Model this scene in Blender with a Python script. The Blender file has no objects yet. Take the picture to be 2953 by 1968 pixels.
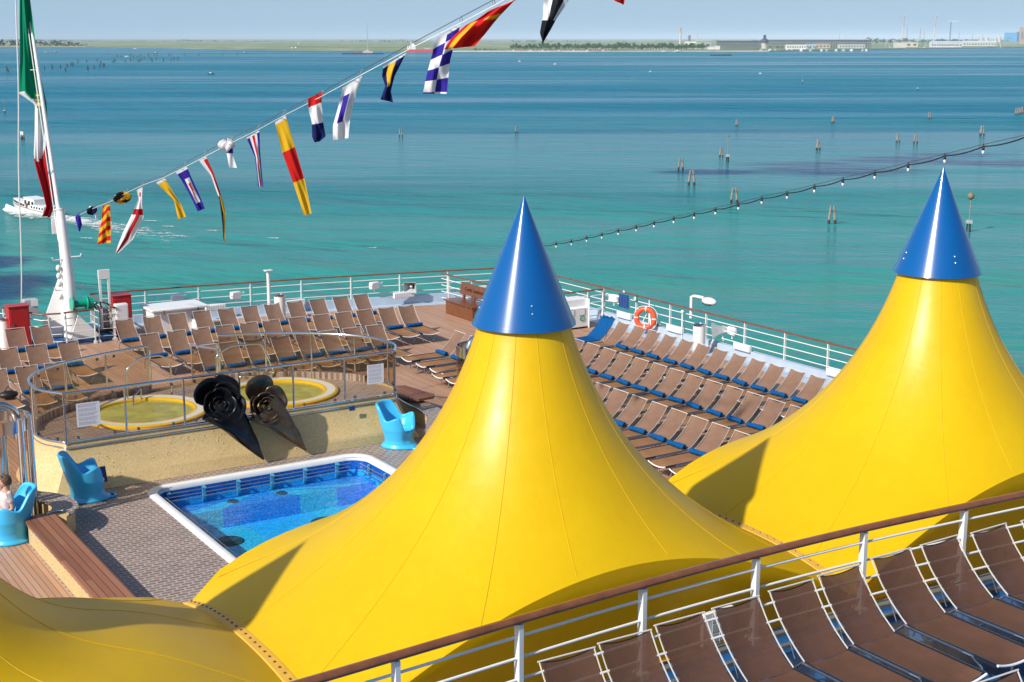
import bpy, bmesh, math, random
import numpy as np
from mathutils import Vector, Matrix
random.seed(7)
R = math.radians
PI = math.pi
sc = bpy.context.scene
COL = sc.collection

# ------------------------------------------------------------------ camera model
# World axes follow the ship: +X to its side, +Y aft, aft deck at z = 0.
F, CX, CY, YH, CAMZ = 4100.0, 1476.5, 984.0, 110.0, 9.5
PITCH = math.atan((CY - YH) / F)
PSI = R(32.2)
FW = Vector((math.sin(PSI) * math.cos(PITCH), math.cos(PSI) * math.cos(PITCH), -math.sin(PITCH)))
RT = Vector((math.cos(PSI), -math.sin(PSI), 0))
UP = Vector((math.sin(PSI) * math.sin(PITCH), math.cos(PSI) * math.sin(PITCH), math.cos(PITCH)))
SEA = -28.5

def ray(px, py):
    return FW + RT * ((px - CX) / F) + UP * ((CY - py) / F)
def at(px, py, z=0.0):                      # where the sight line meets a level
    d = ray(px, py); t = (z - CAMZ) / d.z
    return Vector((t * d.x, t * d.y, z))
def aty(px, py, Y):                         # ... meets a transverse plane
    d = ray(px, py); t = Y / d.y
    return Vector((t * d.x, Y, CAMZ + t * d.z))
def atx(px, py, X):
    d = ray(px, py); t = X / d.x
    return Vector((X, t * d.y, CAMZ + t * d.z))
def atd(px, py, dep):                       # ... at a depth along the view
    return Vector((0, 0, CAMZ)) + ray(px, py) * dep

cam = bpy.data.cameras.new('camera')
co = bpy.data.objects.new('camera', cam); COL.objects.link(co)
cam.sensor_width = 36; cam.lens = F / 2953 * 36
cam.clip_start = 0.5; cam.clip_end = 90000
m = Matrix((RT, UP, -FW)).transposed()
co.matrix_world = Matrix.Translation((0, 0, CAMZ)) @ m.to_4x4()
sc.camera = co

# ------------------------------------------------------------------ mesh builder
ORG = {}
class MB:
    def __init__(s): s.v = []; s.f = []; s.m = []
    def add(s, vs, fs, mat=0):
        b = len(s.v); s.v.extend([Vector(p) for p in vs])
        for f in fs: s.f.append([b + i for i in f]); s.m.append(mat)
        return s
    def box(s, c, d, rz=0.0, mat=0, rx=0.0, ry=0.0):
        M = Matrix.Translation(Vector(c)) @ Matrix.Rotation(rz, 4, 'Z') @ Matrix.Rotation(ry, 4, 'Y') @ Matrix.Rotation(rx, 4, 'X')
        vs = [M @ Vector((x * d[0] / 2, y * d[1] / 2, z * d[2] / 2)) for x in (-1, 1) for y in (-1, 1) for z in (-1, 1)]
        return s.add(vs, [(0, 1, 3, 2), (4, 6, 7, 5), (0, 4, 5, 1), (2, 3, 7, 6), (0, 2, 6, 4), (1, 5, 7, 3)], mat)
    def beam(s, p, q, w, h, mat=0, up=(0, 0, 1)):
        p, q = Vector(p), Vector(q); d = (q - p).normalized()
        a = d.cross(Vector(up))
        if a.length < 1e-4: a = d.cross(Vector((0, 1, 0)))
        a.normalize(); b = a.cross(d).normalized()
        vs = [o + a * i * w / 2 + b * j * h / 2 for o in (p, q) for i, j in ((-1, -1), (1, -1), (1, 1), (-1, 1))]
        return s.add(vs, [(0, 1, 2, 3), (7, 6, 5, 4), (0, 4, 5, 1), (1, 5, 6, 2), (2, 6, 7, 3), (3, 7, 4, 0)], mat)
    def tube(s, path, r, n=8, mat=0, closed=False, caps=True, flat=1.0):
        P = [Vector(p) for p in path]; k = len(P)
        rr = r if isinstance(r, (list, tuple)) else [r] * k
        T = []
        for i in range(k):
            if closed: t = P[(i + 1) % k] - P[i - 1]
            else: t = P[min(i + 1, k - 1)] - P[max(i - 1, 0)]
            T.append(t.normalized() if t.length > 1e-9 else Vector((0, 0, 1)))
        u = T[0].orthogonal().normalized()
        if abs(T[0].z) < .95: u = T[0].cross(Vector((0, 0, 1))).normalized()
        vs = []
        for i in range(k):
            u = (u - T[i] * u.dot(T[i])).normalized(); w = T[i].cross(u)
            for j in range(n):
                a = 2 * PI * j / n
                vs.append(P[i] + (u * math.cos(a) + w * math.sin(a) * flat) * rr[i])
        fs = []
        for i in range(k if closed else k - 1):
            for j in range(n):
                a, b = i * n + j, i * n + (j + 1) % n
                c, d = ((i + 1) % k) * n + (j + 1) % n, ((i + 1) % k) * n + j
                fs.append((a, b, c, d))
        if caps and not closed:
            fs.append(tuple(range(n - 1, -1, -1))); fs.append(tuple((k - 1) * n + j for j in range(n)))
        return s.add(vs, fs, mat)
    def lathe(s, prof, n=24, o=(0, 0, 0), mat=0, a0=0.0, a1=2 * PI, axis=None):
        o = Vector(o); k = len(prof); full = abs(a1 - a0 - 2 * PI) < 1e-6
        na = n if full else n + 1; vs = []
        for r, z in prof:
            for j in range(na):
                a = a0 + (a1 - a0) * j / n
                p = Vector((r * math.cos(a), r * math.sin(a), z))
                vs.append(o + (axis @ p if axis else p))
        fs = [(i * na + j, i * na + (j + 1) % na, (i + 1) * na + (j + 1) % na, (i + 1) * na + j)
              for i in range(k - 1) for j in range(n)]
        return s.add(vs, fs, mat)
    def cyl(s, c, r, h, n=16, mat=0):
        return s.lathe([(0.0001, 0), (r, 0), (r, h), (0.0001, h)], n, c, mat)
    def ball(s, c, r, n=10, mat=0, sc=(1, 1, 1)):
        vs = []; fs = []; k = max(4, n // 2); c = Vector(c)
        for i in range(k + 1):
            t = PI * i / k
            for j in range(n):
                a = 2 * PI * j / n
                vs.append(c + Vector((math.sin(t) * math.cos(a) * sc[0], math.sin(t) * math.sin(a) * sc[1], math.cos(t) * sc[2])) * r)
        for i in range(k):
            for j in range(n):
                fs.append((i * n + j, (i + 1) * n + j, (i + 1) * n + (j + 1) % n, i * n + (j + 1) % n))
        return s.add(vs, fs, mat)
    def prism(s, poly, z0, z1, mat=0, side=None):
        n = len(poly); z = lambda q, zz: Vector((q[0], q[1], zz))
        vs = [z(q, z0) for q in poly] + [z(q, z1) for q in poly]
        s.add(vs, [tuple(range(n - 1, -1, -1)), tuple(range(n, 2 * n))], mat)
        return s.add(vs, [(i, (i + 1) % n, n + (i + 1) % n, n + i) for i in range(n)], mat if side is None else side)
    def grid(s, fn, nu, nv, mat=0, wrap=False):
        vs = [fn(i / nu, j / nv) for j in range(nv + 1) for i in range(nu + (0 if wrap else 1))]
        w = nu if wrap else nu + 1
        b = len(s.v); s.v.extend([Vector(p) for p in vs])
        for j in range(nv):
            for i in range(nu):
                s.f.append([b + j * w + i, b + j * w + (i + 1) % w, b + (j + 1) * w + (i + 1) % w, b + (j + 1) * w + i])
                s.m.append(mat((i + .5) / nu, (j + .5) / nv) if callable(mat) else mat)
        return s
    def build(s, name, mats, parent=None, o=None, smooth=40, bevel=0, solid=0, sub=0, weld=False):
        o = Vector(o) if o is not None else (ORG.get(parent, Vector((0, 0, 0))) if parent else Vector((0, 0, 0)))
        me = bpy.data.meshes.new(name)
        me.from_pydata([tuple(p - o) for p in s.v], [], s.f)
        for mt in (mats if isinstance(mats, (list, tuple)) else [mats]): me.materials.append(mt)
        me.polygons.foreach_set('material_index', s.m)
        me.update()
        if weld:
            bm = bmesh.new(); bm.from_mesh(me); bmesh.ops.remove_doubles(bm, verts=bm.verts, dist=1e-4)
            bmesh.ops.recalc_face_normals(bm, faces=bm.faces); bm.to_mesh(me); bm.free()
        if smooth:
            me.shade_smooth()
            me.set_sharp_from_angle(angle=R(smooth))
        ob = bpy.data.objects.new(name, me); COL.objects.link(ob)
        if parent is not None: ob.parent = parent
        else: ob.location = o
        ORG[ob] = o
        if solid:
            md = ob.modifiers.new('solid', 'SOLIDIFY'); md.thickness = solid; md.offset = 0
        if bevel:
            md = ob.modifiers.new('bevel', 'BEVEL'); md.width = bevel; md.segments = 2; md.limit_method = 'ANGLE'
            md.angle_limit = R(40)
        if sub:
            md = ob.modifiers.new('sub', 'SUBSURF'); md.levels = sub; md.render_levels = sub
        return ob

def tag(o, label=None, cat=None, group=None, kind=None):
    if label: o['label'] = label
    if cat: o['category'] = cat
    if group: o['group'] = group
    if kind: o['kind'] = kind
    return o
def thing(name, label, cat, loc=(0, 0, 0), rz=0.0, group=None):
    o = bpy.data.objects.new(name, None); COL.objects.link(o)
    o.location = loc; o.rotation_euler = (0, 0, rz); o.empty_display_size = .2
    ORG[o] = Vector(loc)
    return tag(o, label, cat, group)
def struct(o): o['kind'] = 'structure'; return o
def copy_tree(o, parent=None):
    c = o.copy(); COL.objects.link(c)
    if parent is not None: c.parent = parent
    for ch in KIDS.get(o, ()): copy_tree(ch, c)
    return c
KIDS = {}
def kids(root):
    for ch in root.children:
        KIDS.setdefault(root, []).append(ch); kids(ch)
ORD = 'first second third fourth fifth sixth seventh eighth ninth tenth eleventh twelfth thirteenth fourteenth fifteenth sixteenth seventeenth eighteenth nineteenth twentieth'.split()

# ------------------------------------------------------------------ materials
def mat(name, col, rough=.5, metal=0.0, spec=.5, var=0.0, vs=8.0, bump=0.0, bs=60.0, alpha=1.0, coat=0.0, trans=0.0, dirt=None):
    mt = bpy.data.materials.new(name); mt.use_nodes = True
    nt = mt.node_tree; b = nt.nodes['Principled BSDF']; L = nt.links.new
    b.inputs['Base Color'].default_value = (*col, 1); b.inputs['Roughness'].default_value = rough
    b.inputs['Metallic'].default_value = metal; b.inputs['Specular IOR Level'].default_value = spec
    b.inputs['Alpha'].default_value = alpha; b.inputs['Coat Weight'].default_value = coat
    b.inputs['Transmission Weight'].default_value = trans
    tc = nt.nodes.new('ShaderNodeTexCoord')
    if var or dirt:
        n = nt.nodes.new('ShaderNodeTexNoise'); n.inputs['Scale'].default_value = vs; n.inputs['Detail'].default_value = 6
        n.inputs['Roughness'].default_value = .65
        L(tc.outputs['Object'], n.inputs['Vector'])
        r = nt.nodes.new('ShaderNodeValToRGB'); r.color_ramp.elements[0].position = .3; r.color_ramp.elements[1].position = .72
        d = dirt or tuple(c * (1 - var) for c in col)
        r.color_ramp.elements[0].color = (*d, 1)
        r.color_ramp.elements[1].color = (*[min(1, c * (1 + var * .6)) for c in col], 1) if not dirt else (*col, 1)
        if dirt: r.color_ramp.elements[1].position = .45
        L(n.outputs['Fac'], r.inputs['Fac']); L(r.outputs['Color'], b.inputs['Base Color'])
    if bump:
        n2 = nt.nodes.new('ShaderNodeTexNoise'); n2.inputs['Scale'].default_value = bs; n2.inputs['Detail'].default_value = 4
        L(tc.outputs['Object'], n2.inputs['Vector'])
        bp = nt.nodes.new('ShaderNodeBump'); bp.inputs['Strength'].default_value = bump; bp.inputs['Distance'].default_value = .02
        L(n2.outputs['Fac'], bp.inputs['Height']); L(bp.outputs['Normal'], b.inputs['Normal'])
    return mt
class N:                                            # small node-graph helper
    def __init__(s, mt): s.nt = mt.node_tree; s.b = s.nt.nodes.get('Principled BSDF'); s.o = s.nt.nodes.get('Material Output')
    def n(s, t, **k):
        x = s.nt.nodes.new(t)
        for a, v in k.items(): setattr(x, a, v)
        return x
    def L(s, a, b): s.nt.links.new(a, b)
    def math(s, op, a, b=None, c=None):
        x = s.n('ShaderNodeMath', operation=op)
        for i, q in enumerate((a, b, c)):
            if q is None: continue
            if isinstance(q, (int, float)): x.inputs[i].default_value = q
            else: s.L(q, x.inputs[i])
        return x.outputs[0]
    def mix(s, f, a, b, blend='MIX'):
        x = s.n('ShaderNodeMix', data_type='RGBA', blend_type=blend)
        for i, q in ((0, f), (6, a), (7, b)):
            if isinstance(q, tuple): x.inputs[i].default_value = (*q, 1)
            elif isinstance(q, (int, float)): x.inputs[i].default_value = q
            else: s.L(q, x.inputs[i])
        return x.outputs[2]
    def noise(s, vec, scale, detail=4, rough=.6, dim=None):
        x = s.n('ShaderNodeTexNoise'); x.inputs['Scale'].default_value = scale; x.inputs['Detail'].default_value = detail
        x.inputs['Roughness'].default_value = rough
        if vec is not None: s.L(vec, x.inputs['Vector'])
        return x.outputs['Fac']
    def map(s, vec, scale=(1, 1, 1), rot=(0, 0, 0), loc=(0, 0, 0)):
        x = s.n('ShaderNodeMapping'); x.inputs['Scale'].default_value = scale; x.inputs['Rotation'].default_value = rot
        x.inputs['Location'].default_value = loc; s.L(vec, x.inputs['Vector']); return x.outputs[0]
    def ramp(s, f, stops):
        x = s.n('ShaderNodeValToRGB'); e = x.color_ramp.elements
        while len(e) < len(stops): e.new(.5)
        for i, (p, c) in enumerate(stops):
            e[i].position = p; e[i].color = (*c, 1) if isinstance(c, tuple) else (c, c, c, 1)
        s.L(f, x.inputs['Fac']); return x.outputs['Color']
    def bump(s, h, strength=.3, dist=.02, normal=None):
        x = s.n('ShaderNodeBump'); x.inputs['Strength'].default_value = strength; x.inputs['Distance'].default_value = dist
        s.L(h, x.inputs['Height'])
        if normal is not None: s.L(normal, x.inputs['Normal'])
        return x.outputs['Normal']

M = {}
M['white'] = mat('white_paint', (.78, .78, .77), .35, var=.06, vs=3)
M['white_metal'] = mat('white_coated_metal', (.76, .76, .74), .3)
M['frame'] = mat('pale_lounger_frame', (.58, .56, .53), .35)
M['rail_alu'] = mat('deck_reflection_tinted_rail', (.16, .19, .23), .16, metal=.9)  # aluminium side rail, with the blue deck's reflection put into its colour
M['alu'] = mat('brushed_aluminium', (.50, .51, .53), .2, metal=.9)
M['steel'] = mat('polished_steel', (.66, .67, .68), .12, metal=1.0)
M['dark_steel'] = mat('dark_steel', (.2, .2, .21), .3, metal=.8)
M['black'] = mat('black_rubber', (.012, .012, .014), .5)
M['red'] = mat('red_paint', (.42, .018, .02), .35, var=.15, vs=4)
M['green'] = mat('green_paint', (.0, .3, .19), .35, var=.1)
M['grey'] = mat('grey_paint', (.4, .42, .44), .5, var=.08)
M['blue_grey'] = mat('pale_blue_paint', (.42, .5, .6), .5, var=.1, vs=2)
M['handrail'] = mat('varnished_handrail', (.2, .07, .03), .3, var=.35, vs=5, coat=.3)
M['bench_wood'] = mat('varnished_wood', (.17, .055, .018), .32, var=.3, vs=6, coat=.3)
M['towel'] = mat('blue_towelling', (.005, .085, .26), .95, spec=.1, var=.15, vs=30, bump=.5, bs=220)
M['plastic_blue'] = mat('glossy_blue_plastic', (.05, .47, .84), .34, var=.03, vs=3)
M['navy'] = mat('navy_plate', (.008, .03, .16), .4)
M['deck_blue'] = mat('blue_deck_paint', (.01, .10, .28), .35, var=.25, vs=2.5, bump=.1)
M['cap_blue'] = mat('gloss_blue_paint', (.0, .088, .30), .2, spec=.5, coat=.4, var=.05, vs=1.2)
M['bolt'] = mat('bright_bolt', (.8, .8, .8), .25, metal=.6)
M['orange'] = mat('lifebuoy_orange', (.78, .085, .02), .45, var=.06)
M['paper'] = mat('white_notice', (.8, .8, .82), .6)
M['ink'] = mat('notice_ink', (.5, .45, .5), .7)

# mesh fabric of the loungers, slightly see-through
def sling(name, col, a):
    mt = mat(name, col, .75, spec=.2)
    g = N(mt); tc = g.n('ShaderNodeTexCoord').outputs['Object']
    w = g.noise(g.map(tc, (260, 18, 18)), 1.0, 2); w2 = g.noise(tc, 2.2, 5, .6)
    f = g.math('ADD', g.math('MULTIPLY', w, .5), g.math('MULTIPLY', w2, .5))
    c = g.ramp(f, [(.36, tuple(x * .74 for x in col)), (.64, tuple(x * 1.16 for x in col))])
    g.L(c, g.b.inputs['Base Color']); g.b.inputs['Alpha'].default_value = a
    g.L(g.bump(w, .15, .004), g.b.inputs['Normal'])
    return mt
M['sling_seat'] = sling('tan_mesh_fabric', (.30, .150, .068), .97)
M['sling_back'] = sling('brown_mesh_fabric', (.215, .125, .085), .97)
M['sling_dark'] = sling('dark_brown_mesh_fabric', (.125, .060, .037), .985)
M['sling_dark_back'] = sling('dark_brown_backrest_fabric', (.108, .052, .034), .955)

def planks(name, ca, cb, width, caulk, axis=0, wear=.25):
    mt = mat(name, ca, .55); g = N(mt)
    geo = g.n('ShaderNodeNewGeometry').outputs['Position']
    sep = g.n('ShaderNodeSeparateXYZ'); g.L(geo, sep.inputs[0])
    x = sep.outputs[axis]; y = sep.outputs[1 - axis]
    s = g.math('DIVIDE', x, width); fl = g.math('FLOOR', s); fr = g.math('FRACT', s)
    wn = g.n('ShaderNodeTexWhiteNoise', noise_dimensions='2D'); cb_ = g.n('ShaderNodeCombineXYZ'); g.L(fl, cb_.inputs[0])
    g.L(g.math('FLOOR', g.math('ADD', g.math('DIVIDE', y, 3.2), g.math('MULTIPLY', fl, .37))), cb_.inputs[1]); g.L(cb_.outputs[0], wn.inputs['Vector'])
    gr = g.noise(g.map(geo, (40, 2.2, 1) if axis == 0 else (2.2, 40, 1)), 1.0, 5, .65)
    big = g.noise(geo, .7, 4, .6)
    f = g.math('ADD', g.math('MULTIPLY', wn.outputs['Value'], .4), g.math('MULTIPLY', g.math('ADD', gr, big), .3))
    c = g.ramp(f, [(.25, tuple(q * (1 - wear) for q in ca)), (.5, ca), (.8, cb)])
    k = g.math('LESS_THAN', fr, caulk)
    c = g.mix(k, c, (.035, .025, .02))
    g.L(c, g.b.inputs['Base Color'])
    h = g.math('SUBTRACT', 1.0, k)
    g.L(g.bump(h, .35, .004), g.b.inputs['Normal'])
    return mt
M['teak'] = planks('teak_planking', (.44, .25, .155), (.52, .315, .205), .105, .085, 0, .12)
M['teak_dark'] = planks('varnished_teak_slats', (.26, .10, .048), (.34, .145, .075), .125, .10)

def tiles(k=1.0):
    mt = mat('small_floor_tiles', (.3, .22, .19), .45); g = N(mt)
    geo = g.n('ShaderNodeNewGeometry').outputs['Position']
    br = g.n('ShaderNodeTexBrick'); br.offset = .5; g.L(g.map(geo, (1, 1, 0)), br.inputs['Vector'])
    br.inputs['Scale'].default_value = 1.0; br.inputs['Brick Width'].default_value = .22; br.inputs['Row Height'].default_value = .11
    br.inputs['Mortar Size'].default_value = .018; br.inputs['Bias'].default_value = -.1; br.inputs['Mortar Smooth'].default_value = .2
    br.inputs['Color1'].default_value = (.185 * k, .12 * k, .092 * k, 1); br.inputs['Color2'].default_value = (.28 * k, .19 * k, .155 * k, 1)
    br.inputs['Mortar'].default_value = (.46, .39, .35, 1)
    big = g.noise(geo, 1.6, 5, .65)
    chips = g.noise(geo, 42, 2, .6)
    c = g.mix(g.math('MULTIPLY', g.math('GREATER_THAN', chips, .56), .45), br.outputs['Color'], (.47, .40, .36))
    c = g.mix(.5, c, g.ramp(big, [(.3, .55), (.7, 1.0)]), 'MULTIPLY')
    g.L(c, g.b.inputs['Base Color']); g.L(g.bump(br.outputs['Fac'], -.2, .004), g.b.inputs['Normal'])
    return mt
M['tiles'] = tiles()

def mosaic():
    mt = mat('gold_mosaic', (.42, .27, .08), .28); g = N(mt)
    tc = g.n('ShaderNodeTexCoord').outputs['Object']
    v = g.n('ShaderNodeTexVoronoi', feature='F1'); v.inputs['Scale'].default_value = 60; v.inputs['Randomness'].default_value = .35
    g.L(tc, v.inputs['Vector'])
    sx = g.n('ShaderNodeSeparateColor'); g.L(v.outputs['Color'], sx.inputs[0])
    c = g.ramp(sx.outputs[0], [(.0, (.58, .41, .185)), (.5, (.66, .48, .225)), (1, (.76, .58, .30))])
    big = g.noise(tc, 1.3, 5, .6)
    c = g.mix(.35, c, g.ramp(big, [(.3, .62), (.7, 1.0)]), 'MULTIPLY')
    g.L(c, g.b.inputs['Base Color'])
    g.L(g.math('ADD', .22, g.math('MULTIPLY', sx.outputs[1], .25)), g.b.inputs['Roughness'])
    nrm = g.bump(sx.outputs[2], .18, .006); g.L(nrm, g.b.inputs['Normal'])
    return mt
M['mosaic'] = mosaic()

def schlick(g, f0, nrm=None):                       # two-sided surface reflection
    geo = g.n('ShaderNodeNewGeometry'); d = g.n('ShaderNodeVectorMath', operation='DOT_PRODUCT')
    g.L(geo.outputs['Incoming'], d.inputs[0]); g.L(nrm if nrm is not None else geo.outputs['Normal'], d.inputs[1])
    c = g.math('SUBTRACT', 1.0, g.math('MINIMUM', 1.0, g.math('ABSOLUTE', d.outputs['Value'])))
    return g.math('ADD', f0, g.math('MULTIPLY', 1 - f0, g.math('POWER', c, 5.0)))
def glass(name, col, fac):
    mt = bpy.data.materials.new(name); mt.use_nodes = True; g = N(mt); g.nt.nodes.remove(g.b)
    t = g.n('ShaderNodeBsdfTransparent'); t.inputs[0].default_value = (*col, 1)
    s = g.n('ShaderNodeBsdfGlossy'); s.inputs['Roughness'].default_value = .03; s.inputs[0].default_value = (.9, .9, .9, 1)
    mx = g.n('ShaderNodeMixShader'); g.L(g.math('MULTIPLY', schlick(g, .04), fac), mx.inputs[0])
    g.L(t.outputs[0], mx.inputs[1]); g.L(s.outputs[0], mx.inputs[2]); g.L(mx.outputs[0], g.o.inputs[0])
    return mt
M['glass'] = glass('tinted_glass', (.78, .70, .58), 1.0)

def pvc():
    mt = mat('yellow_coated_fabric', (.88, .57, .003), .36, spec=.45); g = N(mt)
    tc = g.n('ShaderNodeTexCoord').outputs['Object']
    n1 = g.noise(tc, .55, 5, .6); n2 = g.noise(g.map(tc, (9, 9, 1.3)), 1.0, 5, .7)
    f = g.math('ADD', g.math('MULTIPLY', n1, .65), g.math('MULTIPLY', n2, .35))
    c = g.ramp(f, [(.3, (.80, .49, .002)), (.5, (.88, .56, .003)), (.7, (.93, .62, .004))])
    sm = g.noise(tc, 1.9, 6, .7)
    c = g.mix(g.math('MULTIPLY', g.math('GREATER_THAN', sm, .69), .12), c, (.45, .29, .02))
    g.L(c, g.b.inputs['Base Color'])
    g.L(g.math('ADD', .30, g.math('MULTIPLY', n2, .14)), g.b.inputs['Roughness'])
    g.L(g.bump(g.noise(tc, 1.1, 4, .6), .14, .08), g.b.inputs['Normal'])
    tr = g.n('ShaderNodeBsdfTranslucent'); tr.inputs[0].default_value = (.92, .62, .01, 1)
    mx = g.n('ShaderNodeMixShader'); mx.inputs[0].default_value = .32
    g.L(g.b.outputs[0], mx.inputs[1]); g.L(tr.outputs[0], mx.inputs[2]); g.L(mx.outputs[0], g.o.inputs[0])
    return mt
M['yellow'] = pvc()
M['seam'] = mat('stitched_seam', (.66, .40, .003), .45)
M['strip'] = mat('bolted_fabric_strip', (.72, .40, .05), .5, var=.12, vs=3)
M['rivet'] = mat('dull_rivet', (.12, .09, .05), .4, metal=.6)
# ------------------------------------------------------------------ decks
UZ = 2.7                                           # upper deck level
def stern_y(x):                                    # rounded stern line of the rail
    return 47.45 - .0088 * max(0.0, x - 6.0) ** 2 * .72
PORT_X = 28.33
stern_pts = [(x, stern_y(x)) for x in [-14, -8, -2, 2, 5, 8.2]]
NOTCH_A, NOTCH_B = 9.55, 13.0
edge = [(PORT_X + .25, -10), (PORT_X + .25, 39.0), (PORT_X + .3, 41.5), (28.2, 43.8), (27.5, 44.85)]
edge += [(x, stern_y(x) + .2) for x in (25, 22, 19, 16, 13, 10, 7, 3, -2, -8, -16)]
POOL = (9.02, 13.98, 21.8, 28.82)                   # inside of the pool: x0 x1 y0 y1
def ringpoly(x0, x1, y0, y1, r, n=6):
    out = []
    for cx, cy, a0 in ((x1 - r, y1 - r, 0), (x0 + r, y1 - r, 90), (x0 + r, y0 + r, 180), (x1 - r, y0 + r, 270)):
        for i in range(n + 1):
            a = R(a0 + 90 * i / n); out.append((cx + r * math.cos(a), cy + r * math.sin(a)))
    return out
mb = MB(); mb.prism(edge + [(-16, -10)], -3.2, -2.9); struct(mb.build('lower_deck', M['grey'], smooth=0))
mb = MB(); mb.prism([(p[0], p[1]) for p in edge] + [(-16, 29.4)] + [(7.0, 29.4), (15.6, 29.4), (15.6, 17), (28.5, 17)], -.5, 0.0)
mb = MB()
aft = [(PORT_X + .25, 12)] + edge[1:] + [(-16, 30.6), (6.4, 30.6), (6.4, 31.0), (16.9, 31.0), (16.9, 12)]
mb.prism(aft, -.5, 0.0); struct(mb.build('teak_deck', M['teak'], smooth=0))
mb = MB(); mb.prism([(-16, 12), (5.93, 12), (5.93, 30.6), (-16, 30.6)], -.5, 0.0)
struct(mb.build('side_teak_deck', M['teak'], smooth=0))
mb = MB()                                           # tiled floor round the pool, with the pool cut out
outer = [(5.9, 12), (16.9, 12), (16.9, 31.0), (5.9, 31.0)]
hole = ringpoly(*POOL, .45)
def frame(mb, x0, x1, y0, y1, hole, z, mat=0):
    n = len(hole); per = []
    for hx, hy in hole:
        cx, cy = (POOL[0] + POOL[1]) / 2, (POOL[2] + POOL[3]) / 2
        dx, dy = hx - cx, hy - cy
        tx = ((x1 if dx > 0 else x0) - cx) / dx if abs(dx) > 1e-6 else 1e9
        ty = ((y1 if dy > 0 else y0) - cy) / dy if abs(dy) > 1e-6 else 1e9
        t = min(tx, ty); per.append((cx + dx * t, cy + dy * t))
    vs = [Vector((*p, z)) for p in hole] + [Vector((*p, z)) for p in per]
    fs = [(i, (i + 1) % n, n + (i + 1) % n, n + i) for i in range(n)]
    mb.add(vs, [f[::-1] for f in fs], mat)
    # corners of the outer rectangle
    for c in ((x0, y0), (x1, y0), (x1, y1), (x0, y1)):
        best = sorted(range(n), key=lambda i: (per[i][0] - c[0]) ** 2 + (per[i][1] - c[1]) ** 2)
        for i in range(n):
            a, b = per[i], per[(i + 1) % n]
            if abs(a[0] - b[0]) > 1e-6 and abs(a[1] - b[1]) > 1e-6 and ((abs(a[0] - c[0]) < 1e-6 and abs(b[1] - c[1]) < 1e-6) or (abs(a[1] - c[1]) < 1e-6 and abs(b[0] - c[0]) < 1e-6)):
                mb.add([Vector((*a, z)), Vector((*c, z)), Vector((*b, z))], [(0, 1, 2)], mat)
frame(mb, 5.932, 16.9, 12, 31.0, hole, -.002)
struct(mb.build('pool_deck', M['tiles'], smooth=0))
# pale waterway and low coaming along the deck edge
mb = MB()
inner = [(PORT_X - .02, 12), (PORT_X - .02, 39.0), (PORT_X, 41.5), (27.95, 43.6), (27.3, 44.55)] + [(x, stern_y(x) - .06) for x in (25, 22, 19, 16, 13.2)]
for a, b in zip(inner, inner[1:]):
    mb.beam((*a, .15), (*b, .15), .16, .30)
inner2 = [(9.3, stern_y(9.3) - .06), (6, stern_y(6) - .06), (0, stern_y(0) - .06), (-12, stern_y(-12) - .06)]
L2 = MB()
for a, b in zip(inner2, inner2[1:]): L2.beam((*a, .15), (*b, .15), .16, .30)
tag(L2.build('deck_coaming', M['blue_grey'], smooth=0), 'short pale blue coaming at the stern edge left of the flagstaff', 'coaming')
tag(mb.build('deck_coaming', M['blue_grey'], smooth=0), 'low pale blue coaming running along the aft deck edge under the rail', 'coaming')
mb = MB()
for a, b in zip(inner, inner[1:]):
    d = Vector((b[0] - a[0], b[1] - a[1], 0)).normalized(); nx = Vector((-d.y, d.x, 0)) * .33
    mb.beam(Vector((*a, .004)) + nx, Vector((*b, .004)) + nx, .52, .008)
struct(mb.build('waterway', M['blue_grey'], smooth=0))
mb = MB()
for a, b in zip(edge[:-1], edge[1:]):
    mb.add([Vector((*a, -.0)), Vector((*b, -.0)), Vector((b[0], b[1] - .4, SEA)), Vector((a[0], a[1] - .4, SEA))], [(0, 1, 2, 3)])
tag(mb.build('ship_hull', M['white'], smooth=0), 'white hull side of the ship dropping from the deck edge to the water', 'hull')
# upper deck and the house under it
mb = MB(); mb.prism([(-16, -12), (28.2, -12), (28.2, 10.2), (22, 10.7), (18, 11.1), (15.5, 11.3), (12.1, 11.52), (10.4, 11.54), (7.1, 11.4), (4.75, 11.22), (-5, 10.65), (-16, 9.9)], UZ - .35, UZ)
struct(mb.build('upper_deck', M['deck_blue'], smooth=0))
mb = MB()
UE = [(-16, 9.85), (-5, 10.58), (4.75, 11.15), (7.1, 11.33), (10.4, 11.47), (12.1, 11.45), (15.5, 11.23), (18, 11.03), (22, 10.63), (28.2, 10.15)]
for a, b in zip(UE, UE[1:]):
    mb.beam((*a, UZ + .02), (*b, UZ + .02), .16, .06)
    mb.beam((a[0], a[1] - .34, UZ + .02), (b[0], b[1] - .34, UZ + .02), .06, .06)
tag(mb.build('upper_deck_gutter', mat('dark_grey_paint', (.13, .14, .145), .5, var=.2), smooth=0), 'grey steel gutter along the edge of the upper deck behind the loungers', 'gutter')
mb = MB(); mb.prism([(-16, -12), (28.0, -12), (28.0, 9.5), (-16, 9.5)], -.5, UZ - .36)
tag(mb.build('deck_house', M['white'], smooth=0), 'white deck house carrying the upper deck', 'deck house')
# roof of the bar under the tents: grey flat ledge between the tents' skirts and the upper deck
mb = MB(); mb.prism([(-9, 11.9), (28.0, 11.9), (28.0, 16.35), (-9, 16.35)], 1.62, 1.8)
tag(mb.build('bar_roof', mat('dark_roof_felt', (.07, .075, .08), .8), smooth=0), 'flat grey bar roof beneath the yellow tents', 'roof')
mb = MB()
for x in (-1.9, 5.5, 12.9, 20.3, 27.5):
    mb.cyl((x, 15.9, 0), .09, 1.62, 12)
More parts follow.
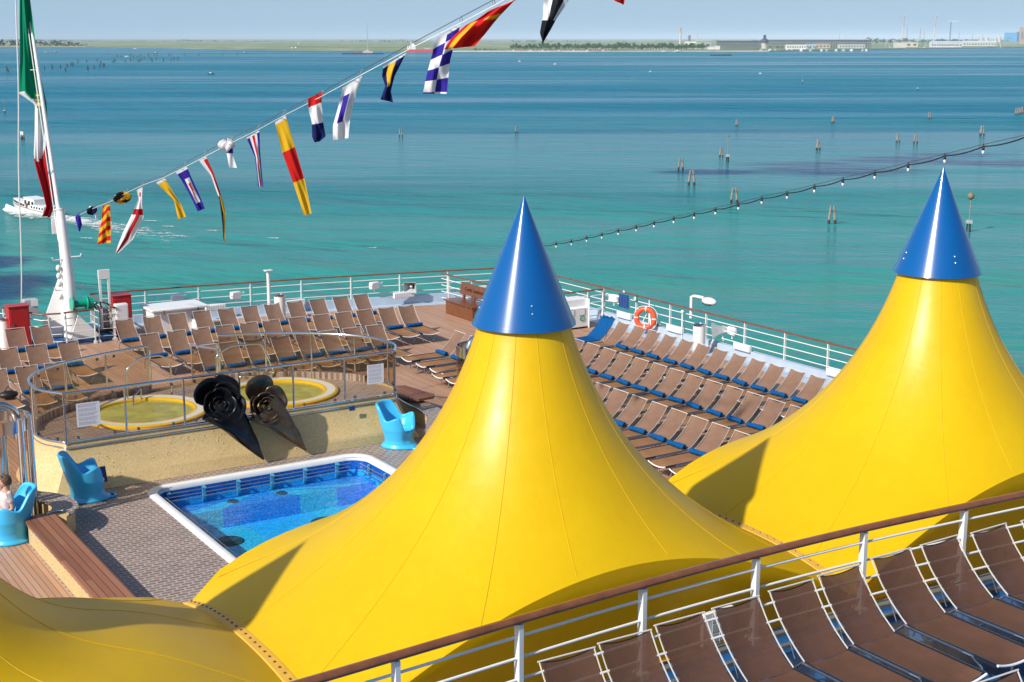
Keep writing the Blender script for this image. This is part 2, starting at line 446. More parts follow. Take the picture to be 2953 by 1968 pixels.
# ------------------------------------------------------------------ tents
SX, TY, HB = 7.4, 14.51, 2.18
ZC, ZAF, ZAN, ZAS, ZT, RR, ZR = 2.4, 3.28, 3.57, 2.68, 7.63, .54, 6.12
def arch(u, zc, za):
    u = min(1.0, abs(u))
    if za == ZAF: k = max(0, 1 - u ** 3) ** .72
    elif za == ZAN: k = max(0, math.cos(PI * u / 2)) ** .9
    else: k = 1 - u ** 2.3
    return zc + (za - zc) * k
def harmonic(bound, nx=57, ny=35):
    a, b = SX / 2, HB
    xs = np.linspace(-a, a, nx); ys = np.linspace(-b, b, ny)
    Z = np.zeros((ny, nx))
    for i, x in enumerate(xs): Z[0, i] = bound(x, -b); Z[-1, i] = bound(x, b)
    for j, y in enumerate(ys): Z[j, 0] = bound(-a, y); Z[j, -1] = bound(a, y)
    Z[1:-1, 1:-1] = (Z[0, :].mean() + Z[-1, :].mean()) / 2
    dx, dy = xs[1] - xs[0], ys[1] - ys[0]; wx, wy = 1 / dx ** 2, 1 / dy ** 2
    for _ in range(2500):
        Z[1:-1, 1:-1] = (wx * (Z[1:-1, :-2] + Z[1:-1, 2:]) + wy * (Z[:-2, 1:-1] + Z[2:, 1:-1])) / (2 * (wx + wy))
    def f(x, y):
        u = (x + a) / dx; v = (y + b) / dy
        i = min(max(int(u), 0), nx - 2); j = min(max(int(v), 0), ny - 2); u -= i; v -= j
        return (Z[j, i] * (1 - u) + Z[j, i + 1] * u) * (1 - v) + (Z[j + 1, i] * (1 - u) + Z[j + 1, i + 1] * u) * v
    return f
def edge_z(x, y):
    a, b = SX / 2, HB
    if y >= b - 1e-6: return arch(x / a, ZC, ZAF)
    if y <= -b + 1e-6: return arch(x / a, ZC, ZAN)
    return arch(y / b, ZC, ZAS)
h_a = harmonic(edge_z); h_l = harmonic(lambda x, y: math.log(math.hypot(x, y)))
KL = (ZR - h_a(0, 0)) / (h_l(0, 0) - math.log(RR))
def tent_z(x, y):
    r = max(math.hypot(x, y), RR * .96)
    return h_a(x, y) + KL * (h_l(x, y) - math.log(r))
def tent_pt(th, s):                                # th: angle, s: 0 ring .. 1 edge
    a, b = SX / 2, HB; c, d = math.cos(th), math.sin(th)
    Rb = min(a / abs(c) if abs(c) > 1e-9 else 1e9, b / abs(d) if abs(d) > 1e-9 else 1e9)
    r = RR * (Rb / RR) ** s
    x, y = r * c, r * d
    if s >= 1 - 1e-9: return Vector((x, y, edge_z(max(-a, min(a, x)) if abs(abs(x) - a) > 1e-6 else math.copysign(a, x), max(-b, min(b, y)) if abs(abs(y) - b) > 1e-6 else math.copysign(b, y))))
    return Vector((x, y, tent_z(x, y)))
ANG = []
ca = math.atan2(HB, SX / 2)
def seg(a, b, n): return [a + (b - a) * i / n for i in range(n)]
ANG = seg(-ca, ca, 26) + seg(ca, PI - ca, 38) + seg(PI - ca, PI + ca, 26) + seg(PI + ca, 2 * PI - ca, 38)

def make_tent(cx, label, caplabel, wide=1.0, dip=0.0):
    o = Vector((cx, TY, 0))
    def tp(th, s):                                   # a wider bay has the same cone on a flatter skirt
        p = tent_pt(th, s); r = math.hypot(p.x, p.y); k = max(0, min(1, (r - RR) / 1.6)); k = k * k * (3 - 2 * k)
        return Vector((p.x * (1 + (wide - 1) * k), p.y, p.z - dip * math.exp(-((r - 1.75) / .75) ** 2) * (1 - s ** 8) - (.9 * dip * max(0, p.y / HB) ** 2 * (1 - abs(2 * p.x / SX) ** 6) * k if dip else 0)))
    t = thing('peaked_tent', label, 'tent', o, group='yellow peaked tents along the bar')
    mb = MB(); NS = 44; n = len(ANG)
    vs = [o + tp(a, j / NS) for j in range(NS + 1) for a in ANG]
    fs = [(j * n + i, (j + 1) * n + i, (j + 1) * n + (i + 1) % n, j * n + (i + 1) % n) for j in range(NS) for i in range(n)]
    mb.add(vs, fs); mb.build('canopy', M['yellow'], t, smooth=80)
    # near skirt hanging from the front arch, with its bolted hem
    mb = MB()
    def sk(u, v):
        x = (u * 2 - 1) * SX / 2; xw = x * wide; zt = arch(x / (SX / 2), ZC, ZAN)
        z = zt + (2.02 - zt) * v
        y = -HB - .05 * math.sin(min(v * 5, 1) * PI / 2) + .48 * v
        return o + Vector((xw, y, z))
    mb.grid(sk, 48, 14); mb.build('skirt', M['yellow'], t, smooth=80)
    mb = MB()
    mb.beam(o + Vector((-SX / 2 * wide, -HB + .44, 1.95)), o + Vector((SX / 2 * wide, -HB + .44, 1.95)), .10, .17, 0)
    for i in range(24):
        x = wide * (-SX / 2 + .15 + i * (SX - .3) / 23)
        mb.ball(o + Vector((x, -HB + .385, 1.95)), .018, 6, 1)
    mb.build('hem_strip', [M['strip'], M['rivet']], t)
    # welded panel seams
    mb = MB()
    for a0 in [R(q) for q in (8, 32, 62, 90, 118, 148, 172, 200, 228, 253, 287, 312, 340)]:
        pts = []
        for j in range(0, 41):
            p = o + tp(a0, .02 + .965 * j / 40); pts.append(p + Vector((0, 0, .002)))
        mb.tube(pts, .0042, 5)
    mb.build('panel_seam', M['seam'], t)
    mb = MB()                                        # fold seam along the near arch
    mb.tube([o + Vector(((u * 2 - 1) * wide * SX / 2 * .97, -HB + .02, arch((u * 2 - 1) * .97, ZC, ZAN) + .003)) for u in [i / 40 for i in range(41)]], .005, 5)
    mb.build('edge_seam', M['seam'], t)
    # riveted joint to the next tent
    mb = MB(); K = 40
    def st(u, v):
        y = -HB + 2 * HB * v; x = SX / 2 * wide + (u - .5) * .20
        return o + Vector((x, y, arch(y / HB, ZC, ZAS) + .035 + (.012 if .15 < u < .85 else -.02)))
    mb.grid(st, 6, K)
    for i in range(30):
        y = -HB + .12 + i * (2 * HB - .24) / 29
        mb.ball(o + Vector((SX / 2 * wide, y, arch(y / HB, ZC, ZAS) + .05)), .019, 6, 1, (1, 1, .6))
    mb.build('joint_strip', [M['strip'], M['rivet']], t)
    # blue sheet-metal cap
    mb = MB(); base = 6.05; rb = .645
    prof = [(.004, ZT)]
    for i in range(1, 13): prof.append((rb * i / 12, ZT + (base - ZT) * i / 12))
    prof += [(rb - .012, base - .004), (rb - .02, base + .05), (.34, base + .40)]
    mb.lathe(prof, 64, o)
    cap = mb.build('cone_cap', M['cap_blue'], t, smooth=50)
    tag(cap, caplabel)
    for a in (-112, -15, 70, 160):
        for dz in (.22, .31):
            r = rb * (1 - dz / (ZT - base))
            mb = MB(); mb.ball(o + Vector(((r + .002) * math.cos(R(a)), (r + .002) * math.sin(R(a)), base + dz)), .012, 8); mb.build('cap_bolt', M['bolt'], cap)
    mb = MB()
    mb.cyl(o + Vector((-SX / 2 + .3, HB - .35, 0)), .07, 2.5); mb.build('post', M['white_metal'], t)
    mb = MB()
    mb.cyl(o + Vector((SX / 2 - .3, HB - .35, 0)), .07, 2.5); mb.build('post', M['white_metal'], t)
    return t
TX = 9.31
make_tent(TX, 'yellow tent nearest the middle, its blue cone in front of the white bin cabinet', 'glossy blue cone cap with white bolts')
make_tent(TX + SX, 'yellow tent on the right, its blue cone rising into the green water', 'glossy blue cone cap with white bolts')
W0 = 1.165; make_tent(TX - SX / 2 - SX / 2 * W0, 'yellow tent cut off at the lower left, only its shaded flank showing', 'blue cone cap', W0, .36)
make_tent(TX + 2 * SX, 'yellow tent beyond the right edge of the row', 'blue cone cap')

# ------------------------------------------------------------------ rails
def arclen(P):
    L = [0]
    for a, b in zip(P, P[1:]): L.append(L[-1] + (Vector(b) - Vector(a)).length)
    return L
def along(P, s):
    L = arclen(P)
    for i in range(len(P) - 1):
        if s <= L[i + 1] + 1e-9:
            f = (s - L[i]) / max(1e-9, L[i + 1] - L[i]); return Vector(P[i]).lerp(Vector(P[i + 1]), f)
    return Vector(P[-1])
def railing(label, P, z0, h, nb, posts, hr=(.10, .055), br=.014, pw=(.075, .03), group=None, wood=True, lowest=.2):
    P = [Vector((p[0], p[1], z0)) for p in P]
    o = P[0]
    t = thing('ship_railing', label, 'railing', o, group=group)
    top = [p + Vector((0, 0, h - hr[1] / 2)) for p in P]
    mb = MB()
    mb.tube(top, hr[0] / 2, 12, flat=hr[1] / hr[0]) if wood else mb.tube(top, hr[0] / 2, 8)
    mb.build('handrail', M['handrail'] if wood else M['white_metal'], t, smooth=60)
    if isinstance(posts, float):
        n = max(1, round(arclen(P)[-1] / posts)); ss = [arclen(P)[-1] * i / n for i in range(n + 1)]
    else: ss = posts
    for s in ss:
        p = along(P, s); q = along(P, min(s + .05, arclen(P)[-1])); r = along(P, max(s - .05, 0)); d = (q - r).normalized()
        mb = MB(); mb.box(p + Vector((0, 0, (h - hr[1]) / 2)), (pw[1], pw[0], h - hr[1]), math.atan2(d.y, d.x))
        mb.box(p + Vector((0, 0, .04)), (pw[1] + .06, pw[0] + .08, .08), math.atan2(d.y, d.x))
        mb.build('post', M['white_metal'], t, smooth=0)
    for i in range(nb):
        z = lowest + (h - .22 - lowest) * i / max(1, nb - 1)
        mb = MB(); mb.tube([p + Vector((0, 0, z)) for p in P], br, 8); mb.build('bar', M['white_metal'], t, smooth=60)
    return t
def yv(px, py): return at(px, py, 1.1)
# stern rail, right of the flagstaff
st_line = [(x, stern_y(x)) for x in (13.0, 15, 17, 19, 21, 23, 25, 26.3, 27.3)]
railing('long teak-topped white rail across the stern, right of the flagstaff', st_line, .0, 1.15, 4, 1.78)
railing('short run of stern rail at the left edge of the picture', [(x, stern_y(x)) for x in (4.0, 6.0, 8.0, 9.55)], 0, 1.15, 4, 1.75)
railing('teak-topped white rail along the right side of the deck, beside the lounger rows',
        [(27.3, 44.72), (28.0, 43.6), (28.3, 41.8), (28.33, 39), (28.33, 35), (28.33, 30), (28.33, 25), (28.33, 18)], 0, 1.15, 4,
        [1.3, 3.1, 5.9, 7.75, 9.55, 11.35, 13.15, 14.9, 16.65, 18.4, 20.1, 21.9, 23.7, 25.5])
# pen round the flagstaff
pl = yv(62, 868); pa = yv(118, 907); pb = yv(175, 904)
railing('angled rail closing the left side of the flagstaff pen', [(9.55, stern_y(9.55)), (pa.x, pa.y), (pb.x, pb.y)], 0, 1.12, 4, [.05, 1.2, 2.5, 3.3])
pc = yv(184, 902); pd = yv(270, 892)
railing('middle rail section in front of the white flagstaff', [(pc.x, pc.y), (pd.x, pd.y)], 0, 1.12, 4, [.04, 1.28])
pe = yv(278, 890); pf = yv(331, 887)
railing('angled rail closing the right side of the flagstaff pen', [(pe.x, pe.y), (pf.x, pf.y), (13.0, stern_y(13.0))], 0, 1.12, 4, [.04, .75, 1.9, 3.2])
# pen in the far right corner
q1 = yv(1273, 788)
railing('teak-topped rail round the far right corner of the stern, behind the wooden bench', [(q1.x, q1.y), (q1.x + .35, 38.95), (28.2, 38.95)], 0, 1.12, 4,
        [.5, 2.0, 3.6, 5.2, 7.9, 8.75])
# upper deck rail in front of the near loungers
UR = [(-5, 10.55), (0.5, 10.85), (4.75, 11.12), (7.1, 11.3), (8.8, 11.40), (10.4, 11.44), (12.1, 11.42), (13.75, 11.32), (15.5, 11.2), (18, 11.0), (22, 10.6)]
def sx(x):
    L = 0
    P = [Vector((a, b, 0)) for a, b in UR]
    for a, b in zip(P, P[1:]):
        if a.x <= x <= b.x: return L + (b - a).length * (x - a.x) / (b.x - a.x)
        L += (b - a).length
URS = [UR[0]]
for a, b in zip(UR, UR[1:]):
    for i in range(1, 5): URS.append((a[0] + (b[0] - a[0]) * i / 4, a[1] + (b[1] - a[1]) * i / 4))
P_ = [Vector((*p, 0)) for p in URS]
for _ in range(6): P_ = [P_[0]] + [(P_[i - 1] + P_[i] * 2 + P_[i + 1]) / 4 for i in range(1, len(P_) - 1)] + [P_[-1]]
railing('near upper-deck rail with thick teak handrail, crossing in front of the yellow tents', P_, UZ, 1.12, 4,
        [sx(x) for x in (2.2, 4.0, 5.75, 7.2, 8.83, 10.47, 12.15, 13.8, 15.5, 17.3)], hr=(.125, .085), br=.0165, pw=(.085, .055))
HAZE = 3.2e-5
def sea_mat():
    mt = mat('lagoon_water', (.02, .2, .2), .11, spec=.3); g = N(mt)
    g.b.inputs['IOR'].default_value = 1.33
    p0 = g.n('ShaderNodeNewGeometry').outputs['Position']
    p = g.map(p0, (1, 1, 1), (0, 0, PSI))             # x along the shore, y out to sea
    bank = g.noise(g.map(p, (.0016, .0050, 1), loc=(3.1, .4, 0)), 1.0, 5, .55)
    strk = g.noise(g.map(p, (.004, .03, 1)), 1.0, 4, .6)
    f = g.math('ADD', g.math('MULTIPLY', bank, .7), g.math('MULTIPLY', strk, .3))
    c = g.ramp(f, [(.34, (.004, .135, .19)), (.48, (.010, .215, .205)), (.62, (.028, .28, .215))])
    # deeper water farther out is bluer than the silty shallows near the ship
    sep = g.n('ShaderNodeSeparateXYZ'); g.L(p, sep.inputs[0])
    dist = g.math('ADD', sep.outputs[1], g.math('MULTIPLY', g.math('SUBTRACT', bank, .5), 700))
    deep = g.ramp(g.math('DIVIDE', dist, 1200.0), [(.16, 0.0), (.62, 1.0)])
    c = g.mix(g.math('MULTIPLY', deep, .75), c, (.005, .165, .30))
    sw = g.n('ShaderNodeTexNoise'); sw.inputs['Scale'].default_value = 1.0; sw.inputs['Detail'].default_value = 7; sw.inputs['Distortion'].default_value = 1.0
    g.L(g.map(p, (.016, .045, 1), loc=(1.7, 2.2, 0)), sw.inputs['Vector'])
    near = g.ramp(g.math('DIVIDE', dist, 1000.0), [(.12, 1.0), (.42, 0.0)])
    c = g.mix(g.math('MULTIPLY', g.math('MULTIPLY', g.ramp(sw.outputs['Fac'], [(.50, 0.0), (.66, 1.0)]), near), .6), c, (.045, .27, .17))
    # wind ruffle and cloud shadow, painted as dark patches into the water colour
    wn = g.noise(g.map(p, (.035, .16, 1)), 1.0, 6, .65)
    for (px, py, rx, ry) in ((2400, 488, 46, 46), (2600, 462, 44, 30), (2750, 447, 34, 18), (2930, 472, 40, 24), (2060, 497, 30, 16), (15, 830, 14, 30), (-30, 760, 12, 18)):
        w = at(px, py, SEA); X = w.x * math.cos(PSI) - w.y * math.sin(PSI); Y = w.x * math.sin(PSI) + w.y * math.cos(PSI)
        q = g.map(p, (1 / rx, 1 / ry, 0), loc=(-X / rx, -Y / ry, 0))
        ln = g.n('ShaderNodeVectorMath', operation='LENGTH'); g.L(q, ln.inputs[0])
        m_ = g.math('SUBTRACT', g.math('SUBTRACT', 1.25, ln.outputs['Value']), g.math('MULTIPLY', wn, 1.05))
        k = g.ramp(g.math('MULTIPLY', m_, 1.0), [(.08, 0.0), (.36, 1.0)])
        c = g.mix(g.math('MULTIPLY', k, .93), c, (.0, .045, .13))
    w1 = g.noise(g.map(p, (.20, .55, 1)), 1.0, 5, .62)
    w2 = g.noise(g.map(p, (.95, 2.2, 1)), 1.0, 4, .6)
    w3 = g.noise(g.map(g.map(p0, (1, 1, 1), (0, 0, PSI + .5)), (.035, .10, 1)), 1.0, 3, .5)
    calm = g.ramp(g.noise(g.map(p, (.0011, .0075, 1), (0, 0, 0), (.3, .7, 0)), 1.0, 5, .6), [(.40, .16), (.60, 1.0)])
    w4 = g.noise(g.map(g.map(p0, (1, 1, 1), (0, 0, PSI + .12)), (.085, .24, 1)), 1.0, 3, .55)
    w5 = g.noise(g.map(p, (.010, .028, 1)), 1.0, 3, .55)
    h = g.math('ADD', g.math('ADD', g.math('MULTIPLY', w1, .8), g.math('MULTIPLY', w2, .25)), g.math('ADD', g.math('ADD', g.math('MULTIPLY', w3, 4.0), g.math('MULTIPLY', w4, 2.0)), g.math('MULTIPLY', w5, 9.0)))
    bp = g.n('ShaderNodeBump'); bp.inputs['Distance'].default_value = 1.5
    g.L(g.math('MULTIPLY', calm, 1.0), bp.inputs['Strength']); g.L(h, bp.inputs['Height'])
    # silty water: diffuse body colour under a wind-roughened, partly reflecting surface
    df = g.n('ShaderNodeBsdfDiffuse'); g.L(c, df.inputs['Color']); g.L(bp.outputs[0], df.inputs['Normal'])
    gl = g.n('ShaderNodeBsdfGlossy'); gl.inputs['Roughness'].default_value = .12; g.L(bp.outputs[0], gl.inputs['Normal'])
    fr = g.math('MULTIPLY', schlick(g, .02, bp.outputs[0]), g.math('SUBTRACT', .78, g.math('MULTIPLY', calm, .36)))
    mx = g.n('ShaderNodeMixShader'); g.L(fr, mx.inputs[0]); g.L(df.outputs[0], mx.inputs[1]); g.L(gl.outputs[0], mx.inputs[2])
    g.L(mx.outputs[0], g.o.inputs[0]); g.nt.nodes.remove(g.b)
    return mt
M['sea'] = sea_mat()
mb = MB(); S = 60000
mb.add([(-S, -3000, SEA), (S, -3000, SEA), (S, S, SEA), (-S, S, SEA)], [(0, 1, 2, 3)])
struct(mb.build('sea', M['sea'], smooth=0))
# ------------------------------------------------------------------ sun loungers
LW = .60; SL = 1.22; SH = .33                        # width, seat length, seat height
BK = [(0, SH), (.15, SH + .10), (.29, SH + .22), (.41, SH + .345), (.51, SH + .475), (.60, SH + .615)]
def bkp(v):
    s = v * (len(BK) - 1); i = min(int(s), len(BK) - 2); f = s - i
    return BK[i][0] + (BK[i + 1][0] - BK[i][0]) * f, BK[i][1] + (BK[i + 1][1] - BK[i][1]) * f
def make_lounger(seat_m, back_m, LW=.585):
    t = thing('sun_lounger', 'lounger', 'sun lounger')
    w = LW / 2
    mb = MB()
    mb.grid(lambda u, v: Vector(((u - .5) * (LW - .05), -.01 - v * (SL - .03), SH + .012 - .018 * (1 - (2 * u - 1) ** 2) * (1 - .5 * v) - .05 * max(0, v - .8) / .2 * (1 - (2 * u - 1) ** 2))), 8, 14)
    mb.build('seat', seat_m, t, smooth=60)
    mb = MB()
    def bf(u, v):
        y, z = bkp(v); s = .03 * (1 - (2 * u - 1) ** 2)
        return Vector(((u - .5) * (LW - .05), y + s * .75, z - s * .6 - (.03 * (1 - (2 * u - 1) ** 2) if v > .99 else 0)))
    mb.grid(bf, 8, 14)
    mb.build('backrest', back_m, t, smooth=60)
    mb = MB()                                        # side rails and the bowed foot bar
    for s in (-1, 1):
        pts = [Vector((s * (w - .0), *bkp(i / 8))) for i in range(9)]
        for a, b in zip(pts, pts[1:]): mb.beam(a, b, .007, .016)
    y, z = bkp(1)
    mb.tube([(-w - .015 + (LW + .03) * i / 6, y, z) for i in range(7)], .010, 8)
    mb.build('frame', M['frame'], t)
    mb = MB()
    mb.tube([(-w + (LW) * i / 10, -SL - .012, SH + .005 - .05 * (1 - (2 * i / 10 - 1) ** 2)) for i in range(11)], .015, 8)
    mb.build('foot_bar', M['white_metal'], t)
    for s in (-1, 1):
        mb = MB(); mb.beam((s * w, .02, SH), (s * w, -SL, SH), .016, .05); mb.build('side_rail', M['rail_alu'], t)
    mb = MB(); mb.tube([(-w + .03, .20, SH - .02), (-w + .03, .30, SH + .17), (w - .03, .30, SH + .17), (w - .03, .20, SH - .02)], .009, 6)
    mb.build('backrest_support', M['alu'], t)
    for s in (-1, 1):                                # aluminium arm strip that curls into each pair of legs
        mb = MB()
        mb.tube([(s * (w + .022), .16, .0), (s * (w + .022), .15, SH - .10), (s * (w + .022), .04, SH + .0), (s * (w + .022), -.35, SH + .0), (s * (w + .022), -.80, SH + .0)], .012, 6, flat=1.4)
        mb.build('leg', M['alu'], t)
        mb = MB()
        mb.tube([(s * (w + .022), -.78, SH + .0), (s * (w + .02), -.90, SH + .0), (s * (w - .05), -.985, SH - .12), (s * (w - .12), -1.0, .0), (s * (w - .12), -.93, .008)], .013, 6)
        mb.build('leg', M['alu'], t)
    kids(t)
    return t
PROTO = {}
def lounger(kind, loc, rz, label, group, jit=.03):
    p = PROTO.get(kind)
    if p is None:
        p = make_lounger(*( (M['sling_seat'], M['sling_back']) if kind == 'tan' else (M['sling_dark'], M['sling_dark_back'], .635)))
        PROTO[kind] = p; o = p
    else: o = copy_tree(p)
    o.location = Vector(loc) + Vector((random.uniform(-1, 1), random.uniform(-1, 1), 0)) * .012
    o.rotation_euler = (0, 0, rz + random.uniform(-jit, jit))
    tag(o, label, 'sun lounger', group)
    return o
TW = {}
def towel(loc, rz, label, group='rolled blue towels on the loungers'):
    v = random.randrange(3)
    if v not in TW:
        mb = MB()
        sg = random.uniform(.03, .06)
        def f(u, a):
            r = .068 + .006 * math.sin(a * 2 * PI * 2 + u * 5 + v) + .004 * math.sin(u * 19 + v)
            x = (u - .5) * (.50 + sg)
            ed = min(1, min(u, 1 - u) / .05 + .72)
            return Vector((x, r * ed * math.cos(a * 2 * PI), r * ed * math.sin(a * 2 * PI) * .88 + .062))
        mb.grid(lambda a, u: f(u, a), 18, 16, wrap=True)
        for s in (-1, 1):                            # rolled ends: spiral folds
            x = s * (.25 + sg / 2)
            for r0, r1, d in ((.050, .036, .012), (.034, .018, .02), (.016, .0, .008)):
                mb.lathe([(r0, 0), (r0 - .004, -s * -.0 - d * s), (max(r1, .001), 0)], 16, (x * .995, 0, .062), axis=Matrix.Rotation(PI / 2, 3, 'Y'))
        TW[v] = mb.build('rolled_towel', M['towel'], None, smooth=50); o = TW[v]
    else:
        o = TW[v].copy(); COL.objects.link(o)
    o.location = loc; o.rotation_euler = (0, 0, rz + random.uniform(-.10, .10))
    return tag(o, label, 'rolled towel', group)
HY = .60                                             # run of the backrest behind the hinge
def row(xs, ytop, z, kind, name, ref, towels, group, side='stern'):
    for i, x in enumerate(xs):
        w = ORD[i]
        lounger(kind, (x * 1.008 + .30, ytop - HY, z), 0, f'{w} lounger from the {ref}, {name}', group)
        if towels and i not in (towels if isinstance(towels, set) else ()):
            towel((x * 1.008 + .30 + random.uniform(-.04, .04), ytop - HY - .06, z + SH + .012), 0, f'rolled towel on {w} lounger from the {ref}, {name}')
BR = 'tan loungers across the stern'
row([12.52, 13.36, 14.18, 15.0, 15.82, 16.6, 17.4, 18.19, 19.02, 19.85, 20.62], 43.2, 0, 'tan', 'rearmost stern row', 'red locker end', True, BR)
row([12.47, 13.28, 14.03, 14.76, 15.54, 16.29, 17.14, 17.95, 18.71, 19.47, 20.24, 20.95], 40.6, 0, 'tan', 'middle stern row', 'left', True, BR)
row([13.35, 13.99, 14.76, 15.57, 16.32, 17.10, 17.87, 18.63], 38.18, 0, 'tan', 'stern row just behind the glass screen', 'left', True, BR)
BL = 'tan loungers left of the flagstaff'
row([10.06, 9.30, 8.50], 43.5, 0, 'tan', 'rear row beside the red locker', 'flagstaff', True, BL)
row([10.14, 9.23, 8.45], 40.75, 0, 'tan', 'middle row left of the flagstaff', 'flagstaff', True, BL)
row([9.12, 8.35, 7.55, 6.80], 38.17, 0, 'tan', 'front row behind the left glass screen', 'right end', {2}, BL)
# rows facing the right-hand rail
def prow(x, ys, name, ref, z=0, no_towel=(), group='tan loungers in rows along the right rail'):
    for i, y in enumerate(ys):
        w = ORD[i]
        lounger('tan', (x - HY, y - .03, z), -PI / 2, f'{w} lounger from the {ref}, {name}', group, .02)
        if i not in no_towel:
            towel((x - HY - .06, y - .03 + random.uniform(-.04, .04), z + SH + .012), -PI / 2, f'rolled towel on {w} lounger from the {ref}, {name}')
r1 = [34.45 - .762 * i for i in range(14)]
prow(25.77, r1, 'row next to the right rail', 'towel-draped one', no_towel=(0,))
drap = lounger('tan', (25.84 - HY, 35.28, 0), -PI / 2, 'sun lounger draped with a long blue towel beside the lifebuoy', 'tan loungers in rows along the right rail', .0)
mb = MB()
def drape(u, v):
    s = (1 - v) * 1.62 - .0
    if s < .86: y, z = bkp(min(1, 1 - s / .86))
    else: y, z = -(s - .86), SH
    x = (u - .5) * .60 * (1 + .1 * math.sin(v * 3)) - .02
    f = .018 * math.sin(u * 17 + v * 2.0) + .012 * math.sin(u * 9 - v * 5)
    return Vector((x, y - .028 * (1 if s < .86 else .2) + (.02 if v > .97 else 0), z + .035 + f))
mb.grid(drape, 26, 34)
dr = mb.build('draped_towel', M['towel'], None, smooth=80, solid=.012)
dr.location = drap.location; dr.rotation_euler = drap.rotation_euler
tag(dr, 'long blue towel spread loosely over the end lounger by the lifebuoy', 'towel')
r2 = [36.15 - .760 * i for i in range(17)]
prow(23.12, r2, 'middle row along the right rail', 'far end', no_towel=(1,))
r3 = [33.6 - .758 * i for i in range(16)]
prow(20.53, r3, 'third row from the right rail', 'far end')
for i, y in enumerate([35.98, 35.1, 34.33, 33.6]):
    w = ORD[i]
    lounger('tan', (20.78 - HY, y - .12, 0), -PI / 2 + .02, f'{w} lounger from the far end of the short row beside the steel shower', 'short row of loungers by the right shower', .02)
    towel((20.78 - HY - .06, y - .12, SH + .012), -PI / 2, f'rolled towel on {w} lounger of the short row by the steel shower')
# near row on the upper deck
near = [(6.90, 10.42), (7.62, 10.46), (8.36, 10.50), (9.13, 10.53), (9.95, 10.59), (10.70, 10.63), (11.57, 10.70), (12.39, 10.70), (13.22, 10.68), (14.07, 10.64), (14.92, 10.60)]
for i, (x, y) in enumerate(near):
    lounger('dark', (x * 1.02 + .255, y * 1.02 - .62, UZ), -.015 + .004 * i, f'{ORD[i]} dark brown sun lounger from the left in the near upper-deck row', 'dark brown loungers on the upper deck', .008)
q_ = at(2930, 1932, UZ + .945)
lounger('dark', (q_.x - .32, q_.y - HY, UZ), -.02, 'dark brown sun lounger of which only the top edge shows at the lower right', 'dark brown loungers on the upper deck', 0)
# ------------------------------------------------------------------ swimming pool
PX0, PX1, PY0, PY1 = POOL
pool = thing('swimming_pool', 'rectangular blue-tiled swimming pool with white coping, partly under the yellow tent', 'swimming pool', (11.5, 28, 0))
def pooltile(name, col):
    mt = mat(name, col, .25); g = N(mt); tc = g.n('ShaderNodeTexCoord').outputs['Object']
    v = g.n('ShaderNodeTexVoronoi'); v.inputs['Scale'].default_value = 34; v.inputs['Randomness'].default_value = .3; g.L(tc, v.inputs['Vector'])
    s = g.n('ShaderNodeSeparateColor'); g.L(v.outputs['Color'], s.inputs[0])
    g.L(g.ramp(s.outputs[0], [(0, tuple(c * .72 for c in col)), (.6, col), (1, tuple(min(1, c * 1.35 + .01) for c in col))]), g.b.inputs['Base Color'])
    return mt
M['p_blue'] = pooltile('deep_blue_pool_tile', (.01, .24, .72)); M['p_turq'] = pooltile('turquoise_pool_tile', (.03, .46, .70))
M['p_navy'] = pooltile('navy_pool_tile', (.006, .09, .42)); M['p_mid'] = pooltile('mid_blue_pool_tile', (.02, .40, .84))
ip = ringpoly(PX0, PX1, PY0, PY1, .42); op = ringpoly(PX0 - .20, PX1 + .20, PY0 - .20, PY1 + .20, .55)
mb = MB(); n = len(ip)
prof = lambda f: [Vector((a[0] + (b[0] - a[0]) * f, a[1] + (b[1] - a[1]) * f, 0)) for a, b in zip(ip, op)]
rings = [(0, -.08), (0, .02), (.12, .035), (.5, .04), (.9, .03), (1, .0)]
vs = []
for f, z in rings: vs += [p + Vector((0, 0, z)) for p in prof(f)]
mb.add(vs, [(j * n + i, j * n + (i + 1) % n, (j + 1) * n + (i + 1) % n, (j + 1) * n + i) for j in range(len(rings) - 1) for i in range(n)])
mb.build('coping', M['white'], pool, smooth=60)
WL = -.305
mb = MB()
vs = [Vector((*p, -.08)) for p in ip] + [Vector((*p, -.30)) for p in ip] + [Vector((*p, -2.0)) for p in ip]
mb.add(vs, [(j * n + i, (j + 1) * n + i, (j + 1) * n + (i + 1) % n, j * n + (i + 1) % n) for j in range(1) for i in range(n)], 0)
mb.add(vs, [(j * n + i, (j + 1) * n + i, (j + 1) * n + (i + 1) % n, j * n + (i + 1) % n) for j in range(1, 2) for i in range(n)], 1)
mb.build('wall', [M['p_navy'], M['p_mid']], pool, smooth=60)
# tiled ledge along the far wall under water, with light rays in the tiling, and floor
mb = MB(); LZ = -.44; FZ = -.86; ly1 = 28.08; hub = (11.44, PY1)
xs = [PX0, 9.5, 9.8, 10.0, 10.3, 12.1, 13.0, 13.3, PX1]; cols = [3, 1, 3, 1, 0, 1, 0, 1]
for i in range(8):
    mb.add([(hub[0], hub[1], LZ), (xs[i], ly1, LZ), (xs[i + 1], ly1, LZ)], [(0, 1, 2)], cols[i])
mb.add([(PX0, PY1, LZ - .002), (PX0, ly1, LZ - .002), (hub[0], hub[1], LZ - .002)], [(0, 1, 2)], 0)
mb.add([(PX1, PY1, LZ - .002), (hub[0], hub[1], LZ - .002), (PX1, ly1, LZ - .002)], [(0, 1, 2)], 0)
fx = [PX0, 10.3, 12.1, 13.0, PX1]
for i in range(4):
    mb.add([(fx[i], ly1, LZ), (fx[i + 1], ly1, LZ), (fx[i + 1], ly1 - .05, FZ), (fx[i], ly1 - .05, FZ)], [(0, 1, 2, 3)], (1, 0, 1, 0)[i])
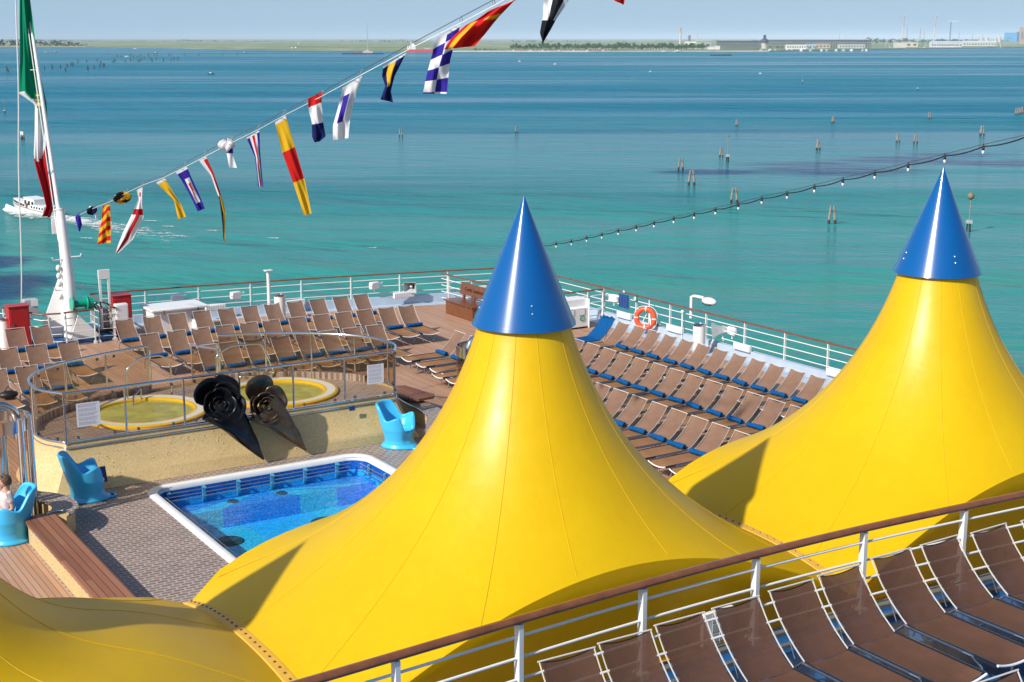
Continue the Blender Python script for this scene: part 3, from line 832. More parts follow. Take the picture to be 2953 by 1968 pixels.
def fl(x, f): return (11.2 + (x - 11.2) * (1 + .12 * f), ly1 - .05 - 6.2 * f, FZ)
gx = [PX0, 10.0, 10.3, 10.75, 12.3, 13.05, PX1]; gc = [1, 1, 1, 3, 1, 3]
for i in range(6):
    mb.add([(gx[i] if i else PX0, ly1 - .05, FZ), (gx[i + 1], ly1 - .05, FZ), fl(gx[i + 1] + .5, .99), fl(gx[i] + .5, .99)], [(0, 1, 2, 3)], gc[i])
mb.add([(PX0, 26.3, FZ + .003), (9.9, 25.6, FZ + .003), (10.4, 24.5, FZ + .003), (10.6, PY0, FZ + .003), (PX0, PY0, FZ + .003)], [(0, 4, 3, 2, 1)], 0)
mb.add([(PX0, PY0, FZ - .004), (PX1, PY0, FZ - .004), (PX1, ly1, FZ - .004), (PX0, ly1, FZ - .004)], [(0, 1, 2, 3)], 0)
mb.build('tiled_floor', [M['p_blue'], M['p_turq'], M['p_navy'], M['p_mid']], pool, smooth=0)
M['grate'] = mat('dark_green_grate', (.004, .05, .06), .6, bump=.6, bs=30)
for px, py, r, zz in ((671, 1447, .13, LZ), (812, 1423, .13, LZ), (660, 1562, .33, FZ), (939, 1505, .33, FZ)):
    q_ = at(px, py, zz)
    mb = MB(); mb.lathe([(.001, .02), (r * .8, .02), (r * .92, .012), (r, 0)], 28, (q_.x, q_.y, zz + .006))
    mb.build('drain_grate', M['grate'], pool)
def poolwater():
    mt = bpy.data.materials.new('pool_water'); mt.use_nodes = True; g = N(mt); g.nt.nodes.remove(g.b)
    p = g.n('ShaderNodeNewGeometry').outputs['Position']
    h = g.math('ADD', g.noise(g.map(p, (2.4, 3.4, 1)), 1.0, 4, .55), g.math('MULTIPLY', g.noise(p, 11, 3), .22))
    bp = g.n('ShaderNodeBump'); bp.inputs['Strength'].default_value = .32; bp.inputs['Distance'].default_value = .09; g.L(h, bp.inputs['Height'])
    t = g.n('ShaderNodeBsdfTransparent'); t.inputs[0].default_value = (.80, .97, 1.0, 1)
    s = g.n('ShaderNodeBsdfGlossy'); s.inputs['Roughness'].default_value = .04; g.L(bp.outputs[0], s.inputs['Normal'])
    mx = g.n('ShaderNodeMixShader'); g.L(schlick(g, .02, bp.outputs[0]), mx.inputs[0]); g.L(t.outputs[0], mx.inputs[1]); g.L(s.outputs[0], mx.inputs[2])
    g.L(mx.outputs[0], g.o.inputs[0])
    return mt
M['pool_water'] = poolwater()
mb = MB(); q = [Vector((11.5 + (p[0] - 11.5) * .998, 25.3 + (p[1] - 25.3) * .998, WL)) for p in ip]
mb.add(q, [tuple(range(n))]); mb.build('water', M['pool_water'], pool, smooth=0)
M['lip'] = mat('pale_turquoise_bracket', (.05, .32, .52), .4)
for z in (-.10, -.185, -.27):                          # overflow grab bars under the coping
    mb = MB(); mb.tube([(PX0 + .25, PY1 - .16, z), (PX1 - .35, PY1 - .16, z)], .013, 8); mb.build('grab_bar', M['alu'], pool)
    mb = MB(); mb.tube([(PX1 - .16, PY1 - .3, z), (PX1 - .16, PY0 + .4, z)], .013, 8); mb.build('grab_bar', M['alu'], pool)
    mb = MB(); mb.tube([(PX0 + .16, PY1 - .35, z), (PX0 + .16, PY0 + .4, z)], .013, 8); mb.build('grab_bar', M['alu'], pool)
for x in (9.35, 10.15, 10.95, 11.75, 12.55, 13.35):
    mb = MB(); mb.beam((x, PY1 - .04, -.08), (x, PY1 - .04, -.42), .07, .05); mb.beam((x, PY1 - .05, -.10), (x, PY1 - .17, -.10), .05, .03); mb.beam((x, PY1 - .05, -.27), (x, PY1 - .17, -.27), .05, .03)
    mb.build('bracket', M['lip'], pool)
for y in (28.3, 27.5, 26.7, 25.9):
    mb = MB(); mb.beam((PX1 - .05, y, -.10), (PX1 - .05, y, -.34), .05, .05); mb.beam((PX1 - .05, y, -.32), (PX1 - .2, y, -.32), .03, .03)
    mb.build('bracket', M['lip'], pool)

# ------------------------------------------------------------------ whirlpool platform
ZP = 1.0
def loop(z):
    raw = [(178, 1282), (585, 1223), (1145, 1137)]
    return raw
front = [(7.55, 29.9), (15.45, 29.9)]
left_arc = [(7.55, 29.9), (7.22, 30.5), (7.18, 31.2), (7.34, 31.85), (7.75, 32.42), (8.45, 32.93), (9.2, 33.25), (9.95, 33.5), (10.62, 33.66)]
right_arc = [(12.55, 33.95), (13.3, 33.72), (14.1, 33.3), (14.9, 32.7), (15.55, 31.95), (15.82, 31.2), (15.8, 30.5), (15.45, 29.9)]
def smooth_line(P, k=5):
    P = [Vector((*p, 0)) for p in P]; out = []
    for i in range(len(P) - 1):
        p0, p1, p2, p3 = P[max(i - 1, 0)], P[i], P[i + 1], P[min(i + 2, len(P) - 1)]
        for j in range(k):
            t = j / k
            out.append(.5 * ((2 * p1) + (p2 - p0) * t + (2 * p0 - 5 * p1 + 4 * p2 - p3) * t * t + (3 * p1 - p0 - 3 * p2 + p3) * t ** 3))
    return [(p.x, p.y) for p in out] + [(P[-1].x, P[-1].y)]
LA, RA = smooth_line(left_arc), smooth_line(right_arc)
plan = LA + RA[:-1] + [(15.45, 29.9)]
plat = thing('whirlpool_platform', 'raised gold-mosaic platform with two yellow whirlpools, behind the swimming pool', 'whirlpool platform', (11.5, 31.5, 0))
cx0 = Vector((11.5, 31.8, 0))
mb = MB(); base = []
for p in plan:
    v = Vector((*p, 0)); d = (v - cx0); 
    o_ = Vector((0, -.45, 0)) if p[1] < 30.0 else d.normalized() * (.42 if p[1] < 32 else .12)
    if p[1] < 30.0: o_ += Vector((-.40 if p[0] < 8 else (.42 if p[0] > 15 else 0), 0, 0))
    base.append(v + o_)
n = len(plan)
lv = 8; vs = []
for k in range(lv + 1):
    f = k / lv
    for b, p in zip(base, plan):
        q = b.lerp(Vector((*p, 0)), 1 - (1 - f) ** 1.5); q.z = ZP * f; vs.append(q)
mb.add(vs, [(k * n + i, k * n + (i + 1) % n, (k + 1) * n + (i + 1) % n, (k + 1) * n + i) for k in range(lv) for i in range(n)])
mb.build('wall', M['mosaic'], plat, smooth=45)
mb = MB()                                             # small glass studs set in the wall
for _ in range(90):
    x = random.uniform(8.0, 15.0); f = random.uniform(.08, .9); y = 29.45 + .45 * (1 - (1 - f) ** 1.5)
    mb.ball((x, y - .004, ZP * f), .013, 6)
mb.build('wall_stud', M['mosaic'], plat).__setitem__('kind', 'stuff')
M['tiles_pale'] = tiles(1.45)
def hole_face(mb, plan, centres, z):
    import mathutils.geometry as mg
    loops = [[Vector((*p, 0)) for p in plan]]
    for (x, y, a, b) in centres: loops.append([Vector((x + a * math.cos(2 * PI * i / 48), y + b * math.sin(2 * PI * i / 48), 0)) for i in range(48)])
    tri = mg.tessellate_polygon(loops); flat = [v for l in loops for v in l]
    fs = []
    for t in tri:
        a, b, c = (flat[i] for i in t)
        fs.append(tuple(t) if (b - a).cross(c - a).z > 0 else tuple(reversed(t)))
    mb.add([Vector((v.x, v.y, z)) for v in flat], fs)
TUBS = [(9.88, 31.80, 1.42), (13.27, 31.86, 1.40)]
FZP = .93
mb = MB(); hole_face(mb, [(p[0] * .996 + .046, p[1] * .996 + .127) for p in plan], [(x, y, r, r) for x, y, r in TUBS], FZP)
mb.build('tiled_floor', M['tiles_pale'], plat, smooth=0)
mb = MB()                                             # patterned tile kerb under the rear screen
for arc in (LA[12:], RA[:-14]):
    for a, b in zip(arc, arc[1:]): mb.beam((*a, 1.0), (*b, 1.0), .14, .20)
mb.build('tiled_kerb', M['tiles'], plat, smooth=0)
for nm, z, r in (('upper_trim', 1.02, .028), ('lower_trim', .90, .022)):
    mb = MB(); off = .03 if z < 1 else -.0
    mb.tube([Vector((p[0], p[1] - (off if p[1] < 30.2 else 0), z)) for p in (LA[::-1] + [(15.45, 29.9)] + RA[::-1][1:])], r, 8)
    mb.build(nm, M['steel'], plat, smooth=60)
M['tub_yellow'] = mat('yellow_tub_rim', (.80, .50, .01), .3, var=.08)
M['tub_water'] = None
def tubwater():
    mt = mat('yellow_green_tub_water', (.46, .42, .06), .05, spec=.5); g = N(mt); g.b.inputs['IOR'].default_value = 1.33
    tc = g.n('ShaderNodeTexCoord').outputs['Object']
    n = g.n('ShaderNodeTexNoise'); n.inputs['Scale'].default_value = 2.2; n.inputs['Detail'].default_value = 5; n.inputs['Distortion'].default_value = .8
    g.L(tc, n.inputs['Vector'])
    g.L(g.ramp(n.outputs['Fac'], [(.35, (.36, .33, .04)), (.6, (.50, .46, .06)), (.75, (.58, .54, .10))]), g.b.inputs['Base Color'])
    g.L(g.bump(g.noise(tc, 6, 3), .12, .05), g.b.inputs['Normal'])
    return mt
M['tub_water'] = tubwater()
for i, (x, y, r) in enumerate(TUBS):
    t = thing('whirlpool_tub', ('left' if i == 0 else 'right') + ' round yellow-rimmed whirlpool on the mosaic platform, behind the ' + ('black' if i == 0 else 'bronze') + ' rose', 'whirlpool', (x, y, FZP), group='round whirlpools on the platform')
    mb = MB(); mb.lathe([(r + .06, -.02), (r + .06, .05), (r + .03, .075), (r - .02, .075)], 56, (x, y, FZP)); mb.build('yellow_rim', M['tub_yellow'], t)
    mb = MB(); mb.lathe([(r - .02, .074), (r - .22, .066)], 56, (x, y, FZP)); mb.build('white_grating', M['white'], t)
    mb = MB(); mb.lathe([(r - .22, .066), (r - .27, .07), (r - .30, .05), (r - .31, -.10)], 56, (x, y, FZP)); mb.build('inner_rim', M['tub_yellow'], t)
    mb = MB(); mb.lathe([(.001, .012), (r - .305, .012)], 56, (x, y, FZP)); mb.build('water', M['tub_water'], t, smooth=0)
# glass screens
def screen(name, label, P, top, z0, step, ends=True):
    P = [Vector((*p, 0)) for p in P]; t = thing(name, label, 'glass screen', P[0] + Vector((0, 0, z0)))
    mb = MB(); mb.tube([p + Vector((0, 0, top)) for p in P], .031, 10); mb.build('top_rail', M['steel'], t, smooth=60)
    mb = MB(); vs = [p + Vector((0, 0, z0 + .06)) for p in P] + [p + Vector((0, 0, top - .06)) for p in P]; k = len(P)
    mb.add(vs, [(i, i + 1, k + i + 1, k + i) for i in range(k - 1)]); mb.build('glass_pane', M['glass'], t, smooth=80)
    L = arclen(P)[-1]; q = max(1, round(L / step))
    for i in range(q + 1):
        p = along(P, L * i / q)
        mb = MB(); mb.tube([p + Vector((0, 0, z0)), p + Vector((0, 0, top))], .026, 8)
        mb.build('post', M['steel'], t, smooth=60)
    mb = MB()
    for i in range(q):
        for f in (.2, .8):
            p = along(P, L * (i + f) / q)
            for z in (z0 + .1, top - .1): mb.box(p + Vector((0, 0, z)), (.05, .05, .06))
    mb.build('pane_clip', M['dark_steel'], t, smooth=0).__setitem__('kind', 'stuff')
    return t
screen('glass_screen', 'straight glass screen with steel posts along the front of the whirlpool platform', [(7.55, 29.9), (15.45, 29.9)], 2.1, 1.0, 1.36)
screen('glass_screen', 'curved glass screen round the left end of the whirlpool platform', LA, 2.1, .98, 1.15)
screen('glass_screen', 'curved glass screen round the right end of the whirlpool platform', RA, 2.1, .98, 1.15)
screen('glass_gate_wing', 'slanting glass wing left of the platform entrance steps', [(10.65, 33.68), (10.8, 34.15), (10.95, 34.6)], 1.75, .3, .6)
screen('glass_gate_wing', 'slanting glass wing right of the platform entrance steps', [(12.5, 33.95), (12.3, 34.35), (12.1, 34.75)], 1.75, .3, .6)
# steps into the platform
mb = MB()
for i in range(4): mb.box((11.6, 33.9 + .30 * i, (FZP - .2 * i - .1) / 2 - .02), (1.55, .30, FZP - .2 * i - .1))
tag(mb.build('entrance_steps', M['mosaic'], None, o=(11.6, 34, 0), smooth=0), 'short flight of steps between the two glass gate wings', 'steps')
def hoop(label, pts, r=.022):
    P = [Vector(p) for p in pts]; out = []
    for i in range(len(P)):
        if 0 < i < len(P) - 1:
            a = P[i] + (P[i - 1] - P[i]).normalized() * .12; b = P[i] + (P[i + 1] - P[i]).normalized() * .12
            for k in range(5):
                t = k / 4; out.append(a * (1 - t) ** 2 + P[i] * 2 * t * (1 - t) + b * t * t)
        else: out.append(P[i])
    mb = MB(); mb.tube(out, r, 10)
    return tag(mb.build('grab_rail', M['steel'], None, o=P[0], smooth=60), label, 'grab rail', 'steel grab rails by the whirlpools')
def pz(px, py, Y): return aty(px, py, Y)
hoop('steel grab hoop rising beside the left whirlpool', [(9.85, 33.0, .93), (9.85, 33.0, 1.72), (10.2, 33.0, 1.98), (10.75, 33.0, 1.98), (10.95, 33.0, 1.7), (10.95, 33.0, .93)])
hoop('steel grab hoop with a low return bar beside the right whirlpool', [(12.15, 33.1, .93), (12.15, 33.1, 1.78), (12.55, 33.1, 1.98), (13.35, 33.1, 1.95), (13.6, 33.1, 1.35), (13.7, 33.1, 1.12), (13.2, 33.1, 1.12), (12.75, 33.1, 1.2), (12.75, 33.1, .93)])
mb = MB(); mb.tube([(10.15, 32.9, .93), (10.15, 32.9, 1.25), (9.9, 32.7, 1.1), (9.85, 32.6, .95)], .02, 8)
tag(mb.build('grab_rail', M['steel'], None, o=(10.15, 32.9, .93)), 'small low steel handle at the rear edge of the left whirlpool', 'grab rail', 'steel grab rails by the whirlpools')
# notices fixed on the glass
def notice(label, c, w, h, nl):
    t = thing('notice_sheet', label, 'notice', c, group='white notices on the glass screen')
    mb = MB(); mb.box(c, (w, .008, h)); mb.build('sheet', M['paper'], t, smooth=0)
    mb = MB()
    for i in range(nl):
        if i % 5 == 4: continue
        ww = w * random.uniform(.70, .86)
        x0 = -w * .43
        y = 0
        while y < ww - .02:
            l = random.uniform(.025, .06); l = min(l, ww - y)
            mb.box((c[0] + x0 + y + l / 2, c[1] - .005, c[2] + h * (.45 - .9 * i / nl)), (l, .001, h * .020)); y += l + .012
    mb.build('printed_lines', M['ink'], t, smooth=0).__setitem__('kind', 'stuff')
p1 = aty(255, 1195, 29.86); notice('white printed notice on the glass in front of the left whirlpool', p1, .50, .52, 24)
p2 = aty(1083, 1079, 29.86); notice('white printed notice at the right end of the glass screen', p2, .44, .47, 22)
mb = MB(); c = aty(1015, 1179, 29.72); mb.box(c, (.15, .02, .10), rx=R(-16))
tag(mb.build('wall_plate', M['navy'], None, o=c, bevel=.004), 'small navy blue plate on the mosaic wall right of the roses', 'plate')
c = aty(298, 1368, 29.42)
mb = MB(); mb.box(c, (.13, .03, .34), rx=R(-20))
tag(mb.build('wall_plate', M['navy'], None, o=c, bevel=.004), 'navy blue plate on the mosaic wall behind the left blue chair', 'plate')

# ------------------------------------------------------------------ rose sculptures
def metal(name, a, b, c_, rough):
    mt = mat(name, a, rough, metal=.75); g = N(mt); tc = g.n('ShaderNodeTexCoord').outputs['Object']
    n = g.noise(tc, 2.6, 6, .65)
    g.L(g.ramp(n, [(.3, a), (.52, b), (.72, c_)]), g.b.inputs['Base Color'])
    g.L(g.bump(g.noise(tc, 9, 4), .25, .02), g.b.inputs['Normal'])
    return mt
M['rose_black'] = metal('blackened_metal', (.012, .012, .014), (.02, .02, .024), (.05, .055, .065), .36)
M['rose_bronze'] = metal('patinated_bronze', (.05, .036, .026), (.17, .105, .065), (.10, .12, .10), .36)
def rose(name, label, material, c, axis, size, tail, seed, big):
    rnd = random.Random(seed)
    t = thing(name, label, 'sculpture', c, group='metal rose sculptures on the mosaic wall')
    c = Vector(c); ax = Vector(axis).normalized()
    u = ax.cross(Vector((0, 0, 1))).normalized(); v = u.cross(ax).normalized()
    def petal(phi, r0, r1, depth, lift, wid, wav, cup):
        def f(a, s):
            th = phi + (a - .5) * wid * (1 - .15 * s)
            e = 1 - .35 * abs(2 * a - 1) ** 3
            rr = (r0 + (r1 - r0) * s ** .8 * e) * size
            dd = (-depth + (depth + lift) * s ** cup * e - (.16 * max(0, s - .8) / .2 * (s - .6))) * size
            w_ = wav * size * math.sin(a * 9 + seed + phi * 3) * s
            return c + u * math.cos(th) * rr + v * math.sin(th) * rr + ax * (dd + w_)
        return f
    mb = MB()
    for k in range(6):                                # tight heart, spiralling outwards
        mb.grid(petal(k * 2.2 + seed, .05 + .022 * k, .11 + .048 * k, .10, .34 - .025 * k, 2.5, .010, 1.0), 14, 7)
    mb.build('heart', material, t, smooth=80, solid=.012)
    for k in range(5):
        mb = MB(); mb.grid(petal(k * 1.30 + seed * .7, .20, .50 + .05 * rnd.random(), .18, .22, 1.9, .03, 1.3), 18, 9)
        mb.build('petal', material, t, smooth=80, solid=.014)
    for (phi, r1, wid, lift) in big:
        mb = MB(); mb.grid(petal(phi, .26, r1, .24, lift, wid, .035, 1.5), 20, 11)
        mb.build('petal', material, t, smooth=80, solid=.016)
    # wrapped calyx trailing down the wall to a point
    tl = Vector(tail); mb = MB()
    def cone(a, s):
        p = c - ax * .22 * size
        q = p.lerp(tl, s) + Vector((0, -.10 * math.sin(s * PI), .05 * math.sin(s * PI)))
        d = (tl - p).normalized(); e1 = d.cross(Vector((0, 1, 0))).normalized(); e2 = d.cross(e1).normalized()
        r = size * (.60 * (1 - s) ** .9 + .012) * (1 + .10 * math.sin(a * 2 * PI * 3 + s * 5))
        return q + (e1 * math.cos(a * 2 * PI) + e2 * math.sin(a * 2 * PI) * .62) * r
    mb.grid(cone, 30, 22, wrap=True); mb.build('calyx', material, t, smooth=80)
    for k in range(3):                                # leaves wrapped over the calyx
        a0 = .10 + .22 * k
        def leaf(a, s, a0=a0, k=k):
            ss = a0 + .52 * s; w_ = .17 * math.sin(min(1, s + .08) * PI) ** .7
            aa = (.62 + .10 * k + (a - .5) * w_ * 2 - .12 * s)
            return cone(aa, min(ss, .99)) + Vector((0, -.045 - .05 * math.sin(a * PI) * (1 - s), .02))
        mb = MB(); mb.grid(leaf, 10, 14); mb.build('leaf', material, t, smooth=80, solid=.012)
    return t
ca_ = aty(634, 1170, 29.35); ta_ = aty(760, 1326, 29.38)
rose('rose_sculpture', 'black metal rose sculpture leaning on the mosaic wall', M['rose_black'], (ca_.x, 29.42, ca_.z), (-.10, -1, .35), .72, (ta_.x, 29.36, ta_.z), 1,
     [(2.15, 1.02, 1.5, -.22), (3.45, .86, 1.9, .10), (1.0, .90, 1.9, .16), (2.3, .74, 1.9, .22), (5.0, .52, 1.9, .20)])
cb_ = aty(765, 1175, 29.38); tb_ = aty(880, 1298, 29.42)
rose('rose_sculpture', 'brown bronze rose sculpture leaning on the mosaic wall', M['rose_bronze'], (cb_.x, 29.42, cb_.z), (.05, -1, .30), .66, (tb_.x, 29.36, tb_.z), 4,
     [(1.45, 1.10, 1.75, .20), (2.7, .92, 1.8, .06), (.3, .62, 1.6, .24), (4.4, .62, 2.0, .22), (5.6, .56, 1.7, .24)])

# ------------------------------------------------------------------ blue chairs
def sst(x, a, b):
    t = max(0, min(1, (x - a) / (b - a))); return t * t * (3 - 2 * t)
def make_chair():
    t = thing('moulded_chair', 'chair', 'chair')
    mb = MB(); NA = 56
    def rim(th):
        a = abs(((th + PI) % (2 * PI)) - PI)           # 0 front, pi back
        return .40 + .36 * sst(a, R(36), R(60)) - .10 * sst(a, R(66), R(108)) + .36 * sst(a, R(108), R(146))
    prof_o = [(0.0, .375), (.025, .40), (.05, .39), (.10, .355), (.2, .35), (.32, .375), (.45, .405)]
    def shell(u, v):
        th = u * 2 * PI; h = rim(th); a = abs(((th + PI) % (2 * PI)) - PI); back = sst(a, R(100), R(170))
        flare = .055 * (1 - sst(a, 0, R(55))) + .04 * back
        if v < .5:                                     # outside, base to rim
            z = h * (v / .5) ** 1.15
            r = np.interp(z, [p[0] for p in prof_o], [p[1] for p in prof_o])
            if z < .10: r += flare * (1 - z / .10) * 1.6
            r += .09 * back * max(0, (z - .4) / .6) + .035 * sst(a, R(45), R(80)) * max(0, (z - .4) / .3)
            r -= .05 * (1 - sst(a, R(25), R(55))) * sst(z, .08, .25)
        elif v < .56:
            z = h + .022 * math.sin((v - .5) / .06 * PI); r = shell_r(th, h, back, a) - .075 * (v - .5) / .06
        else:
            s = (v - .56) / .44; zi = h + (.385 - h) * min(1, s / .7)
            r0 = shell_r(th, h, back, a) - .075
            r = r0 + (.27 - r0) * sst(s, 0, .7)
            z = zi
            if s > .7: r = .27 * (1 - (s - .7) / .3) + .0005; z = .385 - .02 * (s - .7) / .3
        return Vector((r * math.cos(th) * 1.02, r * math.sin(th) * .98, z))
    def shell_r(th, h, back, a):
        r = np.interp(h, [p[0] for p in prof_o], [p[1] for p in prof_o])
        return r + .09 * back * max(0, (h - .4) / .6) + .035 * sst(a, R(45), R(80)) * max(0, (h - .4) / .3) - .05 * (1 - sst(a, R(25), R(55)))
    mb.grid(shell, NA, 60, wrap=True); mb.build('shell', M['plastic_blue'], t, smooth=80, sub=1)
    mb = MB()
    mb.tube([(.47 + .085 * math.cos(a), .085 * 1.5 * math.sin(a), .022) for a in [2 * PI * i / 20 for i in range(20)]], .026, 8, closed=True)
    mb.build('rocker_lip', M['plastic_blue'], t, smooth=80)
    kids(t); return t
ch = make_chair(); GC = 'blue moulded chairs round the pool'
def chair(o, loc, rz, label):
    o.location = loc; o.rotation_euler = (0, 0, rz); tag(o, label, 'chair', GC)
chair(ch, (7.70, 28.98, 0), R(-8), 'light blue moulded chair between the curved tiled bench and the mosaic wall')
chair(copy_tree(ch), (15.10, 29.0, 0), R(-58), 'light blue moulded chair at the right end of the mosaic wall by the pool corner')
chair(copy_tree(ch), (5.68, 27.24, 0), R(178), 'blue moulded chair the woman sits in at the left edge')
ph = at(1312, 1150, .8); chair(copy_tree(ch), (ph.x + .32, ph.y, 0), R(-150), 'light blue moulded chair mostly hidden behind the middle yellow tent')

# ------------------------------------------------------------------ benches and showers
bt = [at(73, 1492, .47), at(150, 1476, .47), at(403, 1748, .47), at(277, 1737, .47)]
B0, B1 = Vector((5.93, 27.1, 0)), Vector((5.93, 18.0, 0))
t = thing('long_bench', 'long low bench with varnished teak slats running towards the yellow tent', 'bench', (6.2, 24, 0))
mb = MB(); mb.prism([(5.92, 18), (6.52, 18), (6.52, 27.05), (6.44, 27.15), (6.05, 27.12), (5.92, 27.0)], .40, .46); mb.build('slatted_top', M['teak_dark'], t, smooth=0, bevel=.012)
mb = MB(); mb.prism([(5.965, 18), (6.42, 18), (6.42, 26.98), (5.965, 26.9)], 0, .34); mb.build('mosaic_base', M['mosaic'], t, smooth=0)
mb = MB(); mb.prism([(5.945, 18), (6.46, 18), (6.46, 27.0), (5.945, 26.95)], .342, .398); mb.build('tiled_edge', M['tiles'], t, smooth=0)
def arcbench(label, path, w, z):
    t = thing('curved_bench', label, 'bench', (*path[0], 0)); P = smooth_line(path, 6)
    Lf, Rt = [], []
    for i, p in enumerate(P):
        a = Vector((*P[max(i - 1, 0)], 0)); b = Vector((*P[min(i + 1, len(P) - 1)], 0)); d = (b - a).normalized(); nx = Vector((-d.y, d.x, 0)) * w / 2
        Lf.append((p[0] + nx.x, p[1] + nx.y)); Rt.append((p[0] - nx.x, p[1] - nx.y))
    def cap(q, r):                                    # round the ends
        q, r = Vector((*q, 0)), Vector((*r, 0)); m_ = (q + r) / 2; d = q - m_; e = Vector((-d.y, d.x, 0)); return [tuple((m_ + d * math.cos(PI * i / 8) + e * math.sin(PI * i / 8)))[:2] for i in range(1, 8)]
    poly = Lf + cap(Lf[-1], Rt[-1])[::1] + Rt[::-1]
    # keep the outline counter-clockwise
    A = sum(a[0] * b[1] - b[0] * a[1] for a, b in zip(poly, poly[1:] + poly[:1]))
    if A < 0: poly = poly[::-1]
    mb = MB(); mb.prism(poly, z - .06, z); mb.build('tiled_top', M['tiles'], t, smooth=30)
    mb = MB(); cx = sum(p[0] for p in poly) / len(poly); cy = sum(p[1] for p in poly) / len(poly)
    Li = [(a[0] * .86 + b[0] * .14, a[1] * .86 + b[1] * .14) for a, b in zip(Lf, Rt)]; Ri = [(b[0] * .86 + a[0] * .14, b[1] * .86 + a[1] * .14) for a, b in zip(Lf, Rt)]
    pi_ = Li + Ri[::-1]
    if sum(a[0] * b[1] - b[0] * a[1] for a, b in zip(pi_, pi_[1:] + pi_[:1])) < 0: pi_ = pi_[::-1]
    mb.prism(pi_, 0, z - .061); mb.build('mosaic_base', M['mosaic'], t, smooth=30)
    mb = MB(); mb.tube([(*p, z - .02) for p in poly], .018, 6, closed=True); mb.build('steel_edge', M['steel'], t)
    return t
arcbench('curved tiled bench on a gold mosaic base in front of the left steel shower',
         [(5.3, 28.55), (5.9, 28.55), (6.45, 28.35), (6.78, 27.85), (6.80, 27.3), (6.55, 26.93)], .46, .48)
arcbench('curved tiled bench right of the whirlpool platform, under the small teak slab',
         [(15.5, 27.95), (15.95, 28.75), (16.38, 29.45), (16.58, 30.2), (16.6, 31.0), (16.7, 31.8)], .46, .45)
mb = MB(); mb.prism([(17.0, 30.75), (17.15, 30.95), (16.95, 32.2), (16.45, 32.35), (16.30, 31.3), (16.40, 30.85), (16.55, 30.72)], .52, .58)
tag(mb.build('teak_slab', M['teak_dark'], None, o=(16.7, 31.5, .5), smooth=0, bevel=.02), 'dark teak slab seat lying on the right-hand curved bench', 'seat slab')
def shower(label, c, r, a0, a1, mirror=1):
    t = thing('deck_shower', label, 'shower', c); c = Vector(c)
    mb = MB(); mb.lathe([(r, .12), (r, 1.95)], 24, c, 0, a0, a1); mb.build('curved_glass', M['glass'], t, smooth=80)
    mb = MB(); mb.lathe([(r + .012, 1.95), (r + .012, 2.2), (r - .012, 2.2), (r - .012, 1.95), (r + .012, 1.95)], 36, c)
    mb.build('steel_band', M['steel'], t)
    for a in (a0, a0 + (a1 - a0) * .12, a1):
        p = c + Vector((r * math.cos(a), r * math.sin(a), 0))
        mb = MB(); mb.tube([p, p + Vector((0, 0, 2.22))], .07, 14); mb.build('post', M['steel'], t, smooth=60)
    mb = MB(); mb.cyl(c, .14, 2.0, 20); mb.build('water_column', M['steel'], t)
    mb = MB(); mb.tube([c + Vector((-mirror * .38 + mirror * .0, 0, 1.85))] + [c + Vector((-mirror * (.36 * math.cos(PI * i / 10)), 0, 2.1 + .32 * math.sin(PI * i / 10))) for i in range(11)] + [c + Vector((mirror * .36, 0, 1.7))], .085, 16)
    mb.build('arched_pipe', M['steel'], t, smooth=60)
    mb = MB(); mb.tube([c + Vector((0, -.14, 1.0)), c + Vector((0, -.24, 1.0))], .02, 8); mb.ball(c + Vector((0, -.25, 1.0)), .035, 8); mb.build('tap', M['steel'], t)
    mb = MB(); mb.lathe([(.001, .06), (r - .05, .06), (r + .04, .10), (r + .04, 0)], 28, c); mb.build('tray', M['tiles'], t)
    return t
shower('round steel and glass deck shower at the left edge, behind the seated woman', (5.86, 28.35, 0), .60, R(-60), R(200), 1)
ps = at(1329, 1004, 2.2)
shower('round steel and glass deck shower half hidden behind the middle yellow tent', (ps.x + .60, ps.y + .05, 0), .60, R(40), R(330) - PI * 0, -1)

# ------------------------------------------------------------------ seated woman
M['skin'] = mat('skin', (.55, .30, .21), .5, spec=.3); M['hair'] = mat('short_brown_hair', (.10, .055, .03), .6, bump=.6, bs=60)
M['blouse'] = mat('pale_floral_blouse', (.62, .55, .56), .8, dirt=(.30, .22, .24), vs=26)
M['shorts'] = mat('dark_skirt', (.06, .06, .09), .8)
def skinmesh(name, pts, edges, mt, parent, sub=2):
    me = bpy.data.meshes.new(name); o = ORG[parent]
    me.from_pydata([tuple(Vector(p[:3]) - o) for p in pts], edges, [])
    ob = bpy.data.objects.new(name, me); COL.objects.link(ob); ob.parent = parent; ORG[ob] = o
    sk = ob.modifiers.new('skin', 'SKIN'); sk.use_smooth_shade = True
    s = ob.modifiers.new('sub', 'SUBSURF'); s.levels = sub; s.render_levels = sub
    me.update()
    if not me.skin_vertices: me.attributes  # layer made by the modifier
    for i, p in enumerate(pts):
        r = p[3]; me.skin_vertices[0].data[i].radius = (r, p[4] if len(p) > 4 else r)
    me.skin_vertices[0].data[0].use_root = True
    me.materials.append(mt)
    return ob
hp = at(8, 1391, 1.17); X0, Y0 = 5.66, 27.24
w_ = thing('person', 'short-haired woman in a pale blouse sitting in the blue chair at the left', 'person', (X0, Y0, .42))
def P3(dx, dy, z, r, r2=None): return (X0 + dx, Y0 + dy, z, r, r2 or r)
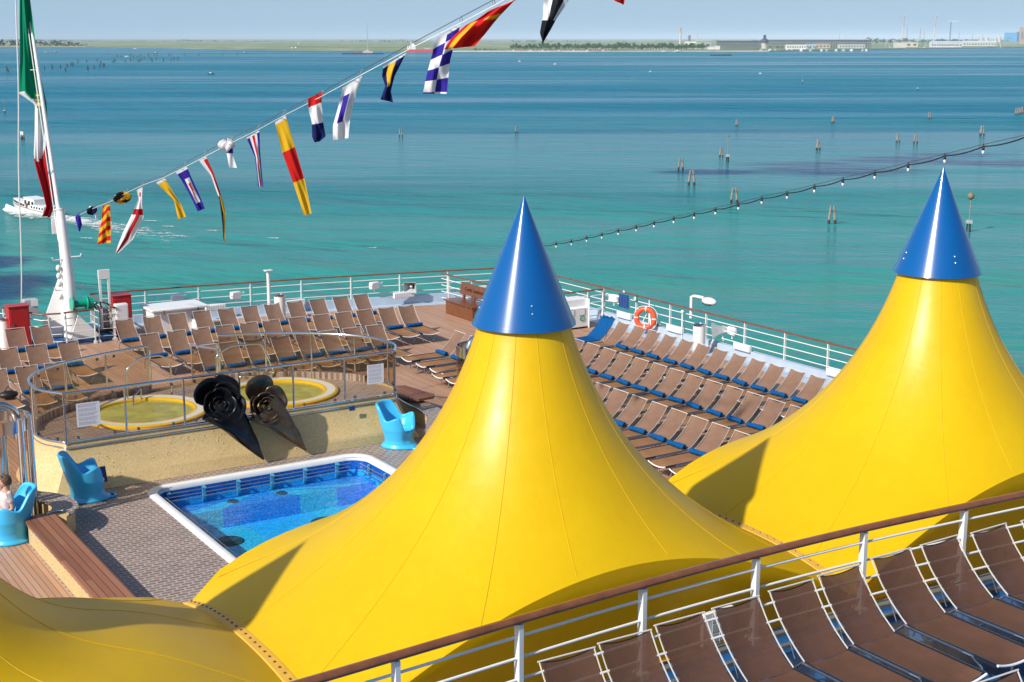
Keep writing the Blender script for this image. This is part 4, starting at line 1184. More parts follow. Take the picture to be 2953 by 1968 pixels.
pts = [P3(.02, 0, .50, .13, .16), P3(.02, 0, .68, .11, .14), P3(.03, 0, .88, .11, .16), P3(.02, 0, .99, .07, .10), P3(.02, 0, 1.06, .048), P3(.02, 0, 1.12, .055),
       P3(-.40, .10, .50, .085), P3(-.46, .10, .10, .05), P3(-.58, .10, .045, .035), P3(-.40, -.10, .50, .085), P3(-.46, -.10, .10, .05), P3(-.58, -.10, .045, .035),
       P3(.03, .17, .95, .055), P3(.06, .24, .70, .042), P3(-.14, .20, .60, .03), P3(-.22, .16, .59, .028),
       P3(.03, -.17, .95, .055), P3(.07, -.25, .70, .042), P3(-.14, -.21, .60, .03), P3(-.22, -.17, .59, .028)]
ed = [(0, 1), (1, 2), (2, 3), (3, 4), (4, 5), (0, 6), (6, 7), (7, 8), (0, 9), (9, 10), (10, 11), (2, 12), (12, 13), (13, 14), (14, 15), (2, 16), (16, 17), (17, 18), (18, 19)]
for s, i0 in ((1, 15), (-1, 19)):                      # fingers and thumbs resting on the lap
    for k in range(4):
        b = len(pts); q = pts[i0]
        pts += [(q[0] - .045, q[1] + (k - 1.5) * .018, q[2] + .004, .0095), (q[0] - .085 - .008 * (k in (1, 2)), q[1] + (k - 1.5) * .019, q[2] - .008, .0085)]
        ed += [(i0, b), (b, b + 1)]
    b = len(pts); q = pts[i0]; pts.append((q[0] - .035, q[1] - s * .045, q[2] - .004, .011)); ed.append((i0, b))
skinmesh('body', pts, ed, M['skin'], w_)
hc = Vector((X0 + .02, Y0, 1.19))
mb = MB()
def headf(u, v):
    t = PI * v; a = 2 * PI * u
    d = Vector((math.sin(t) * math.cos(a), math.sin(t) * math.sin(a), math.cos(t)))
    fr = max(0, -d.x); p = Vector((d.x * .095, d.y * .075, d.z * .118))
    if d.z < 0: p.x += -.012 * fr * 1; p.y *= 1 - .22 * (-d.z)
    nose = math.exp(-((d.y / .16) ** 2) - ((d.z + .12) / .16) ** 2) * fr ** 4 * .026
    eye = (math.exp(-(((abs(d.y) - .36) / .14) ** 2) - ((d.z - .05) / .09) ** 2)) * fr * .009
    mouth = math.exp(-((d.y / .3) ** 2) - ((d.z + .50) / .05) ** 2) * fr * .007
    p.x += -nose + eye + mouth
    return hc + p
mb.grid(headf, 40, 30, wrap=True)
hd = mb.build('head', M['skin'], w_, smooth=80)
mb = MB()
for s in (-1, 1): mb.ball(hc + Vector((-.083, s * .028, .006)), .011, 8)
mb.build('eye', mat('eye', (.05, .04, .03), .2), hd).__setitem__('label', 'dark eyes')
for s in (-1, 1):
    mb = MB(); mb.ball(hc + Vector((.008, s * .076, -.005)), .03, 10, 0, (.6, .3, 1)); mb.build('ear', M['skin'], hd)
mb = MB()
def hairf(u, v):
    a = 2 * PI * u; face = max(0, -math.cos(a)); tm = 2.15 - 1.02 * face ** 1.4; t = tm * v
    d = Vector((math.sin(t) * math.cos(a), math.sin(t) * math.sin(a), math.cos(t)))
    k = 1.13 + .05 * math.sin(a * 7 + t * 9) * math.sin(t)
    return hc + Vector((.008 + d.x * .098 * k, d.y * .080 * k, d.z * .118 * k + .004))
mb.grid(hairf, 40, 18, wrap=True); mb.build('hair', M['hair'], w_, smooth=80, solid=.008)
mb = MB(); 
for s in (-1, 1): mb.ball(hc + Vector((-.062, s * .034, .108)), .027, 10, 0, (.5, 1, .7))
mb.build('sunglasses', M['black'], w_, smooth=60)
pts = [P3(.02, 0, .49, .155, .19), P3(.02, 0, .68, .13, .165), P3(.03, 0, .88, .125, .175), P3(.02, 0, .985, .085, .12), P3(.03, .18, .95, .075), P3(.05, .225, .80, .062), P3(.03, -.18, .95, .075), P3(.055, -.23, .80, .062)]
skinmesh('blouse', pts, [(0, 1), (1, 2), (2, 3), (2, 4), (4, 5), (2, 6), (6, 7)], M['blouse'], w_)
pts = [P3(.02, 0, .50, .15, .19), P3(-.36, .10, .51, .105), P3(-.36, -.10, .51, .105)]
skinmesh('skirt', pts, [(0, 1), (0, 2)], M['shorts'], w_)
# bag left on a lounger behind the shower
pb_ = at(25, 1143, .42)
mb = MB(); mb.ball((pb_.x, pb_.y, .46), .20, 14, 0, (1.25, .8, .55)); mb.tube([(pb_.x - .12, pb_.y, .54), (pb_.x, pb_.y, .68), (pb_.x + .12, pb_.y, .54)], .015, 8)
tag(mb.build('beach_bag', M['black'], None, o=pb_, smooth=60), 'black bag lying on a lounger above the left steel shower', 'bag')
# ------------------------------------------------------------------ flagstaff and its gear
fx_, fy_ = 11.80, 45.1
fs = thing('flagstaff', 'tall white raked flagstaff with a heavy lower boom and triangular foot plate', 'flagstaff', (fx_, fy_, 0))
def fp(px, py): return atx(px, py, fx_)
b0, b1, b2 = Vector((fx_, fy_, .0)), fp(196, 800), fp(173, 606)
mb = MB(); mb.tube([b0, b0.lerp(b1, .35), b1, b2], [.27, .24, .19, .135], 20); mb.tube([b2, b2 + (b2 - b1).normalized() * .04], [.165, .165], 20)
mb.build('lower_boom', M['white'], fs, smooth=50)
pole0, pole1 = fp(176, 690), fp(74, 0); pole2 = pole0 + (pole1 - pole0) * 1.35
off = Vector((0, -.22, 0))
mb = MB(); mb.tube([pole0 + off, pole1 + off, pole2 + off], [.078, .056, .045], 14); mb.build('upper_pole', M['white'], fs, smooth=50)
mb = MB(); mb.tube([pole0 + off + Vector((-.16, -.05, 0)), pole1 + off + Vector((-.12, -.05, 0))], .014, 6); mb.build('halyard', M['white'], fs)
g1, g2, g3 = fp(178, 862), at(140, 940, .1), b0 + Vector((-.1, 0, 0))
mb = MB(); d_ = Vector((-.02, 0, 0))
tri = [Vector((fx_ - .15, b0.y + .2, 2.3)), Vector((fx_ - 1.0, b0.y + .5, .02)), Vector((fx_ - .05, b0.y + .1, .02))]
vs = tri + [p + Vector((0, .05, 0)) for p in tri]
mb.add(vs, [(0, 1, 2), (5, 4, 3), (0, 3, 4, 1), (1, 4, 5, 2), (2, 5, 3, 0)]); mb.build('foot_plate', M['white'], fs, smooth=0)
mb = MB(); tri = [Vector((fx_ + .15, b0.y - .3, .9)), Vector((fx_ + .95, b0.y - .35, .02)), Vector((fx_ - .2, b0.y - .35, .02))]
vs = tri + [p + Vector((0, .06, 0)) for p in tri]
mb.add(vs, [(0, 1, 2), (5, 4, 3), (0, 3, 4, 1), (1, 4, 5, 2), (2, 5, 3, 0)]); mb.build('foot_plate', M['white'], fs, smooth=0)
for z, s in ((2.72, 1), (2.66, -1), (1.75, 1), (1.7, -1)):
    p = b0.lerp(b1, z / b1.z)
    mb = MB(); mb.tube([p, p + Vector((s * .42, -.03, .0)), p + Vector((s * .46, -.03, .09))], .022, 8); mb.build('cleat', M['white'], fs)
for z in (1.5, 1.9, 2.15, 2.4):
    p = b0.lerp(b1, z / b1.z) + Vector((-.28, -.02, 0))
    mb = MB(); mb.ball(p, .085, 10, 0, (1, .8, 1.3)); mb.build('pulley_block', M['white'], fs)
p = fp(165, 650); mb = MB(); mb.box(p + Vector((-.05, -.2, 0)), (.36, .03, .5)); mb.build('bracket_plate', M['white'], fs, smooth=0, bevel=.01)
p = fp(187, 630); mb = MB(); mb.tube([p + Vector((.12, 0, 0)), p + Vector((.32, -.15, -.05))], .02, 6); mb.build('stay_eye', M['white'], fs)
mb = MB(); p = fp(100, 202); mb.tube([p + Vector((-.02 + .13 * math.cos(a), .13 * math.sin(a), 0)) for a in [2 * PI * i / 20 for i in range(20)]], .014, 6, closed=True); mb.build('pole_ring', M['white'], fs)
p = at(62, 868, 1.15); q = atx(47, 0, p.x); q = p + (q - p) * 1.12
mb = MB(); mb.tube([p + (q - p) * (i / 12) + Vector((.02 * math.sin(i), 0, 0)) for i in range(-1, 13)], .02, 6)
tag(mb.build('hoisting_rope', M['white'], None, o=p), 'pale rope rising steeply from the left pen rail out of the picture', 'rope')
# winch
wc = at(217, 884, 1.15); wc = Vector((12.02, 44.72, 1.28))
wn = thing('rope_winch', 'bright green rope winch mounted on the foot of the flagstaff', 'winch', wc)
ax = Matrix.Rotation(PI / 2, 3, 'Y')
mb = MB()
for x in (-.26, .2):
    mb = MB(); mb.lathe([(.001, -.03), (.22, -.03), (.235, 0), (.22, .03), (.001, .03)], 24, wc + Vector((x, 0, 0)), axis=ax)
    mb.build('drum_flange', M['green'], wn)
mb = MB(); mb.lathe([(.001, 0), (.20, 0), (.20, .15), (.001, .15)], 24, wc + Vector((.23, 0, 0)), axis=ax); mb.build('gear_cover', M['green'], wn)
mb = MB(); mb.lathe([(.11, -.26), (.11, .20)], 20, wc, axis=ax); mb.build('drum', M['green'], wn)
mb = MB(); mb.box(wc + Vector((0, 0, -.22)), (.5, .3, .05)); mb.build('base_plate', M['green'], wn, bevel=.01)
mb = MB(); mb.tube([wc + Vector((.36, 0, .0)), wc + Vector((.52, -.1, -.1)), wc + Vector((.54, -.1, -.26))], .025, 6); mb.build('crank', M['dark_steel'], wn)
mo = thing('winch_motor', 'dark motor unit with hoses at the right foot of the flagstaff', 'motor', (12.95, 45.5, 0))
mb = MB(); mb.lathe([(.001, -.3), (.17, -.3), (.19, -.2), (.19, .2), (.15, .3), (.001, .3)], 18, (12.96, 45.35, 0.62)); mb.build('motor_body', M['dark_steel'], mo)
mb = MB(); mb.box((12.96, 45.35, 0.15), (.6, .5, .26)); mb.box((13.19, 45.35, 0.5), (.16, .3, .42)); mb.build('gear_box', M['black'], mo, bevel=.02)
mb = MB(); mb.tube([(12.84, 45.25, 0.9), (12.74, 45.05, 1.2), (12.94, 44.95, 1.15), (13.34, 45.05, 0.8), (13.44, 45.15, 0.3)], .025, 8); mb.build('hose', M['black'], mo)
mb = MB(); mb.tube([(12.74, 45.35, 0.9), (12.64, 45.45, 1.05), (12.79, 45.55, 1.1)], .03, 8); mb.build('hose', M['black'], mo)
# flagstaff pen floor (blue painted foundation)
mb = MB(); mb.prism([(10.6, 44.75), (13.0, 44.65), (13.0, 46.9), (10.2, 47.0)], .0, .16); struct(mb.build('flagstaff_plinth', M['deck_blue'], smooth=0))

def cabinet(name, label, cat, c, d, mt, bevel=.015, door=None, rz=0, group=None):
    t = thing(name, label, cat, (c[0], c[1], c[2] - d[2] / 2), group=group)
    mb = MB(); mb.box(c, d, rz); mb.build('body', mt, t, bevel=bevel)
    return t
# red lockers
for (px, py, X, Y, lab) in ((85, 994, 10.15, 45.1, 'tall red fire locker at the left, beside the white bin and lounger'), (340, 956, 13.45, 45.3, 'tall red fire locker partly hidden behind the first stern lounger')):
    t = cabinet('fire_locker', lab, 'locker', (X, Y, .68), (.62, .52, 1.32), M['red'], group='red fire lockers by the flagstaff pen')
    mb = MB(); mb.box((X, Y - .272, .66), (.54, .02, 1.18)); d_ = mb.build('door', M['red'], t, bevel=.006)
    mb = MB(); mb.box((X - .2, Y - .293, .78), (.05, .02, .09)); mb.build('handle', M['alu'], d_)
    mb = MB(); mb.box((X, Y, 1.352), (.68, .58, .025)); mb.build('lid', M['red'], t, bevel=.006)
def bin_(label, c, h=.92, r=.19):
    t = thing('litter_bin', label, 'bin', c, group='white cylindrical litter bins')
    mb = MB(); mb.lathe([(.001, 0), (r, 0), (r, h)], 28, c); mb.build('body', M['white'], t)
    mb = MB(); mb.lathe([(r + .004, h - .02), (r + .012, h), (r + .012, h + .025), (r - .07, h + .055), (r - .085, h + .01), (.001, h - .03)], 28, c); mb.build('lid', M['steel'], t)
    return t
bin_('white litter bin with steel lid beside the left red locker', (9.75, 45.2, 0))
bin_('white litter bin with steel lid on the right rail, under the deck lamp', (27.55, 33.0, 0))
bin_('white litter bin with blue lid at the foot of the plain white stern post', (18.85, 44.9, 0), .85)
bin_('short white litter bin behind the fifth stern lounger', (15.7, 44.3, 0), .5)
# plain white posts
p = Vector((18.75, 45.6, 0)); t = thing('white_post', 'tall plain white post with a flat cap standing by the stern rail', 'post', p)
mb = MB(); mb.tube([p, p + Vector((0, 0, 1.62))], .062, 14); mb.build('shaft', M['white'], t, smooth=60)
mb = MB(); mb.box(p + Vector((0, 0, 1.64)), (.27, .2, .035)); mb.build('cap', M['white'], t, bevel=.006)
p = at(289, 945, 0); t = thing('goal_frame', 'white goalpost-shaped steel frame right of the flagstaff', 'frame', Vector((12.95, 45.2, 0)))
b = Vector((12.95, 45.2, 0))
mb = MB()
for s in (-.14, .14): mb.beam(b + Vector((s, 0, 0)), b + Vector((s, 0, 1.92)), .07, .07)
mb.build('upright', M['white'], t, smooth=0).__setitem__('label', 'twin white uprights')
mb = MB(); mb.box(b + Vector((0, 0, 2.07)), (.37, .08, .30)); mb.build('head_plate', M['white'], t, smooth=0, bevel=.006)
# electrical cabinet inside the pen
c = at(266, 905, .95); t = cabinet('switch_cabinet', 'small white switch cabinet on the pen rail right of the green winch', 'cabinet', (13.27, 44.62, .86), (.40, .26, .62), M['white'])
mb = MB(); mb.box((13.27, 44.48, .86), (.34, .015, .54)); mb.build('door', M['white'], t, bevel=.004)
mb = MB(); mb.box((13.27, 44.62, .28), (.08, .08, .66)); mb.build('stand', M['white'], t)
c = Vector((10.75, 45.9, 1.12)); t = cabinet('speaker_box', 'grey mesh box on the rail just left of the flagstaff', 'box', c, (.42, .3, .5), M['grey'])
mb = MB(); mb.box(c + Vector((.11, -.16, .14)), (.2, .02, .22)); mb.build('hood', M['white'], t)

# white deck box
t = thing('deck_box', 'big white deck storage box behind the stern loungers', 'storage box', (15.1, 44.9, 0))
mb = MB(); mb.box((15.12, 44.95, .41), (1.75, 1.1, .82)); mb.build('body', M['white'], t, bevel=.02)
mb = MB(); mb.box((15.12, 44.9, .865), (1.92, 1.3, .07)); mb.build('lid', M['white'], t, bevel=.015)
for x in (14.55, 15.7):
    mb = MB(); mb.box((x, 44.24, .80), (.05, .03, .14)); mb.build('latch', M['alu'], t)
# bin cabinet
cy = 38.14
t = thing('recycling_cabinet', 'white recycling cabinet with square openings and coloured ring stickers, behind the middle blue cone', 'recycling cabinet', (26.1, cy, 0))
mb = MB()
prof_ = [(cy, .06), (cy, .70), (cy + .10, .74), (cy + .12, .98), (cy + .62, 1.0), (cy + .62, .06)]
x0, x1 = 25.0, 27.04
vs = [(x0, *p) for p in prof_] + [(x1, *p) for p in prof_]; k = len(prof_)
mb.add(vs, [tuple(range(k)), tuple(range(2 * k - 1, k - 1, -1))] + [(i, k + i, k + (i + 1) % k, (i + 1) % k) for i in range(k)])
mb.build('body', M['white'], t, smooth=0, bevel=.01)
mb = MB()
for x in (25.2, 26.9): mb.box((x, cy + .1, .03), (.08, .08, .06)); mb.box((x, cy + .5, .03), (.08, .08, .06))
mb.build('foot', M['black'], t).__setitem__('label', 'black feet')
mb = MB(); mb.box((27.05, cy + .3, .5), (.02, .68, .98)); mb.build('side_panel', M['white'], t, smooth=0)
RINGC = [(.45, .27, .02), (.02, .30, .10), (.02, .12, .45)]
for i, x in enumerate((25.93, 26.35, 26.78)):
    mb = MB(); mb.box((x, cy - .004, .56), (.25, .012, .22), 0, 0); mb.box((x, cy - .012, .56), (.20, .006, .18), 0, 1); o_ = mb.build('slot_frame', [M['grey'], M['paper']], t, smooth=0)
    if i == 0: continue
    cc = RINGC[i - 1]
    mb = MB(); mb.tube([(x + .088 * math.cos(a), cy - .008, .36 + .088 * math.sin(a)) for a in [2 * PI * j / 24 for j in range(24)]], .016, 6, closed=True)
    mb.build('ring_sticker', mat('sticker_ring', cc, .5), t)
    mb = MB(); mb.lathe([(.001, 0), (.05, 0)], 16, (x, cy - .006, .36), axis=Matrix.Rotation(PI / 2, 3, 'X')); mb.box((x, cy - .009, .36), (.025, .004, .05), 0, 1)
    mb.build('sticker_centre', [M['paper'], mat('sticker_blue', (.05, .25, .6), .5)], t, smooth=0)
t = thing('deck_box', 'white deck box with a sloping lid inside the far right corner pen', 'storage box', (26.3, 40.2, 0))
mb = MB(); mb.box((26.3, 40.2, .42), (1.3, .9, .84)); mb.build('body', M['white'], t, bevel=.02)
mb = MB(); mb.box((26.3, 40.2, .89), (1.45, 1.05, .07), rx=R(4)); mb.build('lid', M['white'], t, bevel=.012)
# wooden bench with carved lettering
bx = 24.27; t = thing('wooden_bench', 'varnished wooden box bench with carved lettering on its backrest', 'bench', (bx, 42, 0))
mb = MB(); mb.box((bx + .30, 42.0, .235), (.60, 1.86, .47)); mb.build('locker_base', M['bench_wood'], t, bevel=.012)
mb = MB(); mb.box((bx + .29, 42.0, .495), (.72, 2.0, .045)); mb.build('seat', M['bench_wood'], t, bevel=.012)
mb = MB(); mb.box((bx + .66, 42.0, .86), (.05, 1.95, .42), ry=R(10)); bk = mb.build('backrest', M['bench_wood'], t, bevel=.01)
for y in (41.3, 42.0, 42.7):
    mb = MB(); mb.box((bx + .62, y, .58), (.06, .12, .22), ry=R(8)); mb.build('back_support', M['bench_wood'], t)
for y in (41.45, 42.62):
    mb = MB(); mb.box((bx - .008, y, .40), (.02, .03, .12)); mb.build('latch', M['alu'], t)
fc = bpy.data.curves.new('carved_lettering', 'FONT'); fc.body = 'Costa Luminosa'; fc.size = .20; fc.align_x = 'CENTER'; fc.align_y = 'CENTER'; fc.extrude = .004
fo_ = bpy.data.objects.new('tmp_text', fc); COL.objects.link(fo_); bpy.context.view_layer.update()
me_ = bpy.data.meshes.new_from_object(fo_.evaluated_get(bpy.context.evaluated_depsgraph_get())); bpy.data.objects.remove(fo_)
fo = bpy.data.objects.new('carved_lettering', me_); COL.objects.link(fo); fo.parent = t
fo.matrix_local = Matrix.Translation((.628, .0, .87)) @ Matrix.Rotation(R(10), 4, 'Y') @ Matrix(((0, 0, -1, 0), (-1, 0, 0, 0), (0, 1, 0, 0), (0, 0, 0, 1)))
me_.materials.clear(); fo.data.materials.append(mat('carved_wood', (.06, .02, .008), .6))

# ------------------------------------------------------------------ fittings on the rails
def lightbox(label, px0, px1, Y=None, X=None, z=.52, h=.21):
    if Y is not None: a, b_ = aty(px0[0], px0[1], Y), aty(px1[0], px1[1], Y)
    else: a, b_ = atx(px0[0], px0[1], X), atx(px1[0], px1[1], X)
    m_ = (a + b_) / 2; L = Vector((b_.x - a.x, b_.y - a.y, 0)); rz = math.atan2(L.y, L.x)
    t = thing('tube_light', label, 'tube light', m_, group='white tube light housings on the rails')
    mb = MB(); mb.box(m_, (L.length, .12, h), rz); mb.build('housing', M['white'], t, bevel=.02)
    nx = Vector((math.sin(rz), -math.cos(rz), 0))
    if nx.y > 0 and X is None: nx = -nx
    if X is not None and nx.x > 0: nx = -nx
    mb = MB(); mb.box(m_ + nx * .065, (L.length * .92, .012, h * .72), rz); mb.build('diffuser', M['paper'], t, bevel=.004)
    mb = MB()
    for k in range(9):
        mb.box(m_ + nx * .073 + Vector((math.cos(rz), math.sin(rz), 0)) * L.length * .92 * (k / 8 - .5), (.008, .006, h * .72), rz)
    mb.build('guard_wire', M['grey'], t).__setitem__('kind', 'stuff')
lightbox('white tube light low on the stern rail, left of the plain white post', (592, 889), (650, 885), Y=46.2)
lightbox('white tube light low on the stern rail, right of the plain white post', (820, 876), (879, 871), Y=45.75)
lightbox('white tube light on the stern rail directly below the loudspeaker horn', (1135, 853), (1193, 848), Y=45.1)
lightbox('white tube light on the corner pen rail behind the wooden bench', (1350, 842), (1404, 830), Y=44.3, h=.26)
lightbox('white tube light on the right rail left of the lifebuoy, under the blue banner', (1782, 905), (1820, 915), X=28.2)
lightbox('white tube light on the right rail between lifebuoy and bin', (1925, 944), (1969, 955), X=28.2)
lightbox('white tube light on the right rail right of the white floodlight', (2118, 996), (2164, 1008), X=28.2)
lightbox('white tube light on the right rail beside the right tent', (2385, 1071), (2442, 1086), X=28.2)
def flood(label, p, face):
    t = thing('flood_light', label, 'flood light', p, group='small white floodlights on the rails'); f = Vector(face).normalized(); rz = math.atan2(f.y, f.x)
    mb = MB(); mb.box(p, (.16, .40, .27), rz); mb.build('housing', M['white'], t, bevel=.05)
    mb = MB(); mb.box(p + f * .085, (.02, .34, .21), rz); mb.build('lens', M['paper'], t, bevel=.01)
    mb = MB(); s = Vector((-f.y, f.x, 0))
    mb.tube([p + s * .23 + Vector((0, 0, -.02)), p + s * .23 + f * .22 + Vector((0, 0, .13)), p - s * .23 + f * .22 + Vector((0, 0, .13)), p - s * .23 + Vector((0, 0, -.02))], .008, 6); mb.build('wire_guard', M['white'], t)
    mb = MB(); mb.tube([p + Vector((0, 0, -.12)), p + Vector((0, 0, -.25))], .02, 6); mb.build('stem', M['white'], t)
flood('small white floodlight on the stern rail, left of the plain white post', aty(679, 852, 46.2), (.2, -1, 0))
flood('small white floodlight on the stern rail left of the loudspeaker horn', aty(1079, 824, 45.45), (.2, -1, 0))
flood('small white floodlight on the right rail just left of the blue banner', atx(1771, 861, 28.3), (-1, -.3, 0))
flood('small white floodlight with wire guard behind the horn on the right rail', atx(2112, 955, 28.45), (-1, .2, 0))
flood('small pale grey floodlight behind the big white deck box', aty(510, 861, 46.6), (.1, -1, 0))
def horn(label, p, face):
    t = thing('loudspeaker_horn', label, 'loudspeaker', p, group='grey loudspeaker horns'); f = Vector(face).normalized()
    s = f.cross(Vector((0, 0, 1))).normalized(); u = s.cross(f)
    mb = MB(); vs = []
    secs = ((.20, .23, .20), (.0, .13, .115), (-.14, .08, .08), (-.30, .07, .07))
    for dd, w, h in secs:
        vs += [p + f * dd + s * a * w + u * b * h for a, b in ((-1, -1), (1, -1), (1, 1), (-1, 1))]
    fs_ = [(j * 4 + i, j * 4 + (i + 1) % 4, (j + 1) * 4 + (i + 1) % 4, (j + 1) * 4 + i) for j in range(3) for i in range(4)] + [(12, 13, 14, 15)]
    mb.add(vs, fs_); mb.build('horn_bell', M['grey'], t, smooth=0, solid=.012)
    mb = MB(); mb.ball(p + f * .02, .055, 10); mb.build('driver', M['white'], t)
    mb = MB(); mb.tube([p - f * .1 - u * .08, p - f * .12 - u * .35], .02, 6); mb.build('bracket', M['white'], t)
horn('grey square loudspeaker horn on the stern rail', aty(1186, 826, 45.15), (-.65, -.75, -.1))
horn('grey square loudspeaker horn on the right rail beyond the bin', atx(2072, 952, 28.25), (-.7, .6, -.1))
# deck lamp on bracket
p = atx(1990, 905, 28.38); t = thing('deck_lamp', 'white deck lamp on a short bent post above the right rail', 'lamp', (28.42, p.y, .9))
zt = atx(1990, 855, 28.42).z
mb = MB(); mb.tube([(28.42, p.y, .8), (28.42, p.y, zt), (28.44, p.y - .1, zt + .03), (28.5, p.y - .5, zt + .03)], .05, 10); mb.build('bent_post', M['white'], t, smooth=60)
mb = MB(); mb.ball((28.52, p.y - .75, zt - .05), .3, 16, 0, (.55, 1.05, .42)); mb.build('lamp_head', M['white'], t, smooth=60)
mb = MB(); mb.lathe([(.001, -.05), (.18, -.05), (.24, 0)], 20, (28.52, p.y - .75, zt - .10)); mb.build('lens', M['steel'], t)
# lifebuoy
c = atx(1861, 918, 27.9); t = thing('lifebuoy', 'orange lifebuoy with white bands standing at the right rail', 'lifebuoy', (27.9, c.y, c.z))
nrm = Vector((-.80, -.60, .12)).normalized(); e1 = nrm.cross(Vector((0, 0, 1))).normalized(); e2 = e1.cross(nrm)
cc_ = Vector((27.9, c.y, c.z)); RB = .30
mb = MB(); mb.tube([cc_ + (e1 * math.cos(a) + e2 * math.sin(a)) * RB for a in [2 * PI * i / 48 for i in range(48)]], .082, 14, closed=True); mb.build('ring', M['orange'], t, smooth=80)
for k in range(4):
    a0 = PI / 4 + k * PI / 2 - .75
    mb = MB(); mb.tube([cc_ + (e1 * math.cos(a) + e2 * math.sin(a)) * RB for a in [a0 + .13 * (i / 4 - .5) for i in range(5)]], .086, 14); mb.build('white_band', M['white'], t, smooth=60)
mb = MB(); mb.tube([cc_ + (e1 * math.cos(a) + e2 * math.sin(a)) * (RB + .085 + .035 * abs(math.sin(2 * a))) - nrm * .02 for a in [2 * PI * i / 48 for i in range(48)]], .009, 6, closed=True); mb.build('grab_line', M['white'], t)
s = thing('lifebuoy_stand', 'small white tubular stand holding the lifebuoy', 'stand', (28.0, c.y, 0))
mb = MB(); q_ = Vector((28.05, c.y, 0))
mb.tube([q_ + Vector((0, 0, 0)), q_ + Vector((0, 0, 1.15))], .02, 8); mb.tube([q_ + Vector((0, 0, .85)), q_ + Vector((-.1, .22, .38))], .018, 8); mb.tube([q_ + Vector((0, 0, .85)), q_ + Vector((-.1, -.22, .38))], .018, 8); mb.tube([q_ + Vector((-.1, .22, .38)), q_ + Vector((-.1, -.22, .38))], .018, 8)
mb.build('tube_frame', M['white'], s)
# blue banner and small green sign under the right handrail
a, b_ = atx(1786, 846, 28.24), atx(1812, 892, 28.24)
ym, zm = (a.y + b_.y) / 2, (a.z + b_.z) / 2
t = thing('rail_banner', 'dark blue information banner hanging on the right rail', 'banner', (28.24, ym, zm))
mb = MB(); mb.box((28.24, ym, zm), (.012, abs(a.y - b_.y), abs(a.z - b_.z))); mb.build('panel', M['navy'], t, smooth=0)
mb = MB(); W_ = abs(a.y - b_.y)
for i in range(12):
    for j in range(3):
        mb.box((28.232, ym + W_ * (.28 - .28 * j), zm + .22 - i * .05), (.004, W_ * random.uniform(.14, .22), .014))
mb.build('printed_lines', mat('pale_blue_print', (.06, .16, .38), .6), t, smooth=0).__setitem__('kind', 'stuff')
mb = MB(); mb.add([(28.231, ym + .07, zm + .30), (28.231, ym - .07, zm + .30), (28.231, ym, zm + .37)], [(0, 1, 2)]); mb.build('white_emblem', M['paper'], t, smooth=0)
c = atx(1832, 862, 28.25)
t = thing('safety_sign', 'small green safety sign with a white ring symbol on the right rail', 'sign', c)
mb = MB(); mb.box(c, (.012, .17, .20)); mb.build('plate', mat('sign_green', (.0, .16, .12), .4), t, smooth=0, bevel=.003)
mb = MB(); mb.tube([c + Vector((-.012, .045 * math.cos(q), .055 * math.sin(q))) for q in [2 * PI * i / 20 for i in range(20)]], .016, 6, closed=True); mb.build('ring_symbol', M['paper'], t)
p = atx(1893, 937, 28.2)
mb = MB(); mb.ball(p, .06, 10, 0, (1.2, 1, 1)); mb.tube([p, p + Vector((.1, -.12, 0))], .02, 6)
tag(mb.build('rail_valve', mat('aged_brass', (.16, .11, .05), .45, metal=.6), None, o=p), 'small brass valve on the right rail beside the lifebuoy', 'valve')
for (px, py, lab) in ((2000, 880, 0),):
    pass
p = atx(1975, 905, 28.3); t = thing('slim_post', 'slim white pipe post with a ball fitting by the deck lamp', 'post', (28.2, p.y, 0))
mb = MB(); mb.tube([(28.2, p.y, 0), (28.2, p.y, 1.0)], .025, 8); mb.ball((28.2, p.y, 1.0), .06, 10); mb.build('pipe', M['white'], t)
p = atx(2068, 1000, 28.2); t = thing('steel_brace', 'white triangular brace propping the right rail below the horn', 'brace', (28.1, p.y, 0))
mb = MB(); mb.beam((27.75, p.y, .02), (28.3, p.y + .02, .75), .05, .05); mb.build('strut', M['white'], t)
# small white cover seen past the right tent
p = Vector((28.9, 21.2, -.1))
mb = MB(); mb.ball(p, .5, 20, 0, (.7, 1.6, .55))
t = mb.build('tender_roof', M['white'], None, o=p, smooth=60); tag(t, 'rounded white roof edge peeping out right of the right tent', 'boat roof')
# window panel box in front of the skirt
p = at(2068, 1806, 2.55)
t = thing('white_lattice_panel', 'small white lattice light panel behind the near loungers', 'light panel', p)
mb = MB(); mb.box(p, (.5, .06, .42), R(3)); mb.build('frame', M['white'], t, bevel=.008)
mb = MB()
for i in range(4):
    for j in range(3): mb.box(p + Vector(((i - 1.5) * .115, -.034, (j - 1) * .125)), (.095, .008, .105), R(3))
mb.build('pane', mat('frosted_pane', (.45, .5, .55), .3), t, smooth=0).__setitem__('kind', 'stuff')
